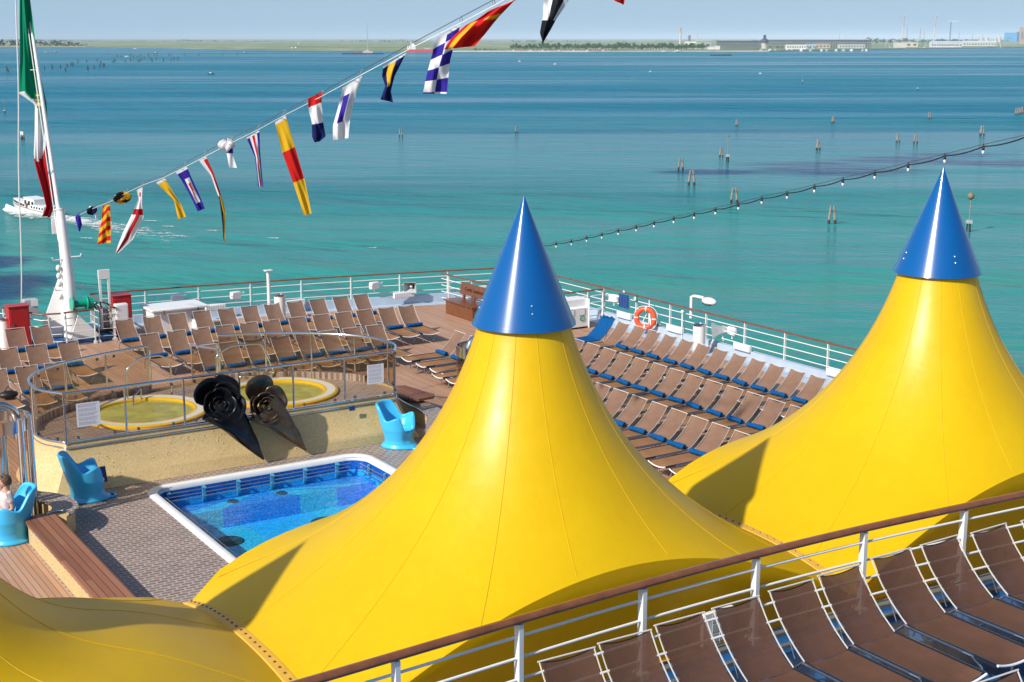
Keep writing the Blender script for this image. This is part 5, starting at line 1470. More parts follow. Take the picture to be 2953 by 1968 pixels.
# small uplight on the upper deck between the near loungers? (boards of light on the deck stay bare)
# ------------------------------------------------------------------ signal flags on their line
FL = {'r': (.62, .014, .012), 'y': (.80, .46, .02), 'b': (.035, .02, .30), 'n': (.008, .014, .10), 'w': (.80, .79, .80), 'k': (.012, .014, .022), 'g': (.0, .25, .13), 'c': (.45, .012, .02)}
FM = {}
for k_, c_ in FL.items():
    mt = mat({'r': 'red_bunting', 'y': 'yellow_bunting', 'b': 'violet_blue_bunting', 'n': 'navy_bunting', 'w': 'white_bunting', 'k': 'black_bunting', 'g': 'green_bunting', 'c': 'deep_red_bunting'}[k_], c_, .75, spec=.2, var=.06, vs=6)
    g = N(mt); tr = g.n('ShaderNodeBsdfTranslucent'); tr.inputs[0].default_value = (*c_, 1)
    mx = g.n('ShaderNodeMixShader'); mx.inputs[0].default_value = .3
    g.L(g.b.outputs[0], mx.inputs[1]); g.L(tr.outputs[0], mx.inputs[2]); g.L(mx.outputs[0], g.o.inputs[0]); FM[k_] = mt
KEY = list(FM)
LP0, LP1 = (271, 594, 41.0), (1329.8, 49.4, 23.4)
A3, B3 = atd(*LP0), atd(*LP1)
def z5(x, y): return (x / 3.1365, 500 + y / 3.1365)
def z1(x, y): return (x / 3.1365, y / 3.1365)
def z2(x, y): return (740 + x / 3.1365, y / 3.1365)
def z3(x, y): return (1480 + x / 3.1365, y / 3.1365)
# depth of the line as seen at image column x (the line is straight in space)
def line_depth(x):
    lo, hi = -.4, 1.8
    for _ in range(60):
        m_ = (lo + hi) / 2; p = A3.lerp(B3, m_) - Vector((0, 0, CAMZ)); xx = CX + F * p.dot(RT) / p.dot(FW)
        if xx < x: lo = m_
        else: hi = m_
    p = A3.lerp(B3, lo) - Vector((0, 0, CAMZ)); return p.dot(FW)
def sag_pt(px, py): return atd(px, py, line_depth(px))
t = thing('flag_line', 'thin dark wire with a white rope carrying the row of signal flags', 'flag line', sag_pt(190, 632))
WIRE = [(190, 632), (228, 614), (271, 594), (318, 575), (366.7, 549), (413, 527), (472.5, 506), (535.6, 468.7), (592.4, 438.4), (668.6, 399.2), (748, 360), (821.3, 319.8), (931, 264), (1043.5, 203), (1181.6, 129), (1329.8, 49.4), (1424, 0), (1500, -42), (1640, -120), (1800, -210)]
W3 = [sag_pt(*p) for p in WIRE]
mb = MB(); mb.tube(W3, .0065, 6); mb.build('wire', M['dark_steel'], t, smooth=60)
ROPE = [(p[0], p[1] + (7 if p[0] < 500 else 13 if p[0] < 1200 else 17)) for p in WIRE]
mb = MB(); mb.tube([sag_pt(*p) for p in ROPE], .008, 6); mb.build('rope', M['white'], t, smooth=60)
for p, q in list(zip(WIRE, ROPE))[2:18]:
    a, b_ = sag_pt(*p), sag_pt(*q)
    mb = MB(); mb.tube([a + Vector((0, 0, .02)), a + Vector((.03, 0, -.05)), b_, a + Vector((-.03, 0, -.05)), a + Vector((0, 0, .02))], .006, 5); mb.build('snap_hook', M['alu'], t)
vdir = (B3 - A3); vdir.z = 0; vdir.normalize(); NRM = Vector((-vdir.y, vdir.x, 0))   # across the line
def lerp_poly(P, s):
    L = [0]
    for a, b_ in zip(P, P[1:]): L.append(L[-1] + math.hypot(b_[0] - a[0], b_[1] - a[1]))
    s *= L[-1]
    for i in range(len(P) - 1):
        if s <= L[i + 1] + 1e-9:
            f = (s - L[i]) / max(1e-9, L[i + 1] - L[i]); return (P[i][0] + (P[i + 1][0] - P[i][0]) * f, P[i][1] + (P[i + 1][1] - P[i][1]) * f)
    return P[-1]
def onplane(px, py, o):                               # sight line against the vertical plane of the hoist
    d = ray(px, py); n_ = PLN; t_ = (o - Vector((0, 0, CAMZ))).dot(n_) / d.dot(n_); return Vector((0, 0, CAMZ)) + d * t_
PLN = Vector((math.sin(PSI - .12), math.cos(PSI - .12), 0))
GF = 'signal flags on the dressing line'
def flag(label, Lp, Rp, pat, rip=.05, nu=20, nv=34, ph=0.0, group=GF):
    o = sag_pt((Lp[0][0] + Rp[0][0]) / 2, (Lp[0][1] + Rp[0][1]) / 2)
    mb = MB()
    def f(u, v):
        a, b_ = lerp_poly(Lp, v), lerp_poly(Rp, v)
        p = onplane(a[0] + (b_[0] - a[0]) * u, a[1] + (b_[1] - a[1]) * u, o)
        return p + PLN * rip * min(1, v * 3) * (math.sin(u * 6.0 + v * 4 + ph) + .5 * math.sin(u * 13 - v * 7 + ph * 2))
    mb.grid(f, nu, nv, lambda u, v: KEY.index(pat(u, v)))
    ob = mb.build('signal_flag', [FM[k_] for k_ in KEY], None, o=o, smooth=80)
    return tag(ob, label, 'signal flag', group)
def crumple(label, c, r, cols, tail, seed):
    rnd = random.Random(seed); o = sag_pt(*c); rr = r / F * line_depth(c[0])
    mb = MB(); ph_ = [rnd.uniform(0, 6) for _ in range(6)]
    def f(u, v):
        th, fi = 2 * PI * u, PI * v
        k = 1 + .25 * math.sin(3 * th + ph_[0] + 4 * v) + .18 * math.sin(5 * th + 7 * v + ph_[1])
        return o + Vector((math.sin(fi) * math.cos(th) * rr * 1.15 * k, math.sin(fi) * math.sin(th) * rr * .6 * k, math.cos(fi) * rr * .75 * k))
    mb.grid(f, 30, 20, lambda u, v: KEY.index(cols[int((u * 5 + v * 3 + .3 * math.sin(v * 9))) % len(cols)]), wrap=True)
    if tail:
        Lp, Rp, tc = tail
        mb.grid(lambda u, v: onplane(*[a + (b_ - a) * u for a, b_ in zip(lerp_poly(Lp, v), lerp_poly(Rp, v))], o) + PLN * .02 * math.sin(u * 6 + v * 5), 8, 14, lambda u, v: KEY.index(tc[min(len(tc) - 1, int(v * len(tc)))]))
    return tag(mb.build('signal_flag', [FM[k_] for k_ in KEY], None, o=o, smooth=80), label, 'signal flag', GF)
V = lambda f, *ps: [f(*p) for p in ps]
solid = lambda c: (lambda u, v: 'w' if v < .05 else c)
flag('small plain blue pennant, lowest on the flag line beside the flagstaff', V(z5, (708, 368), (678, 400), (690, 450), (716, 525)), V(z5, (724, 362), (735, 430), (742, 470), (722, 530)), lambda u, v: 'b', .02)
crumple('bundled navy and white flag knotted round the line', z5(830, 338), 13, 'nnwnk', (V(z5, (852, 350), (860, 400), (878, 440)), V(z5, (872, 345), (880, 395), (882, 438)), 'ww'), 3)
flag('red and yellow zigzag striped flag', V(z5, (928, 298), (915, 420), (898, 520), (880, 643)), V(z5, (996, 275), (1001, 400), (1001, 520), (1002, 628)),
     lambda u, v: 'ry'[int(v * 8 + (u * 1.7 if u < .62 else 1.05 + (u - .62) * -2.6) + .3) % 2] if not (u > .62) else 'ry'[int(v * 8 + 1.5) % 2], .03)
crumple('bundled black and yellow flag wrapped round the line', z5(1105, 218), 18, 'ykyyk', None, 8)
flag('long white flag with a dark red cross', V(z5, (1237, 152), (1250, 240), (1212, 330), (1110, 540), (1040, 722)), V(z5, (1291, 122), (1288, 290), (1296, 400), (1200, 600), (1070, 722)),
     lambda u, v: 'c' if (.30 < v < .39 or (.36 < u < .66 and (v > .34 or (v < .12 and v > .05)))) else 'w', .035)
flag('plain yellow flag tapering downwards', V(z5, (1412, 84), (1480, 150), (1570, 245), (1590, 320), (1610, 418)), V(z5, (1490, 42), (1530, 110), (1580, 200), (1640, 290), (1683, 392)), solid('y'), .03)
flag('violet blue flag with a white-edged red wedge', V(z5, (1590, -8), (1640, 60), (1700, 170), (1790, 345)), V(z5, (1690, -62), (1740, 60), (1800, 190), (1855, 320)),
     lambda u, v: 'w' if v < .05 else ('r' if .36 < v < .78 and .40 + .1 * v < u < .62 + (.78 - v) * .4 - .1 else ('w' if .24 < v < .82 and .30 < u < .78 else 'b')), .03)
flag('long narrow pennant, white and red above, black and yellow below', V(z5, (1800, -113), (1905, 20), (1985, 240), (2010, 450), (2020, 590), (2030, 618)), V(z5, (1862, -155), (1930, -10), (2006, 220), (2043, 360), (2034, 520), (2036, 621)),
     lambda u, v: ('w' if u < .5 or v < .04 else 'r') if v < .48 else ('k' if u < .45 else 'y'), .02)
crumple('knotted blue and white flag with a short hanging tail', z1(2056, 1318), 19, 'wwbww', (V(z1, (2038, 1350), (2055, 1420), (2075, 1520)), V(z1, (2108, 1350), (2108, 1420), (2145, 1520)), 'bwww'), 5)
k = 2953 / 2353
flag('narrow flag of blue, white and red lengthwise stripes', [(711, 398), (734, 452), (741, 500), (745, 538)], [(748, 376), (750, 440), (755, 500), (760, 541)], lambda u, v: 'w' if v < .04 else 'bwrwb'[min(4, int(u * 5))], .03)
flag('long yellow, red and yellow banded flag', V(z2, (165, 1108), (235, 1390)) + [(848, 536), (877, 622)], V(z2, (262, 1045), (353, 1352)) + [(880, 525), (898.5, 616)], lambda u, v: 'w' if v < .035 else ('r' if .33 < v < .66 else 'y'), .035)
flag('red, white and navy banded flag with a curled corner', V(z2, (465, 892), (466, 970), (500, 1120), (502, 1240), (525, 1290)), V(z2, (604, 828), (588, 900), (597, 1080), (626, 1235), (570, 1282)), lambda u, v: 'r' if v < .20 else ('w' if v < .60 else 'n'), .04)
flag('white flag with a violet blue oblong in the middle', V(z2, (778, 795), (740, 960), (690, 1140), (690, 1270)), V(z2, (955, 685), (890, 890), (845, 1080), (830, 1250)), lambda u, v: 'b' if .22 < u < .56 and .22 < v < .70 else 'w', .05)
flag('navy flag with a yellow lengthwise stripe', V(z2, (1145, 605), (1135, 690), (1165, 780), (1120, 900)), V(z2, (1356, 476), (1250, 690), (1215, 830), (1235, 930)), lambda u, v: 'w' if v < .045 else ('y' if .24 < u < .60 and v < .66 else 'n'), .06)
flag('violet blue and white chequered flag', V(z2, (1610, 360), (1590, 490), (1535, 700), (1502, 848)), V(z2, (1850, 215), (1800, 370), (1755, 540), (1718, 850)),
     lambda u, v: 'w' if v < .05 else 'wb'[(int(u * 2) + int(v * 5.0 + .15)) % 2], .05, 24, 40)
flag('red flag with yellow stripes swung out sideways', V(z2, (2105, 95), (1990, 180), (1900, 225), (1760, 350), (1690, 450)), V(z2, (2440, -50), (2330, 10), (2200, 150), (2080, 300), (1970, 420)),
     lambda u, v: 'w' if v < .06 else ('y' if (.10 < u < .26 and v > .40) or (.46 < u < .95 and abs(v - .36 - .10 * u) < .045) else 'r'), .10, 26, 40)
flag('white flag with a broad black band, cut by the top edge', V(z3, (290, -150), (275, 60), (275, 150), (241, 300), (262, 388)), V(z3, (560, -150), (490, 30), (400, 170), (350, 260), (268, 388)),
     lambda u, v: 'k' if (v > .62 or .34 < u < .80) else 'w', .06)
flag('red flag of which only a corner shows at the top edge', V(z3, (960, -160), (930, -60), (918, 8), (985, 40)), V(z3, (1100, -160), (1040, -60), (1012, 0), (1000, 43)), lambda u, v: 'r', .04)
# national ensign drooping along the flagstaff
epl = Vector((-.30, 1, 0)).normalized()
eo = atx(100, 300, fx_ - .15)
def ens(px, py):
    d = ray(px, py); t_ = (eo - Vector((0, 0, CAMZ))).dot(PLN) / d.dot(PLN); return Vector((0, 0, CAMZ)) + d * t_
Lp = [(52, -60), (51, 60), (52, 180), (46, 270), (94, 304), (93, 380), (90, 460), (103, 510), (118, 560), (128, 600), (116, 627)]
Rp = [(76, -60), (92, 60), (104, 170), (118, 240), (131, 300), (133, 350), (133, 420), (136, 480), (147, 530), (153, 590), (141, 630)]
en = thing('national_ensign', 'large green, white and red flag drooping in folds along the flagstaff', 'flag', eo)
def efn(u, v):
    a, b_ = lerp_poly(Lp, v), lerp_poly(Rp, v)
    p = ens(a[0] + (b_[0] - a[0]) * u, a[1] + (b_[1] - a[1]) * u)
    return p + PLN * (.10 * math.sin(u * 10 + v * 3) + .04 * math.sin(u * 23 - v * 6) + .25)
def ecol(u, v):
    gw = .50 + (.10 if u > .72 else 0) - .04 * (u < .3); return 0 if v < gw else (1 if v < .735 + .03 * math.sin(u * 5) else 2)
mb = MB(); mb.grid(efn, 44, 90, ecol); mb.build('cloth', [FM['g'], FM['w'], FM['c']], en, smooth=80)
pe_ = ens(112, 292); mb = MB()
mb.grid(lambda u, v: pe_ + RT * (.16 * (u - .5)) + Vector((0, 0, .42 * (.5 - v))) - PLN * (-.02 + .02 * math.sin(v * 9)), 4, 8, lambda u, v: 0 if (int(v * 6) % 2 == 0) else 1)
mb.build('crest', [mat('crest_gold', (.5, .36, .03), .6), mat('crest_green', (.08, .12, .03), .6)], en)

# ------------------------------------------------------------------ festoon lights
BX = [1568, 1604, 1648, 1692, 1735.7, 1783, 1835, 1886.5, 1943, 2002, 2063.5, 2129.5, 2197, 2270, 2349, 2431, 2523, 2619.5, 2725, 2836]
BY = [709, 702, 695, 685, 675.5, 664.5, 654, 642, 629.5, 617, 603.5, 589, 572, 557, 538, 518.5, 498, 475, 450, 423]
S0, S1 = atd(1568, 706, 41), atd(2836, 423, 24.7)
def fdepth(x):
    lo, hi = -.6, 1.6
    for _ in range(50):
        m_ = (lo + hi) / 2; p = S0.lerp(S1, m_) - Vector((0, 0, CAMZ)); xx = CX + F * p.dot(RT) / p.dot(FW)
        if xx < x: lo = m_
        else: hi = m_
    return (S0.lerp(S1, lo) - Vector((0, 0, CAMZ))).dot(FW)
pts2 = [(1440, 737), (1500, 722)] + list(zip(BX, BY)) + [(2960, 395), (3100, 360)]
P3d = [atd(x, y, fdepth(x)) for x, y in pts2]
fst = thing('festoon_lights', 'string of small white bulbs on black cable running above the right-hand loungers', 'string lights', P3d[0])
mb = MB(); cab = []
for a, b_ in zip(P3d, P3d[1:]):
    for i in range(6):
        t_ = i / 6; cab.append(a.lerp(b_, t_) - Vector((0, 0, .035 * 4 * t_ * (1 - t_))))
mb.tube(cab + [P3d[-1]], .012, 6); mb.build('cable', M['black'], fst, smooth=60)
mb = MB(); mb.tube([p + Vector((0, 0, .035)) for p in P3d], .006, 5); mb.build('support_wire', M['dark_steel'], fst, smooth=60)
M['bulb'] = mat('frosted_bulb', (.8, .8, .82), .25)
for p in P3d[2:22]:
    k = .66; Z = lambda L: [(r * k, z * k) for r, z in L]
    mb = MB(); mb.lathe(Z([(.001, .0), (.034, 0), (.036, -.05), (.040, -.06), (.036, -.075), (.034, -.115), (.001, -.115)]), 10, p + Vector((0, 0, .01))); mb.tube([p + Vector((0, 0, .01)), p + Vector((0, 0, .05))], .009, 6)
    so_ = mb.build('lamp_socket', M['black'], fst)
    mb = MB(); mb.lathe(Z([(.026, 0), (.034, -.03), (.034, -.06), (.022, -.088), (.001, -.098)]), 10, p + Vector((0, 0, -.068))); mb.build('bulb', M['bulb'], so_, smooth=80)
# ------------------------------------------------------------------ lagoon: piles, boats, far shore
def foam_mat(scale, thr, soft):
    mt = mat('white_foam', (.72, .76, .74), .8, spec=.2); g = N(mt); tc = g.n('ShaderNodeTexCoord')
    n = g.n('ShaderNodeTexNoise'); n.inputs['Scale'].default_value = scale; n.inputs['Detail'].default_value = 7; n.inputs['Roughness'].default_value = .68; n.inputs['Distortion'].default_value = .7
    g.L(tc.outputs['Object'], n.inputs['Vector'])
    at_ = g.n('ShaderNodeAttribute'); at_.attribute_name = 'dens'
    f = g.math('ADD', n.outputs['Fac'], g.math('MULTIPLY', g.math('SUBTRACT', at_.outputs['Fac'], 1.0), .55))
    g.L(g.ramp(f, [(thr, 0.0), (thr + soft, 1.0)]), g.b.inputs['Alpha'])
    return mt
def foam(name, fn, nu, nv, dens, mt, kind='structure'):
    mb = MB(); mb.grid(fn, nu, nv); ob = mb.build(name, mt, None, o=fn(.5, .5), smooth=0)
    a = ob.data.attributes.new('dens', 'FLOAT', 'POINT')
    a.data.foreach_set('value', [dens(i / nu, j / nv) for j in range(nv + 1) for i in range(nu + 1)])
    ob['kind'] = kind; return ob
# passenger launch under way
bow, ster = at(45, 602, SEA), at(162, 625, SEA)
hd_ = (bow - ster); hd_.z = 0; BL_ = hd_.length; hd_.normalize(); sd = Vector((hd_.y, -hd_.x, 0))
la = thing('passenger_launch', 'white passenger launch with dark windows speeding along with a foaming bow wave, at the left', 'boat', ster)
def lp(x, y, z): return ster + hd_ * (x * BL_) + sd * y + Vector((0, 0, z))
def hull(u, v):
    x = u * 1.06 - .0; w = 2.2 * (1 - max(0, (u - .45) / .55) ** 2.2) * (.85 + .15 * min(1, u * 5)); rise = .9 + .95 * u ** 2
    if v < .5: s = -1; k = v / .5
    else: s = 1; k = (1 - v) / .5
    return lp(x - .05 * (1 - k) * (u > .9), s * w * (.72 + .28 * k ** .6), -.25 + (rise + .25) * k)
mb = MB()
for s in (-1, 1):
    mb.grid(lambda u, v, s=s: lp(u * (1 + .06 * v), s * 2.2 * max(.012, 1 - max(0, (u - .45) / .55) ** 2.2) * (.70 + .30 * v ** .6), -.3 + (1.3 + .75 * u ** 2) * v), 24, 6)
mb.add([lp(0, -1.6, -.3), lp(0, 1.6, -.3), lp(0, 2.2, 1.0), lp(0, -2.2, 1.0)], [(0, 1, 2, 3)])
mb.build('hull', M['white'], la, smooth=50)
mb = MB(); mb.grid(lambda u, v: lp(u * 1.05, (v - .5) * 4.4 * max(.01, 1 - max(0, (u - .45) / .55) ** 2.2), .98 + .75 * u ** 2), 24, 4); mb.build('deck', mat('launch_timber', (.25, .15, .09), .4), la, smooth=0)
mb = MB()
for s in (-1, 1): mb.tube([lp(u * 1.05, s * 2.22 * max(.01, 1 - max(0, (u - .45) / .55) ** 2.2), 1.0 + .75 * u ** 2) for u in [i / 20 for i in range(21)]], .09, 6)
mb.build('rubbing_strake', mat('grey_timber', (.3, .24, .2), .6), la)
def cabin(x0, x1, w, z0a, z0b, h, nm, wn):
    mb = MB()
    vs = []
    for x, z in ((x0, z0a), (x1, z0b)):
        ww = w * (1 - max(0, (x - .5) / .5) ** 2.2 * .75)
        vs += [lp(x, -ww, z), lp(x, ww, z), lp(x, ww * .9, z + h), lp(x, -ww * .9, z + h)]
    mb.add(vs, [(0, 3, 2, 1), (4, 5, 6, 7), (0, 1, 5, 4), (1, 2, 6, 5), (2, 3, 7, 6), (3, 0, 4, 7)])
    ob = mb.build(nm, M['white'], la, smooth=0)
    for s in (-1, 1):
        for i in range(wn):
            mb = MB(); f0, f1 = (i + .2) / wn, (i + .8) / wn; q = []
            for f, k in ((f0, .32), (f1, .32), (f1, .78), (f0, .78)):
                x = x0 + (x1 - x0) * f; z = z0a + (z0b - z0a) * f; ww = w * (1 - max(0, (x - .5) / .5) ** 2.2 * .75)
                q.append(lp(x, s * (ww * (1 - .1 * k) + .02), z + h * k))
            mb.add(q, [(0, 1, 2, 3) if s < 0 else (3, 2, 1, 0)]); mb.build('window', M['black'], ob, smooth=0)
cabin(.56, .97, 1.9, 1.05, 1.55, 1.0, 'fore_cabin', 6)
cabin(.10, .42, 1.95, .95, 1.0, 1.0, 'aft_cabin', 5)
cabin(.34, .60, 1.75, 1.0, 1.2, 2.1, 'wheelhouse', 3)
mb = MB(); mb.add([lp(.33, -1.75, 3.15), lp(.33, 1.75, 3.15), lp(.61, 1.65, 3.38), lp(.61, -1.65, 3.38)], [(0, 1, 2, 3)]); mb.build('wheelhouse_roof', M['white'], la, smooth=0, solid=.12)
mb = MB(); mb.box(lp(.52, -1.78, 1.6), (.1, .8, 1.2), math.atan2(hd_.y, hd_.x) + PI / 2); mb.build('doorway', mat('doorway_timber', (.16, .07, .03), .5), la, smooth=0)
FM1 = foam_mat(.55, .34, .2)
foam('bow_wave', lambda u, v: lp(1.02 - v * 1.15, -1.6 - (1.4 + 6.5 * v ** .8) * (u - .12) * 1.0, .10 + .9 * math.sin(min(1, u * 1.6) * PI) * (1 - v) ** 2 + .25 * math.sin(u * PI)), 14, 30, lambda u, v: min(1.25, 1.35 - .55 * v - .6 * max(0, u - .55)), FM1, 'stuff')['label'] = 'white bow wave foaming along the launch'
foam('bow_wave', lambda u, v: lp(1.02 - v * 1.1, 1.4 + (1.0 + 5.5 * v) * u, .12 + .4 * math.sin(u * PI) * (1 - v)), 10, 24, lambda u, v: 1.15 - .6 * v - .5 * u, FM1, 'stuff')['label'] = 'foam on the far side of the launch'
foam('wake', lambda u, v: lp(-.0 - v * 2.8, (u - .5) * (5 + 16 * v), .10), 16, 60, lambda u, v: 1.20 - .62 * v ** .7 - .35 * abs(2 * u - 1) ** 2, FM1, 'stuff')['label'] = 'foaming wake trailing behind the launch'
# scattered whitecaps of the ship's own wake
FM2 = foam_mat(1.2, .40, .16)
for (px, py, l, w) in ((490, 656, 8, 2.2), (615, 668, 6, 2.0), (792, 690, 6, 2.2), (1075, 718, 5, 1.4), (250, 632, 9, 3), (310, 648, 12, 3), (400, 668, 12, 3), (440, 640, 10, 2.4), (520, 684, 10, 2.4), (255, 690, 8, 2)):
    c_ = at(px, py, SEA); e = Vector((math.cos(-PSI - .35), math.sin(-PSI - .35), 0)); f_ = Vector((-e.y, e.x, 0))
    foam('whitecap', lambda u, v, c_=c_, l=l, w=w: c_ + e * l * (u - .5) + f_ * w * (v - .5) + Vector((0, 0, .12 + .15 * math.sin(v * PI))), 12, 6, lambda u, v: 1.05 - .9 * max(abs(2 * u - 1), abs(2 * v - 1)) ** 1.5, FM2)
# mooring piles in groups of two or three
M['pile'] = mat('weathered_pile_wood', (.30, .25, .20), .85, var=.45, vs=3, bump=.5, bs=6)
M['pile_foot'] = mat('weedy_pile_foot', (.025, .025, .016), .6)
rp = random.Random(11)
def bricola(px, y0, y1, n, label, wid=1.0, board=False):
    b = at(px, y1, SEA); d = (b - Vector((0, 0, CAMZ))).dot(FW); h = (y1 - y0) / F * d * 1.04
    t = thing('mooring_piles', label, 'mooring piles', b, group='bound mooring piles in the lagoon')
    for i in range(n):
        a = 2 * PI * i / n - PSI + rp.uniform(-.25, .25); q = b + Vector((math.cos(a), math.sin(a), 0)) * h * .19 * wid; top = b + Vector((math.cos(a), math.sin(a), 0)) * h * .085 * wid + Vector((0, 0, h * (1 - .10 * rp.random())))
        k = q.lerp(top, .22)
        mb = MB(); mb.tube([q - Vector((0, 0, 1)), k], [h * .078, h * .074], 10, 1); mb.tube([k, q.lerp(top, .6), top], [h * .074, h * .068, h * .052], 10, 0)
        mb.build('pile', [M['pile'], M['pile_foot']], t, smooth=50)
    mb = MB(); zc = b + Vector((0, 0, h * .72)); mb.tube([zc + Vector((h * .145 * wid * math.cos(a), h * .145 * wid * math.sin(a), 0)) for a in [2 * PI * i / 14 for i in range(14)]], h * .014, 5, closed=True); mb.build('binding', M['dark_steel'], t)
    if board:
        mb = MB(); mb.box(b + Vector((-.3, -.5, h * .62)), (h * .34, .08, h * .4), -PSI); mb.build('white_board', M['white'], t, smooth=0)
    return t
BP = [(1156, 371, 395, 2, 'pair of piles standing alone below the navy and yellow flag'), (1488.6, 363, 384, 3, 'pile group alone left of the centre, above the middle blue cone'),
      (2124, 345, 364, 3, 'small pile group under the far factory buildings'), (2079, 427, 453, 3, 'pile group just left of the white light marker'),
      (1963, 456, 490, 2, 'leftmost pile pair of the dark water patch'), (1994, 491, 535, 2, 'pile pair at the left end of the dark water patch, nearer'),
      (2117, 540, 586, 2, 'tall pile pair right behind the string of bulbs'), (2402, 336, 355, 3, 'far pile group above the dark patch'),
      (2358, 404, 433, 3, 'stout pile group just above the dark water patch'), (2589, 387, 411, 3, 'left one of two neighbouring pile groups above the string of bulbs'),
      (2640, 386, 414, 2, 'right one of two neighbouring pile groups above the string of bulbs'), (2680, 324, 344, 2, 'farthest pile pair on the right'),
      (2831, 363, 391, 3, 'thick pile group close above the string of bulbs at the right'), (2398.6, 595, 646, 2, 'nearest pile pair, between the two blue cones')]
for px, y0, y1, n, l in BP: bricola(px, y0, y1, n, l, 1.0 if n == 2 else 1.15)
for i, px in enumerate((2930, 2938, 2946)): bricola(px, 312 - i * 2, 333 - i * 2, 2, ('left', 'middle', 'right')[i] + ' one of the pile groups crowded at the right picture edge', .8)
bricola(65, 376, 402, 3, 'pile group with a white notice board beside the pale rope', 1.0, True)
def marker(px, y0, ym, y1, head, label):
    b = at(px, y1, SEA); d = (b - Vector((0, 0, CAMZ))).dot(FW); s = d / F
    t = thing('channel_marker', label, 'channel marker', b, group='light markers on poles in the lagoon')
    hm, ht = (y1 - ym) * s, (y1 - y0) * s
    for i in range(3):
        a = 2 * PI * i / 3; q = b + Vector((math.cos(a), math.sin(a), 0)) * .45
        mb = MB(); mb.tube([q - Vector((0, 0, 1)), b + Vector((math.cos(a), math.sin(a), 0)) * .3 + Vector((0, 0, hm * .75))], [.17, .15], 8); mb.build('pile', M['pile_foot'], t)
    mb = MB(); mb.box(b + Vector((0, 0, hm * .88)), (1.1, 1.1, hm * .28), -PSI); mb.build('box', M['grey'], t, smooth=0, bevel=.03)
    mb = MB(); mb.tube([b + Vector((0, 0, hm)), b + Vector((0, 0, ht))], .09, 8); mb.build('pole', M['pile'], t)
    if head: mb = MB(); mb.ball(b + Vector((0, 0, ht)), head, 14); mb.build('lamp_head', mat('dull_brown_paint', (.2, .16, .1), .6), t)
marker(2098, 393, 447, 468, .32, 'pale light marker on a slim pole among the piles, left of the dark patch')
marker(2793, 566, 636, 669, .72, 'slim marker pole with a brown ball top beside the right blue cone')
marker(2314, 217, 234, 241, 0, 'small far marker with a thin pole, right of the middle')
marker(2646, 253, 254, 263, 0, 'tiny box on piles far out at the right')
marker(14, 287, 318, 327, 0, 'thin dark marker pole at the left edge')
# far-off small piles
z1c = lambda x, y: (x / 3.1365, y / 3.1365)
TP = [(62, 640), (78, 655), (405, 632), (473, 627), (547, 617), (592, 648), (606, 610), (643, 595), (660, 600), (707, 568), (785, 563), (795, 634), (853, 623), (880, 557), (903, 614), (912, 590), (937, 606), (947, 602), (1025, 567), (1040, 555), (1062, 518), (1097, 518), (1135, 563), (1183, 509), (1183, 552), (1207, 529), (1245, 519), (1255, 561), (1272, 511), (1272, 550), (1305, 534), (1340, 512), (1365, 548), (1378, 555), (1398, 508), (1413, 544), (1418, 511), (1478, 553), (1525, 506), (1543, 506), (1550, 550), (1572, 543), (1610, 545), (1672, 506), (1798, 507), (2010, 502), (2145, 501)]
M['dark_pile'] = mat('dark_wet_wood', (.05, .055, .06), .8)
proto = None
for i, (x, y) in enumerate(TP):
    b = at(*z1c(x, y), SEA)
    if proto is None:
        mb = MB()
        for k in range(3):
            a = 2 * PI * k / 3; mb.tube([b + Vector((math.cos(a) * .8, math.sin(a) * .8, -1)), b + Vector((math.cos(a) * .35, math.sin(a) * .35, 5.2))], [.42, .30], 7)
        proto = mb.build('mooring_piles', M['dark_pile'], None, o=b, smooth=50); o_ = proto
    else: o_ = proto.copy(); COL.objects.link(o_); o_.location = b; o_.scale = (1, 1, rp.uniform(.7, 1.15)); o_.rotation_euler = (0, 0, rp.random() * 3)
    tag(o_, 'tiny dark mooring pile in the scattered field far off at the upper left', 'mooring piles', 'far field of mooring piles')
# small boats
def smallboat(px, py, L, label, mast=0, col='white', name='small_boat'):
    b = at(px, py, SEA); t = thing(name, label, 'boat', b, rz=-PSI)
    o = Vector(b); e, f = Vector((1, 0, 0)), Vector((0, 1, 0))
    mb = MB(); mb.grid(lambda u, v: o + Vector((L * (u - .5), (v - .5) * L * .3 * (1 - abs(2 * u - 1) ** 3 * .9), (L * .10 + .4) * (abs(2 * v - 1) ** 1.5))), 10, 6); mb.build('hull', M[col], t, smooth=60, solid=.1)
    mb = MB(); mb.box(o + Vector((-L * .08, 0, L * .12 + .5)), (L * .36, L * .2, L * .12 + .3)); mb.build('cabin', M['white'], t, bevel=.1)
    if mast: mb = MB(); mb.tube([o + Vector((0, 0, .4)), o + Vector((0, 0, mast))], .09, 6); mb.build('mast', M['grey'], t)
    return t
smallboat(1225 / 3.1365, 447 / 3.1365, 14, 'small white sailing boat near the marsh, upper left', 16)
smallboat(497 / 3.1365, 480 / 3.1365, 11, 'small dark sailing boat before the wooded island', 14, 'black')
smallboat(1408 / 3.1365, 484 / 3.1365, 12, 'small dark boat with a tall mast right of the pile field', 20, 'black')
smallboat(2210 / 3.1365, 484 / 3.1365, 12, 'small dark boat with a mast left of the barge', 18, 'black')
smallboat(1148 / 3.1365, 518 / 3.1365, 9, 'pale cabin boat among the far piles', 0)
smallboat(412 / 3.1365, 474 / 3.1365, 4, 'tiny white buoy boat before the wooded island', 4)
smallboat(1908 / 3.1365, 674 / 3.1365, 7, 'small dark rowing boat alone on the blue water, upper left', 0, 'black')
smallboat(1480 + 1366 / 3.1365, 472 / 3.1365, 16, 'white sailing boat moored before the bushy bank', 26)
smallboat(1480 + 1487 / 3.1365, 472 / 3.1365, 22, 'white tug with a tall wheelhouse moored before the tall chimney', 12)
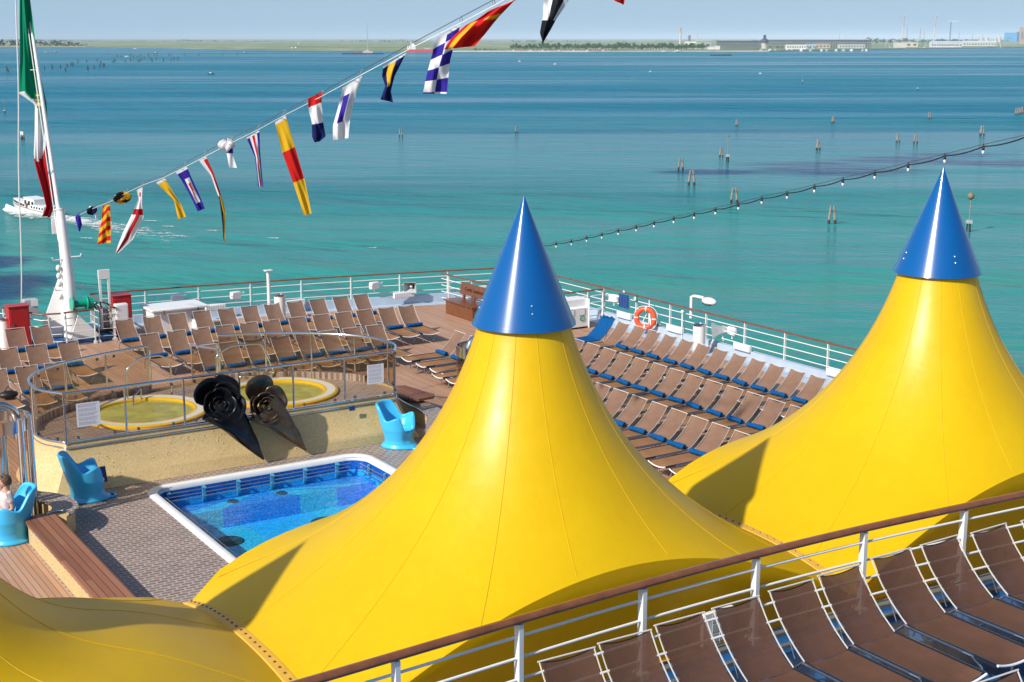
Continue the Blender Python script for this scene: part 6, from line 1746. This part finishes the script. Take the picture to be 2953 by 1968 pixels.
smallboat(1480 + 1242 / 3.1365, 656 / 3.1365, 4, 'tiny channel buoy alone on the water below the chimney', 4, 'grey')
smallboat(1480 + 380 / 3.1365, 586 / 3.1365, 5, 'tiny pale sail mark below the bushy bank', 6)
smallboat(1480 + 58 / 3.1365, 560 / 3.1365, 5, 'tiny pale sail mark below the black and white flag', 7)
smallboat(1480 + 2236 / 3.1365, 670 / 3.1365, 3, 'tiny white buoy out on the blue water right of the middle', 0)
b = at(2078, 161, SEA); mb = MB(); mb.box(b + Vector((0, 0, .5)), (46, 9, 2.2), -PSI); 
for i in range(6): mb.box(b + RT * (-20 + 8 * i) + Vector((0, 0, 2)), (4, 5, 1.4), -PSI)
tag(mb.build('dark_raft', M['black'], None, o=b, smooth=0), 'long dark raft low on the water before the factory', 'raft')
# barge with a tall mast
b = at(1047, 157, SEA); s = (b - Vector((0, 0, CAMZ))).dot(FW) / F
t = thing('work_barge', 'long dark barge with a low cabin and a very tall thin mast', 'barge', b)
mb = MB(); mb.box(b + Vector((0, 0, 1.2)), (118 * s, 14, 3.0), -PSI); mb.build('hull', M['navy'], t, smooth=0)
mb = MB(); mb.box(b + RT * (-18 * s) + Vector((0, 0, 3.0)), (22 * s, 12, 1.6), -PSI); mb.build('rust_deck', M['red'], t, smooth=0)
mb = MB(); mb.box(b + RT * (14 * s) + Vector((0, 0, 5)), (28 * s, 9, 4), -PSI); mb.box(b + RT * (12 * s) + Vector((0, 0, 8)), (10 * s, 7, 4), -PSI); mb.build('cabin', mat('sandy_paint', (.5, .42, .34), .6), t, smooth=0)
mb = MB(); mb.tube([b + RT * 14 * s, b + RT * 13 * s + Vector((0, 0, 94 * s))], [1.0, .5], 6); mb.build('mast', M['grey'], t)
# red cargo ship
b = at(1215, 151, SEA); s = (b - Vector((0, 0, CAMZ))).dot(FW) / F
t = thing('cargo_ship', 'red-hulled cargo ship with white superstructure on the far shore, behind the chequered flag', 'ship', b)
mb = MB(); mb.prism([(-45 * s, -9), (42 * s, -9), (50 * s, 0), (42 * s, 9), (-45 * s, 9)], 0, 8 * s)
mb.v = [b + RT * p.x + Vector((RT.y * -p.y, RT.x * p.y, 0)) + Vector((0, 0, p.z)) for p in mb.v]; mb.build('hull', mat('faded_red_hull', (.55, .06, .05), .5), t, smooth=0)
mb = MB(); mb.box(b + RT * (-28 * s) + Vector((0, 0, 14 * s)), (24 * s, 16, 13 * s), -PSI); mb.box(b + RT * (-26 * s) + Vector((0, 0, 23 * s)), (10 * s, 10, 8 * s), -PSI); mb.build('superstructure', M['white'], t, smooth=0)
mb = MB(); mb.box(b + RT * (18 * s) + Vector((0, 0, 10 * s)), (18 * s, 14, 4 * s), -PSI); mb.build('hatch', M['grey'], t, smooth=0)
# land ---------------------------------------------------------------
def land_mat():
    mt = mat('marsh_and_shore', (.2, .2, .1), .9, spec=.1); g = N(mt)
    p = g.map(g.n('ShaderNodeNewGeometry').outputs['Position'], (1, 1, 1), (0, 0, PSI))
    n = g.noise(g.map(p, (.004, .0016, 1)), 1.0, 6, .65); n2 = g.noise(g.map(p, (.02, .006, 1), loc=(5, 2, 0)), 1.0, 4, .6)
    f = g.math('ADD', g.math('MULTIPLY', n, .65), g.math('MULTIPLY', n2, .35))
    g.L(g.ramp(f, [(.30, (.08, .20, .26)), (.38, (.07, .14, .07)), (.46, (.17, .23, .11)), (.58, (.30, .31, .19)), (.66, (.46, .43, .35)), (.72, (.12, .26, .34))]), g.b.inputs['Base Color'])
    return mt
M['land'] = land_mat()
SH_ = [(-700, 137), (0, 136.5), (250, 136.5), (480, 139), (740, 145), (900, 147.5), (1000, 148), (1300, 150), (1700, 150.5), (2213, 149.5), (2600, 143), (2953, 138), (3600, 133)]
near_ = [at(x, y, SEA) for x, y in SH_]
mb = MB(); vs = []
for p in near_: vs.append(Vector((p.x, p.y, SEA + .8)))
for p in near_:
    d = Vector((p.x, p.y, 0)).normalized(); vs.append(Vector((d.x * 40000, d.y * 40000, SEA + .8)))
k = len(near_)
mb.add(vs, [(i, i + 1, k + i + 1, k + i) for i in range(k - 1)])
for i in range(k - 1): mb.add([vs[i], vs[i + 1], Vector((*vs[i + 1].xy, SEA - 1)), Vector((*vs[i].xy, SEA - 1))], [(0, 1, 2, 3)])
struct(mb.build('shore_land', M['land'], smooth=0))
M['quay'] = mat('pale_quay_stone', (.55, .50, .43), .9, var=.3, vs=.02)
mb = MB(); q = [at(x, y, SEA) for x, y in SH_[7:]]
for a, b_ in zip(q, q[1:]): mb.beam(a + Vector((0, 0, 1.2)), b_ + Vector((0, 0, 1.2)), 10, 3.6)
tag(mb.build('quay_wall', M['quay'], None, o=q[0], smooth=0), 'long pale stone quay edging the far industrial shore', 'quay')
# crowns of leaves
def leafcloud(mb, c, rx, ry, rz, n, size, rnd, m_=0):
    cl = [(Vector((rnd.gauss(0, .42) * rx, rnd.gauss(0, .42) * ry, rnd.gauss(0, .36) * rz)), rnd.uniform(.28, .5)) for _ in range(9)]
    for _ in range(n):
        q, r = rnd.choice(cl); d = Vector((rnd.gauss(0, 1), rnd.gauss(0, 1), rnd.gauss(0, 1))).normalized() * rnd.random() ** .4
        p = Vector(c) + q + Vector((d.x * rx * r, d.y * ry * r, d.z * rz * r))
        a = Vector((rnd.gauss(0, 1), rnd.gauss(0, 1), rnd.gauss(0, 1))).normalized(); b_ = a.orthogonal().normalized(); s = size * rnd.uniform(.6, 1.3); e = a.cross(b_)
        mb.add([p + b_ * s, p + e * s * .7, p - b_ * s, p - e * s * .7], [(0, 1, 2, 3)], m_)
LEAF = [mat('leaf_green', c_, .8, spec=.15) for c_ in ((.045, .13, .04), (.07, .16, .045), (.10, .17, .05), (.06, .11, .045))]
M['trunk'] = mat('bark', (.08, .06, .045), .9)
rt = random.Random(5); TPRO = []
for k in range(4):
    t = thing('shore_tree', 'x', 'tree', (0, 0, 0)); mb = MB(); leafcloud(mb, (0, 0, 6.6), 4.6, 4.6, 3.6, 330, .75, rt); mb.build('crown', LEAF[k], t, smooth=0)
    mb = MB(); mb.tube([(0, 0, -.5), (.2, 0, 3), (0, .2, 6)], [.45, .3, .15], 6)
    for a in (0, 2.1, 4.2): mb.tube([(0.1, 0, 3.2), (1.7 * math.cos(a), 1.7 * math.sin(a), 5.6)], [.2, .08], 5)
    mb.build('trunk', M['trunk'], t); kids(t); TPRO.append([t, False])
def tree(px, py, h, label, group, wide=1.0):
    pr_ = rt.choice(TPRO); o = pr_[0] if not pr_[1] else copy_tree(pr_[0]); pr_[1] = True
    b = at(px, py, SEA); s = (b - Vector((0, 0, CAMZ))).dot(FW) / F * h / 10.5
    o.location = b; o.scale = (s * wide, s * wide, s); o.rotation_euler = (0, 0, rt.random() * 6); return tag(o, label, 'tree', group)
GT = 'bushy trees on the far bank'
for i in range(70):
    px = 1478 + i * 8.0 + rt.uniform(-3, 3)
    tree(px, 147.3 + rt.uniform(-2.2, .4), rt.uniform(15, 21) + (5 if 1780 < px < 1800 or 1560 < px < 1580 else 0), 'bushy green tree in the long belt on the far bank left of the chimney', GT, 1.15)
for i in range(10):
    tree(2225 + i * 14 + rt.uniform(-3, 3), 142 + rt.uniform(-1, 1), rt.uniform(6, 10), 'green tree between the white sheds on the far shore', 'trees among the far sheds', 1.2)
for i in range(8):
    tree(1430 - i * 9 + rt.uniform(-3, 3), 147.5, rt.uniform(5, 8), 'low green tree by the small houses left of the long tree belt', 'low trees on the left of the bank', 1.3)
for i in range(16):
    tree(2585 - 60 + i * 22 + rt.uniform(-5, 5), 128 + rt.uniform(-2, 2), rt.uniform(11, 15), 'distant green tree behind the far chimneys and crane', 'distant trees behind the factory', 1.7)
M['wood_far'] = mat('far_foliage', (.03, .07, .04), .9, spec=.1)
def woods(name, label, pts, h, dens, size, seed):
    r_ = random.Random(seed); mb = MB()
    for (x0, y0), (x1, y1) in zip(pts, pts[1:]):
        a, b_ = at(x0, y0, SEA), at(x1, y1, SEA); n = int((b_ - a).length / dens)
        for i in range(n):
            f = (i + r_.random()) / n; c = a.lerp(b_, f); hh = h(x0 + (x1 - x0) * f) * r_.uniform(.6, 1.1)
            s_ = (c - Vector((0, 0, CAMZ))).dot(FW) / F * hh
            leafcloud(mb, c + Vector((0, 0, s_ * .5)), dens * 1.0, dens * .8, s_ * .5, 26, s_ * size, r_)
    o = mb.build(name, M['wood_far'], None, o=at(*pts[0], SEA), smooth=0); o['kind'] = 'stuff'; o['label'] = label; return o
woods('island_woods', 'dark woods on the low island at the upper left', [(-120, 134.0), (120, 133.5), (245, 134.5)], lambda x: 19 - 3 * (x > 130) - 8 * max(0, (x - 180) / 65), 26, .22, 1)
woods('far_woods', 'blue line of far woods along the horizon', [(-200, 120), (300, 121), (900, 122), (1500, 122.5), (2200, 122), (3100, 121)], lambda x: 5.5 + 2.0 * math.sin(x * .013) + 1.2 * math.sin(x * .05) + (5 if x > 2500 else 0), 150, .33, 2)
mb = MB(); a, b_ = at(-50, 136.4, SEA), at(250, 136.2, SEA); mb.beam(a + Vector((0, 0, .8)), b_ + Vector((0, 0, .8)), 20, 3.2)
struct(mb.build('island_beach', mat('sandy_beach', (.46, .34, .24), .9), None, o=a, smooth=0))
# buildings on the far shore -----------------------------------------
def blk(px0, px1, ytop, ybase, depth=25):
    b = at((px0 + px1) / 2, ybase, SEA); s = (b - Vector((0, 0, CAMZ))).dot(FW) / F
    return b, (px1 - px0) * s, (ybase - ytop) * s, depth, s
def shed(name, label, px0, px1, ytop, ybase, col, roof=None, gable=0, wins=0, cat='building', depth=30, group=None):
    b, w, h, d, s = blk(px0, px1, ytop, ybase, depth)
    t = thing(name, label, cat, b, rz=-PSI, group=group); o = Vector(b)
    mb = MB(); mb.box(o + Vector((0, d / 2, h / 2)), (w, d, h)); mb.build('wall', mat('far_wall', col, .8, var=.2, vs=.06), t, smooth=0)
    if roof:
        mb = MB(); mb.add([o + Vector(q) for q in ((-w / 2 - 1, -1, h), (w / 2 + 1, -1, h), (w / 2 + 1, d / 2, h + gable * s), (-w / 2 - 1, d / 2, h + gable * s), (w / 2 + 1, d + 1, h), (-w / 2 - 1, d + 1, h))], [(0, 1, 2, 3), (3, 2, 4, 5), (1, 4, 2), (0, 3, 5)])
        mb.build('roof', mat('far_roof', roof, .7), t, smooth=0)
    for i in range(wins):
        mb = MB(); mb.box(o + Vector((-w / 2 + w * (i + .5) / wins, -.15, h * .5)), (w / wins * .5, .3, h * .4)); mb.build('window', M['dark_steel'], t, smooth=0)
    return t, o, w, h, d, s
Z3 = lambda x: 1480 + x / 3.1365
Z4 = lambda x: 2213 + x / 3.1365
WH = (.72, .68, .63)
shed('factory_building', 'white stepped factory building right of the tall chimney', Z3(1552), Z3(1660), 376 / 3.1365, 440 / 3.1365, WH, (.4, .38, .36), .5, 3)
shed('factory_building', 'low white wing in front of the tall chimney works', Z3(1600), Z3(1690), 405 / 3.1365, 446 / 3.1365, WH, None, 0, 5)
shed('factory_hall', 'tall grey-green hall with a dark doorway right of the stepped factory', Z3(1665), Z3(1790), 378 / 3.1365, 450 / 3.1365, (.34, .40, .34), (.36, .42, .36), 3, 2)
shed('low_shed', 'low pale shed at the left end of the dark gantry works', Z3(1770), Z3(1815), 424 / 3.1365, 452 / 3.1365, WH, (.5, .5, .48), 1)
shed('low_shed', 'second low pale shed below the dark gantry works', Z3(1818), Z3(1870), 418 / 3.1365, 452 / 3.1365, WH, (.5, .5, .48), 1)
shed('white_shed', 'long white shed below the middle of the dark gantry', Z4(175), Z4(350), 408 / 3.1365, 448 / 3.1365, (.78, .76, .72), (.6, .6, .58), 1, 8)
shed('white_shed', 'glassy blue-white shed below the gantry', Z4(352), Z4(432), 404 / 3.1365, 444 / 3.1365, (.45, .55, .65), (.6, .6, .58), 1, 3)
shed('sandy_shed', 'sandy coloured building below the right part of the gantry', Z4(436), Z4(565), 402 / 3.1365, 440 / 3.1365, (.58, .46, .34), (.6, .55, .5), 1, 4)
shed('flat_shed', 'long flat-roofed pale shed right of the gantry', Z4(650), Z4(880), 404 / 3.1365, 440 / 3.1365, (.56, .54, .50), (.62, .6, .56), .6, 9)
shed('flat_shed', 'tall pale shed at the foot of the left striped chimney', Z4(1155), Z4(1250), 386 / 3.1365, 435 / 3.1365, (.58, .54, .50), (.6, .58, .54), .6)
shed('flat_shed', 'pale shed between the two striped chimneys', Z4(1250), Z4(1360), 386 / 3.1365, 428 / 3.1365, (.62, .56, .46), (.6, .58, .54), .6, 2)
shed('long_warehouse', 'long warehouse with a pale blue roof at the right', Z4(1480), Z4(1760), 388 / 3.1365, 430 / 3.1365, (.6, .6, .6), (.45, .52, .62), 4, 12)
shed('long_warehouse', 'second long warehouse with a pale roof, under the blue building', Z4(1770), Z4(2070), 384 / 3.1365, 420 / 3.1365, (.6, .6, .6), (.5, .55, .62), 4, 12)
shed('blue_factory', 'bright blue factory block near the right edge', Z4(2148), Z4(2255), 298 / 3.1365, 380 / 3.1365, (.02, .30, .62), None, 0, 0)
shed('navy_tower', 'dark navy tower beside the bright blue factory block', Z4(2256), Z4(2290), 292 / 3.1365, 380 / 3.1365, (.02, .05, .16), None)
shed('brick_tower', 'tall brownish industrial tower at the right picture edge', Z4(2288), Z4(2330), 250 / 3.1365, 400 / 3.1365, (.40, .30, .26), None, 0, 2)
for i, (x0, x1, yt) in enumerate(((1890, 1915, 345), (1925, 1950, 340), (1968, 2000, 340), (2050, 2075, 340), (2080, 2110, 338))):
    b, w, h, d, s = blk(Z4(x0), Z4(x1), yt / 3.1365, 382 / 3.1365)
    t = thing('storage_silo', ORD[i] + ' pale silo from the left in the row before the blue factory', 'silo', b, group='pale silos near the blue factory')
    mb = MB(); mb.lathe([(w / 2, 0), (w / 2, h * .92), (.01, h)], 16, b); mb.build('silo_shell', M['quay'], t)
rh = random.Random(4)
for i in range(20):
    px = 1480 + i * 14 + rh.uniform(-4, 4)
    b, w, h, d, s = blk(px, px + rh.uniform(5, 9), 145.2, 149.6, 8)
    t = thing('waterside_hut', 'small pale hut with a reddish roof in the row along the far waterside', 'hut', b, rz=-PSI, group='small huts along the far waterside'); o = Vector(b)
    mb = MB(); mb.box(o + Vector((0, 4, h * .35)), (w, 8, h * .7)); mb.build('wall', M['quay'], t, smooth=0)
    mb = MB(); mb.add([o + Vector(q) for q in ((-w / 2 - .4, -.5, h * .7), (w / 2 + .4, -.5, h * .7), (w / 2 + .4, 4, h * 1.1), (-w / 2 - .4, 4, h * 1.1), (w / 2 + .4, 8.5, h * .7), (-w / 2 - .4, 8.5, h * .7))], [(0, 1, 2, 3), (3, 2, 4, 5)]); mb.build('roof', mat('hut_roof', (.40, .2, .13) if i % 3 else (.7, .68, .66), .8), t, smooth=0)
for i in range(14):
    px = 2190 + i * 24 + rh.uniform(-8, 8)
    b, w, h, d, s = blk(px, px + rh.uniform(4, 9), 143.2, 148.2, 6)
    mb = MB(); mb.box(b + Vector((0, 0, h * .5)), (w, 6, h), -PSI); mb.box(b + RT * w * .2 + Vector((0, 0, h * 1.1)), (w * .4, 4, h * .4), -PSI)
    tag(mb.build('moored_barge', M['white' if i % 2 else 'quay'], None, o=b, smooth=0), 'small pale work boat moored in the line along the right quay', 'boat', 'work boats along the right quay')
def chimney(label, px0, y0, px1, y1, r0, r1, bands, cat='chimney'):
    b = at(px1, y1, SEA); s = (b - Vector((0, 0, CAMZ))).dot(FW) / F; h = (y1 - y0) * s; top = b + RT * (px0 - px1) * s + Vector((0, 0, h))
    t = thing('factory_chimney', label, cat, b, group='factory chimneys on the far shore')
    mb = MB(); K = 24
    for i in range(K):
        f0, f1 = i / K, (i + 1) / K
        mb.tube([b.lerp(top, f0), b.lerp(top, f1)], [r0 + (r1 - r0) * f0, r0 + (r1 - r0) * f1], 12, (i % 2) if f0 > bands else 0, caps=(i in (0, K - 1)))
    mb.build('shaft', [mat('chimney_concrete', (.55, .48, .42), .8), mat('chimney_red_band', (.38, .10, .08), .7)], t, smooth=60)
    return t, top
chimney('single tall brick chimney left of the stepped factory', Z3(1511), 260 / 3.1365, Z3(1507), 440 / 3.1365, 4.2, 3.2, .72)
chimney('short white chimney with a dark top on the stepped factory', Z3(1659), 318 / 3.1365, Z3(1658), 420 / 3.1365, 2.4, 2.4, .95)
_, s1_ = chimney('left one of the two tall striped chimneys with smoke', Z4(1227), 155 / 3.1365, Z4(1214), 400 / 3.1365, 4.4, 3.2, .62)
_, s2_ = chimney('right one of the two tall striped chimneys with smoke', Z4(1514), 155 / 3.1365, Z4(1497), 398 / 3.1365, 4.4, 3.2, .62)
sm_ = bpy.data.materials.new('pale_smoke'); sm_.use_nodes = True; g = N(sm_); g.nt.nodes.remove(g.b)
pv = g.n('ShaderNodeVolumePrincipled'); pv.inputs['Color'].default_value = (.95, .95, .96, 1); pv.inputs['Density'].default_value = .035; g.L(pv.outputs[0], g.o.inputs['Volume'])
for i, (s_, side) in enumerate(((s1_, 'left'), (s2_, 'right'))):
    mb = MB(); mb.ball(s_ + Vector((1, 0, 8)), 6.5, 14, 0, (1, 1, 1.1)); mb.ball(s_ + RT * 6 + Vector((0, 0, 13)), 7.5, 14, 0, (1.3, 1, .9))
    o_ = mb.build('smoke_puff', sm_, None, o=s_, smooth=80); o_['kind'] = 'stuff'; o_['label'] = f'thin pale smoke above the {side} striped chimney'
def lattice(name, label, px0, y0, px1, y1, w0, w1, mt, cat, group=None, n=8):
    b = at(px1, y1, SEA); s = (b - Vector((0, 0, CAMZ))).dot(FW) / F; h = (y1 - y0) * s
    t = thing(name, label, cat, b, rz=-PSI, group=group); o = Vector(b); mb = MB(); w = lambda f: w0 + (w1 - w0) * f
    for a, c in ((-1, -1), (1, -1), (1, 1), (-1, 1)):
        mb.beam(o + Vector((a * w0 / 2, c * w0 / 2, 0)), o + Vector((a * w1 / 2, c * w1 / 2, h)), .75, .75)
    for i in range(n):
        f0, f1 = i / n, (i + 1) / n
        for q in (((-1, -1), (1, -1)), ((1, -1), (1, 1)), ((1, 1), (-1, 1)), ((-1, 1), (-1, -1))):
            mb.beam(o + Vector((q[0][0] * w(f0) / 2, q[0][1] * w(f0) / 2, h * f0)), o + Vector((q[1][0] * w(f1) / 2, q[1][1] * w(f1) / 2, h * f1)), .5, .5)
            mb.beam(o + Vector((q[0][0] * w(f1) / 2, q[0][1] * w(f1) / 2, h * f1)), o + Vector((q[1][0] * w(f1) / 2, q[1][1] * w(f1) / 2, h * f1)), .5, .5)
    mb.build('lattice_mast', mt, t, smooth=0); return t, o, h, s
PYL = mat('pylon_steel', (.35, .33, .34), .7)
t, o, h, s = lattice('power_pylon', 'red and white banded pylon just right of the left striped chimney', Z4(1272), 230 / 3.1365, Z4(1260), 395 / 3.1365, 5, 2, PYL, 'pylon', 'pylons on the far shore')
for k in range(3): mb = MB(); mb.beam(o + Vector((-4, 0, h * (.78 + .08 * k))), o + Vector((4, 0, h * (.78 + .08 * k))), .7, 1.6); mb.build('cross_arm', M['red' if k % 2 == 0 else 'white'], t)
t, o, h, s = lattice('power_pylon', 'stout banded pylon midway between the striped chimneys', Z4(1383), 255 / 3.1365, Z4(1378), 395 / 3.1365, 9, 4, PYL, 'pylon', 'pylons on the far shore')
for k in range(3): mb = MB(); mb.beam(o + Vector((-5, 0, h * (.72 + .09 * k))), o + Vector((5, 0, h * (.72 + .09 * k))), .7, 1.6); mb.build('cross_arm', M['red' if k % 2 == 0 else 'white'], t)
for x, y0, y1, l in ((1415, 285, 390, 'thin grey pylon left of the right striped chimney'), (1730, 292, 390, 'reddish lattice pylon right of the blue crane'), (1852, 300, 388, 'grey pylon farther right than the crane'), (1945, 310, 385, 'grey pylon above the silos'), (1070, 378, 430, 'small pylon left of the tall pale shed'), (650, 312, 380, 'thin pylon above the flat-roofed shed'), (708, 315, 380, 'second thin pylon above the flat-roofed shed')):
    t, o, h, s = lattice('power_pylon', l, Z4(x), y0 / 3.1365, Z4(x), y1 / 3.1365, 4.5, 1.2, PYL, 'pylon', 'pylons on the far shore')
    for k in range(2): mb = MB(); mb.beam(o + Vector((-5, 0, h * (.8 + .12 * k))), o + Vector((5, 0, h * (.8 + .12 * k))), .5, .5); mb.build('cross_arm', PYL, t)
t, o, h, s = lattice('steel_scaffold_tower', 'dark scaffolded furnace tower above the stepped factory', Z3(1592), 322 / 3.1365, Z3(1592), 400 / 3.1365, 17, 15, mat('rusty_steel', (.20, .11, .09), .8), 'tower', None, 6)
mb = MB(); mb.box(o + Vector((0, 0, h * .5)), (9, 9, h * .95)); mb.build('furnace_core', mat('rusty_core', (.16, .10, .09), .8), t, smooth=0)
t, o, h, s = lattice('tower_crane', 'tall blue tower crane with a long white jib', Z4(1658), 200 / 3.1365, Z4(1648), 405 / 3.1365, 5.0, 4.4, mat('crane_blue', (.02, .16, .38), .6), 'crane', None, 12)
mb = MB(); zj = h * .985
for dz in (0, 2.2): mb.beam(o + Vector((-14, 0, zj + dz)), o + Vector((50, 0, zj + 4 + dz * .3)), 1.4, 1.6)
for i in range(14):
    f = i / 14; mb.beam(o + Vector((-14 + 64 * f, 0, zj + 4 * f)), o + Vector((-14 + 64 * (f + .035), 0, zj + 2 + 3 * f)), .4, .4)
mb.build('jib', M['white'], t, smooth=0)
mb = MB(); mb.box(o + Vector((-11, 0, zj - 1)), (6, 2.5, 3)); mb.build('counterweight', M['grey'], t, smooth=0)
for x, x2, l in ((1110, 1095, 'small white jib crane on the quay left of the tall pale shed'), (1415, 1435, 'small white jib crane on the quay between the striped chimneys'), (2110, 2085, 'white jib crane on the quay under the blue factory')):
    b = at(Z4(x), 436 / 3.1365, SEA); s = (b - Vector((0, 0, CAMZ))).dot(FW) / F; t = thing('quay_crane', l, 'crane', b, group='small jib cranes on the quay')
    up_ = 32 if x == 2110 else 9
    mb = MB(); mb.beam(b + Vector((0, 0, 2)), b + RT * (Z4(x2) - Z4(x)) * s + Vector((0, 0, up_ * s)), 1.3, 1.3); mb.build('jib', M['white'], t); mb = MB(); mb.box(b + Vector((0, 0, 2)), (6, 5, 4), -PSI); mb.build('cab', M['quay'], t)
# dark overhead gantry works: long open steel frame
def gantry(px0, px1, ytop, ybase, label, nb):
    b, w, h, d, s = blk(px0, px1, ytop, ybase)
    t = thing('gantry_works', label, 'gantry', b, rz=-PSI); o = Vector(b); st = mat('gantry_steel', (.045, .05, .085), .8)
    mb = MB()
    for z in (.55, .75, 1.0):
        for y in (0, 30): mb.beam(o + Vector((-w / 2, y, h * z)), o + Vector((w / 2, y, h * z)), 1.2, 1.6)
    for i in range(nb * 2):
        x0 = -w / 2 + w * i / (nb * 2); x1 = x0 + w / (nb * 2)
        mb.beam(o + Vector((x0, 0, h * (.75 if i % 2 else 1))), o + Vector((x1, 0, h * (1 if i % 2 else .75))), .8, .8)
    for i in range(nb + 1): mb.beam(o + Vector((-w / 2 + w * i / nb, 0, h * .9)), o + Vector((-w / 2 + w * i / nb, 30, h * .9)), .9, 3.5)
    mb.build('girder', st, t, smooth=0)
    for i in range(nb + 1):
        x = -w / 2 + w * i / nb
        mb = MB()
        for y in (0, 30): mb.beam(o + Vector((x, y, 0)), o + Vector((x, y, h)), 1.3, 1.3)
        mb.beam(o + Vector((x, 0, 0)), o + Vector((x + w / nb, 0, h * .55)), .6, .6)
        mb.build('support_frame', st, t, smooth=0)
gantry(Z3(1852), Z3(2235), 374 / 3.1365, 448 / 3.1365, 'dark open gantry works left of the dark-roofed water tower', 20)
gantry(Z3(2310), Z4(935), 366 / 3.1365, 436 / 3.1365, 'dark open gantry works right of the dark-roofed water tower', 44)
b, w, h, d, s = blk(Z3(2238), Z3(2305), 375 / 3.1365, 445 / 3.1365)
t = thing('water_tower', 'round pale tower with a dark domed roof amid the gantry works', 'tower', b)
mb = MB(); mb.lathe([(w * .42, 0), (w * .42, h)], 20, b); mb.build('wall', M['quay'], t)
mb = MB(); mb.lathe([(w * .56, h * .82), (w * .52, h * 1.05), (w * .3, h * 1.3), (w * .18, h * 1.35), (w * .18, h * 1.75), (.01, h * 1.8)], 20, b); mb.build('roof', mat('dark_slate', (.03, .05, .09), .7), t)
for x, y0, y1, l in ((2142, 320, 375, 'thin antenna mast above the gantry works, left of the water tower'),):
    lattice('antenna_mast', l, Z3(x), y0 / 3.1365, Z3(x), y1 / 3.1365, 1.5, .6, PYL, 'mast')
for (x, y, w_) in ((320, 440, 3), (352, 437, 4), (380, 400, 3)):
    b, w, h, d, s = blk(740 + x / 3.1365 - w_ / 2, 740 + x / 3.1365 + w_ / 2, y / 3.1365 - 3, y / 3.1365, 6)
    mb = MB(); mb.box(b + Vector((0, 0, h / 2)), (w, 6, h), -PSI); mb.prism([(b.x - w / 2, b.y - 3), (b.x + w / 2, b.y - 3), (b.x, b.y + 4)], b.z + h, b.z + h * 1.4)
    tag(mb.build('marsh_hut', M['white'], None, o=b, smooth=0), 'tiny white hut standing alone on the marsh left of the barge', 'hut', 'tiny huts on the marsh')

# ------------------------------------------------------------------ haze
hz = bpy.data.materials.new('haze'); hz.use_nodes = True; g = N(hz); g.nt.nodes.remove(g.b)
pv = g.n('ShaderNodeVolumePrincipled'); pv.inputs['Color'].default_value = (.70, .87, 1.0, 1); pv.inputs['Density'].default_value = HAZE
pv.inputs['Anisotropy'].default_value = -.3
g.L(pv.outputs[0], g.o.inputs['Volume'])
mb = MB(); mb.box((0, 24000, (SEA - 1 + 130) / 2), (124000, 76000, 130 - SEA + 1))
ob = mb.build('haze', hz, None, smooth=0); ob['kind'] = 'stuff'
# ------------------------------------------------------------------ light
SUN = Vector((1.29, .31, -1)).normalized()
EL = math.asin(-SUN.z); AZ = math.atan2(-SUN.x, -SUN.y)
w = bpy.data.worlds.new('World'); sc.world = w; w.use_nodes = True
nt = w.node_tree; bg = nt.nodes['Background']
sky = nt.nodes.new('ShaderNodeTexSky'); sky.sky_type = 'NISHITA'; sky.sun_disc = False
sky.sun_elevation = EL; sky.sun_rotation = AZ; sky.air_density = 1.0; sky.dust_density = 1.2; sky.ozone_density = 2.5; sky.altitude = 20
# hazy summer sky: pale blue band low over the lagoon, clear Nishita blue above
g = N(w)
tcw = g.n('ShaderNodeTexCoord').outputs['Generated']; sx_ = g.n('ShaderNodeSeparateXYZ'); g.L(tcw, sx_.inputs[0])
el = g.math('MAXIMUM', sx_.outputs[2], 0.0)
hz_f = g.math('POWER', g.math('SUBTRACT', 1.0, el), 7.0)
low = g.ramp(g.math('DIVIDE', el, .20), [(.0, (3.1, 4.7, 6.3)), (1.0, (2.1, 3.9, 6.2))])
skc = g.mix(g.math('MULTIPLY', hz_f, .97), sky.outputs[0], low)
nt.links.new(skc, bg.inputs['Color'])
bg.inputs['Strength'].default_value = .1
sl = bpy.data.lights.new('sun', 'SUN'); sl.energy = 4.3; sl.angle = R(1.0); sl.color = (1.0, .95, .86)
so = bpy.data.objects.new('sun', sl); COL.objects.link(so)
so.rotation_euler = SUN.to_track_quat('-Z', 'Y').to_euler(); so.location = (-30, -10, 60)
sc.view_settings.view_transform = 'Standard'; sc.view_settings.look = 'None'; sc.view_settings.exposure = 0.32; sc.view_settings.gamma = 1
sc.render.engine = 'CYCLES'
sc.cycles.use_denoising = True
sc.cycles.max_bounces = 10; sc.cycles.transparent_max_bounces = 24; sc.cycles.diffuse_bounces = 3; sc.cycles.glossy_bounces = 4
sc.cycles.volume_bounces = 0; sc.cycles.caustics_reflective = False; sc.cycles.caustics_refractive = False
sc.cycles.sample_clamp_indirect = 6
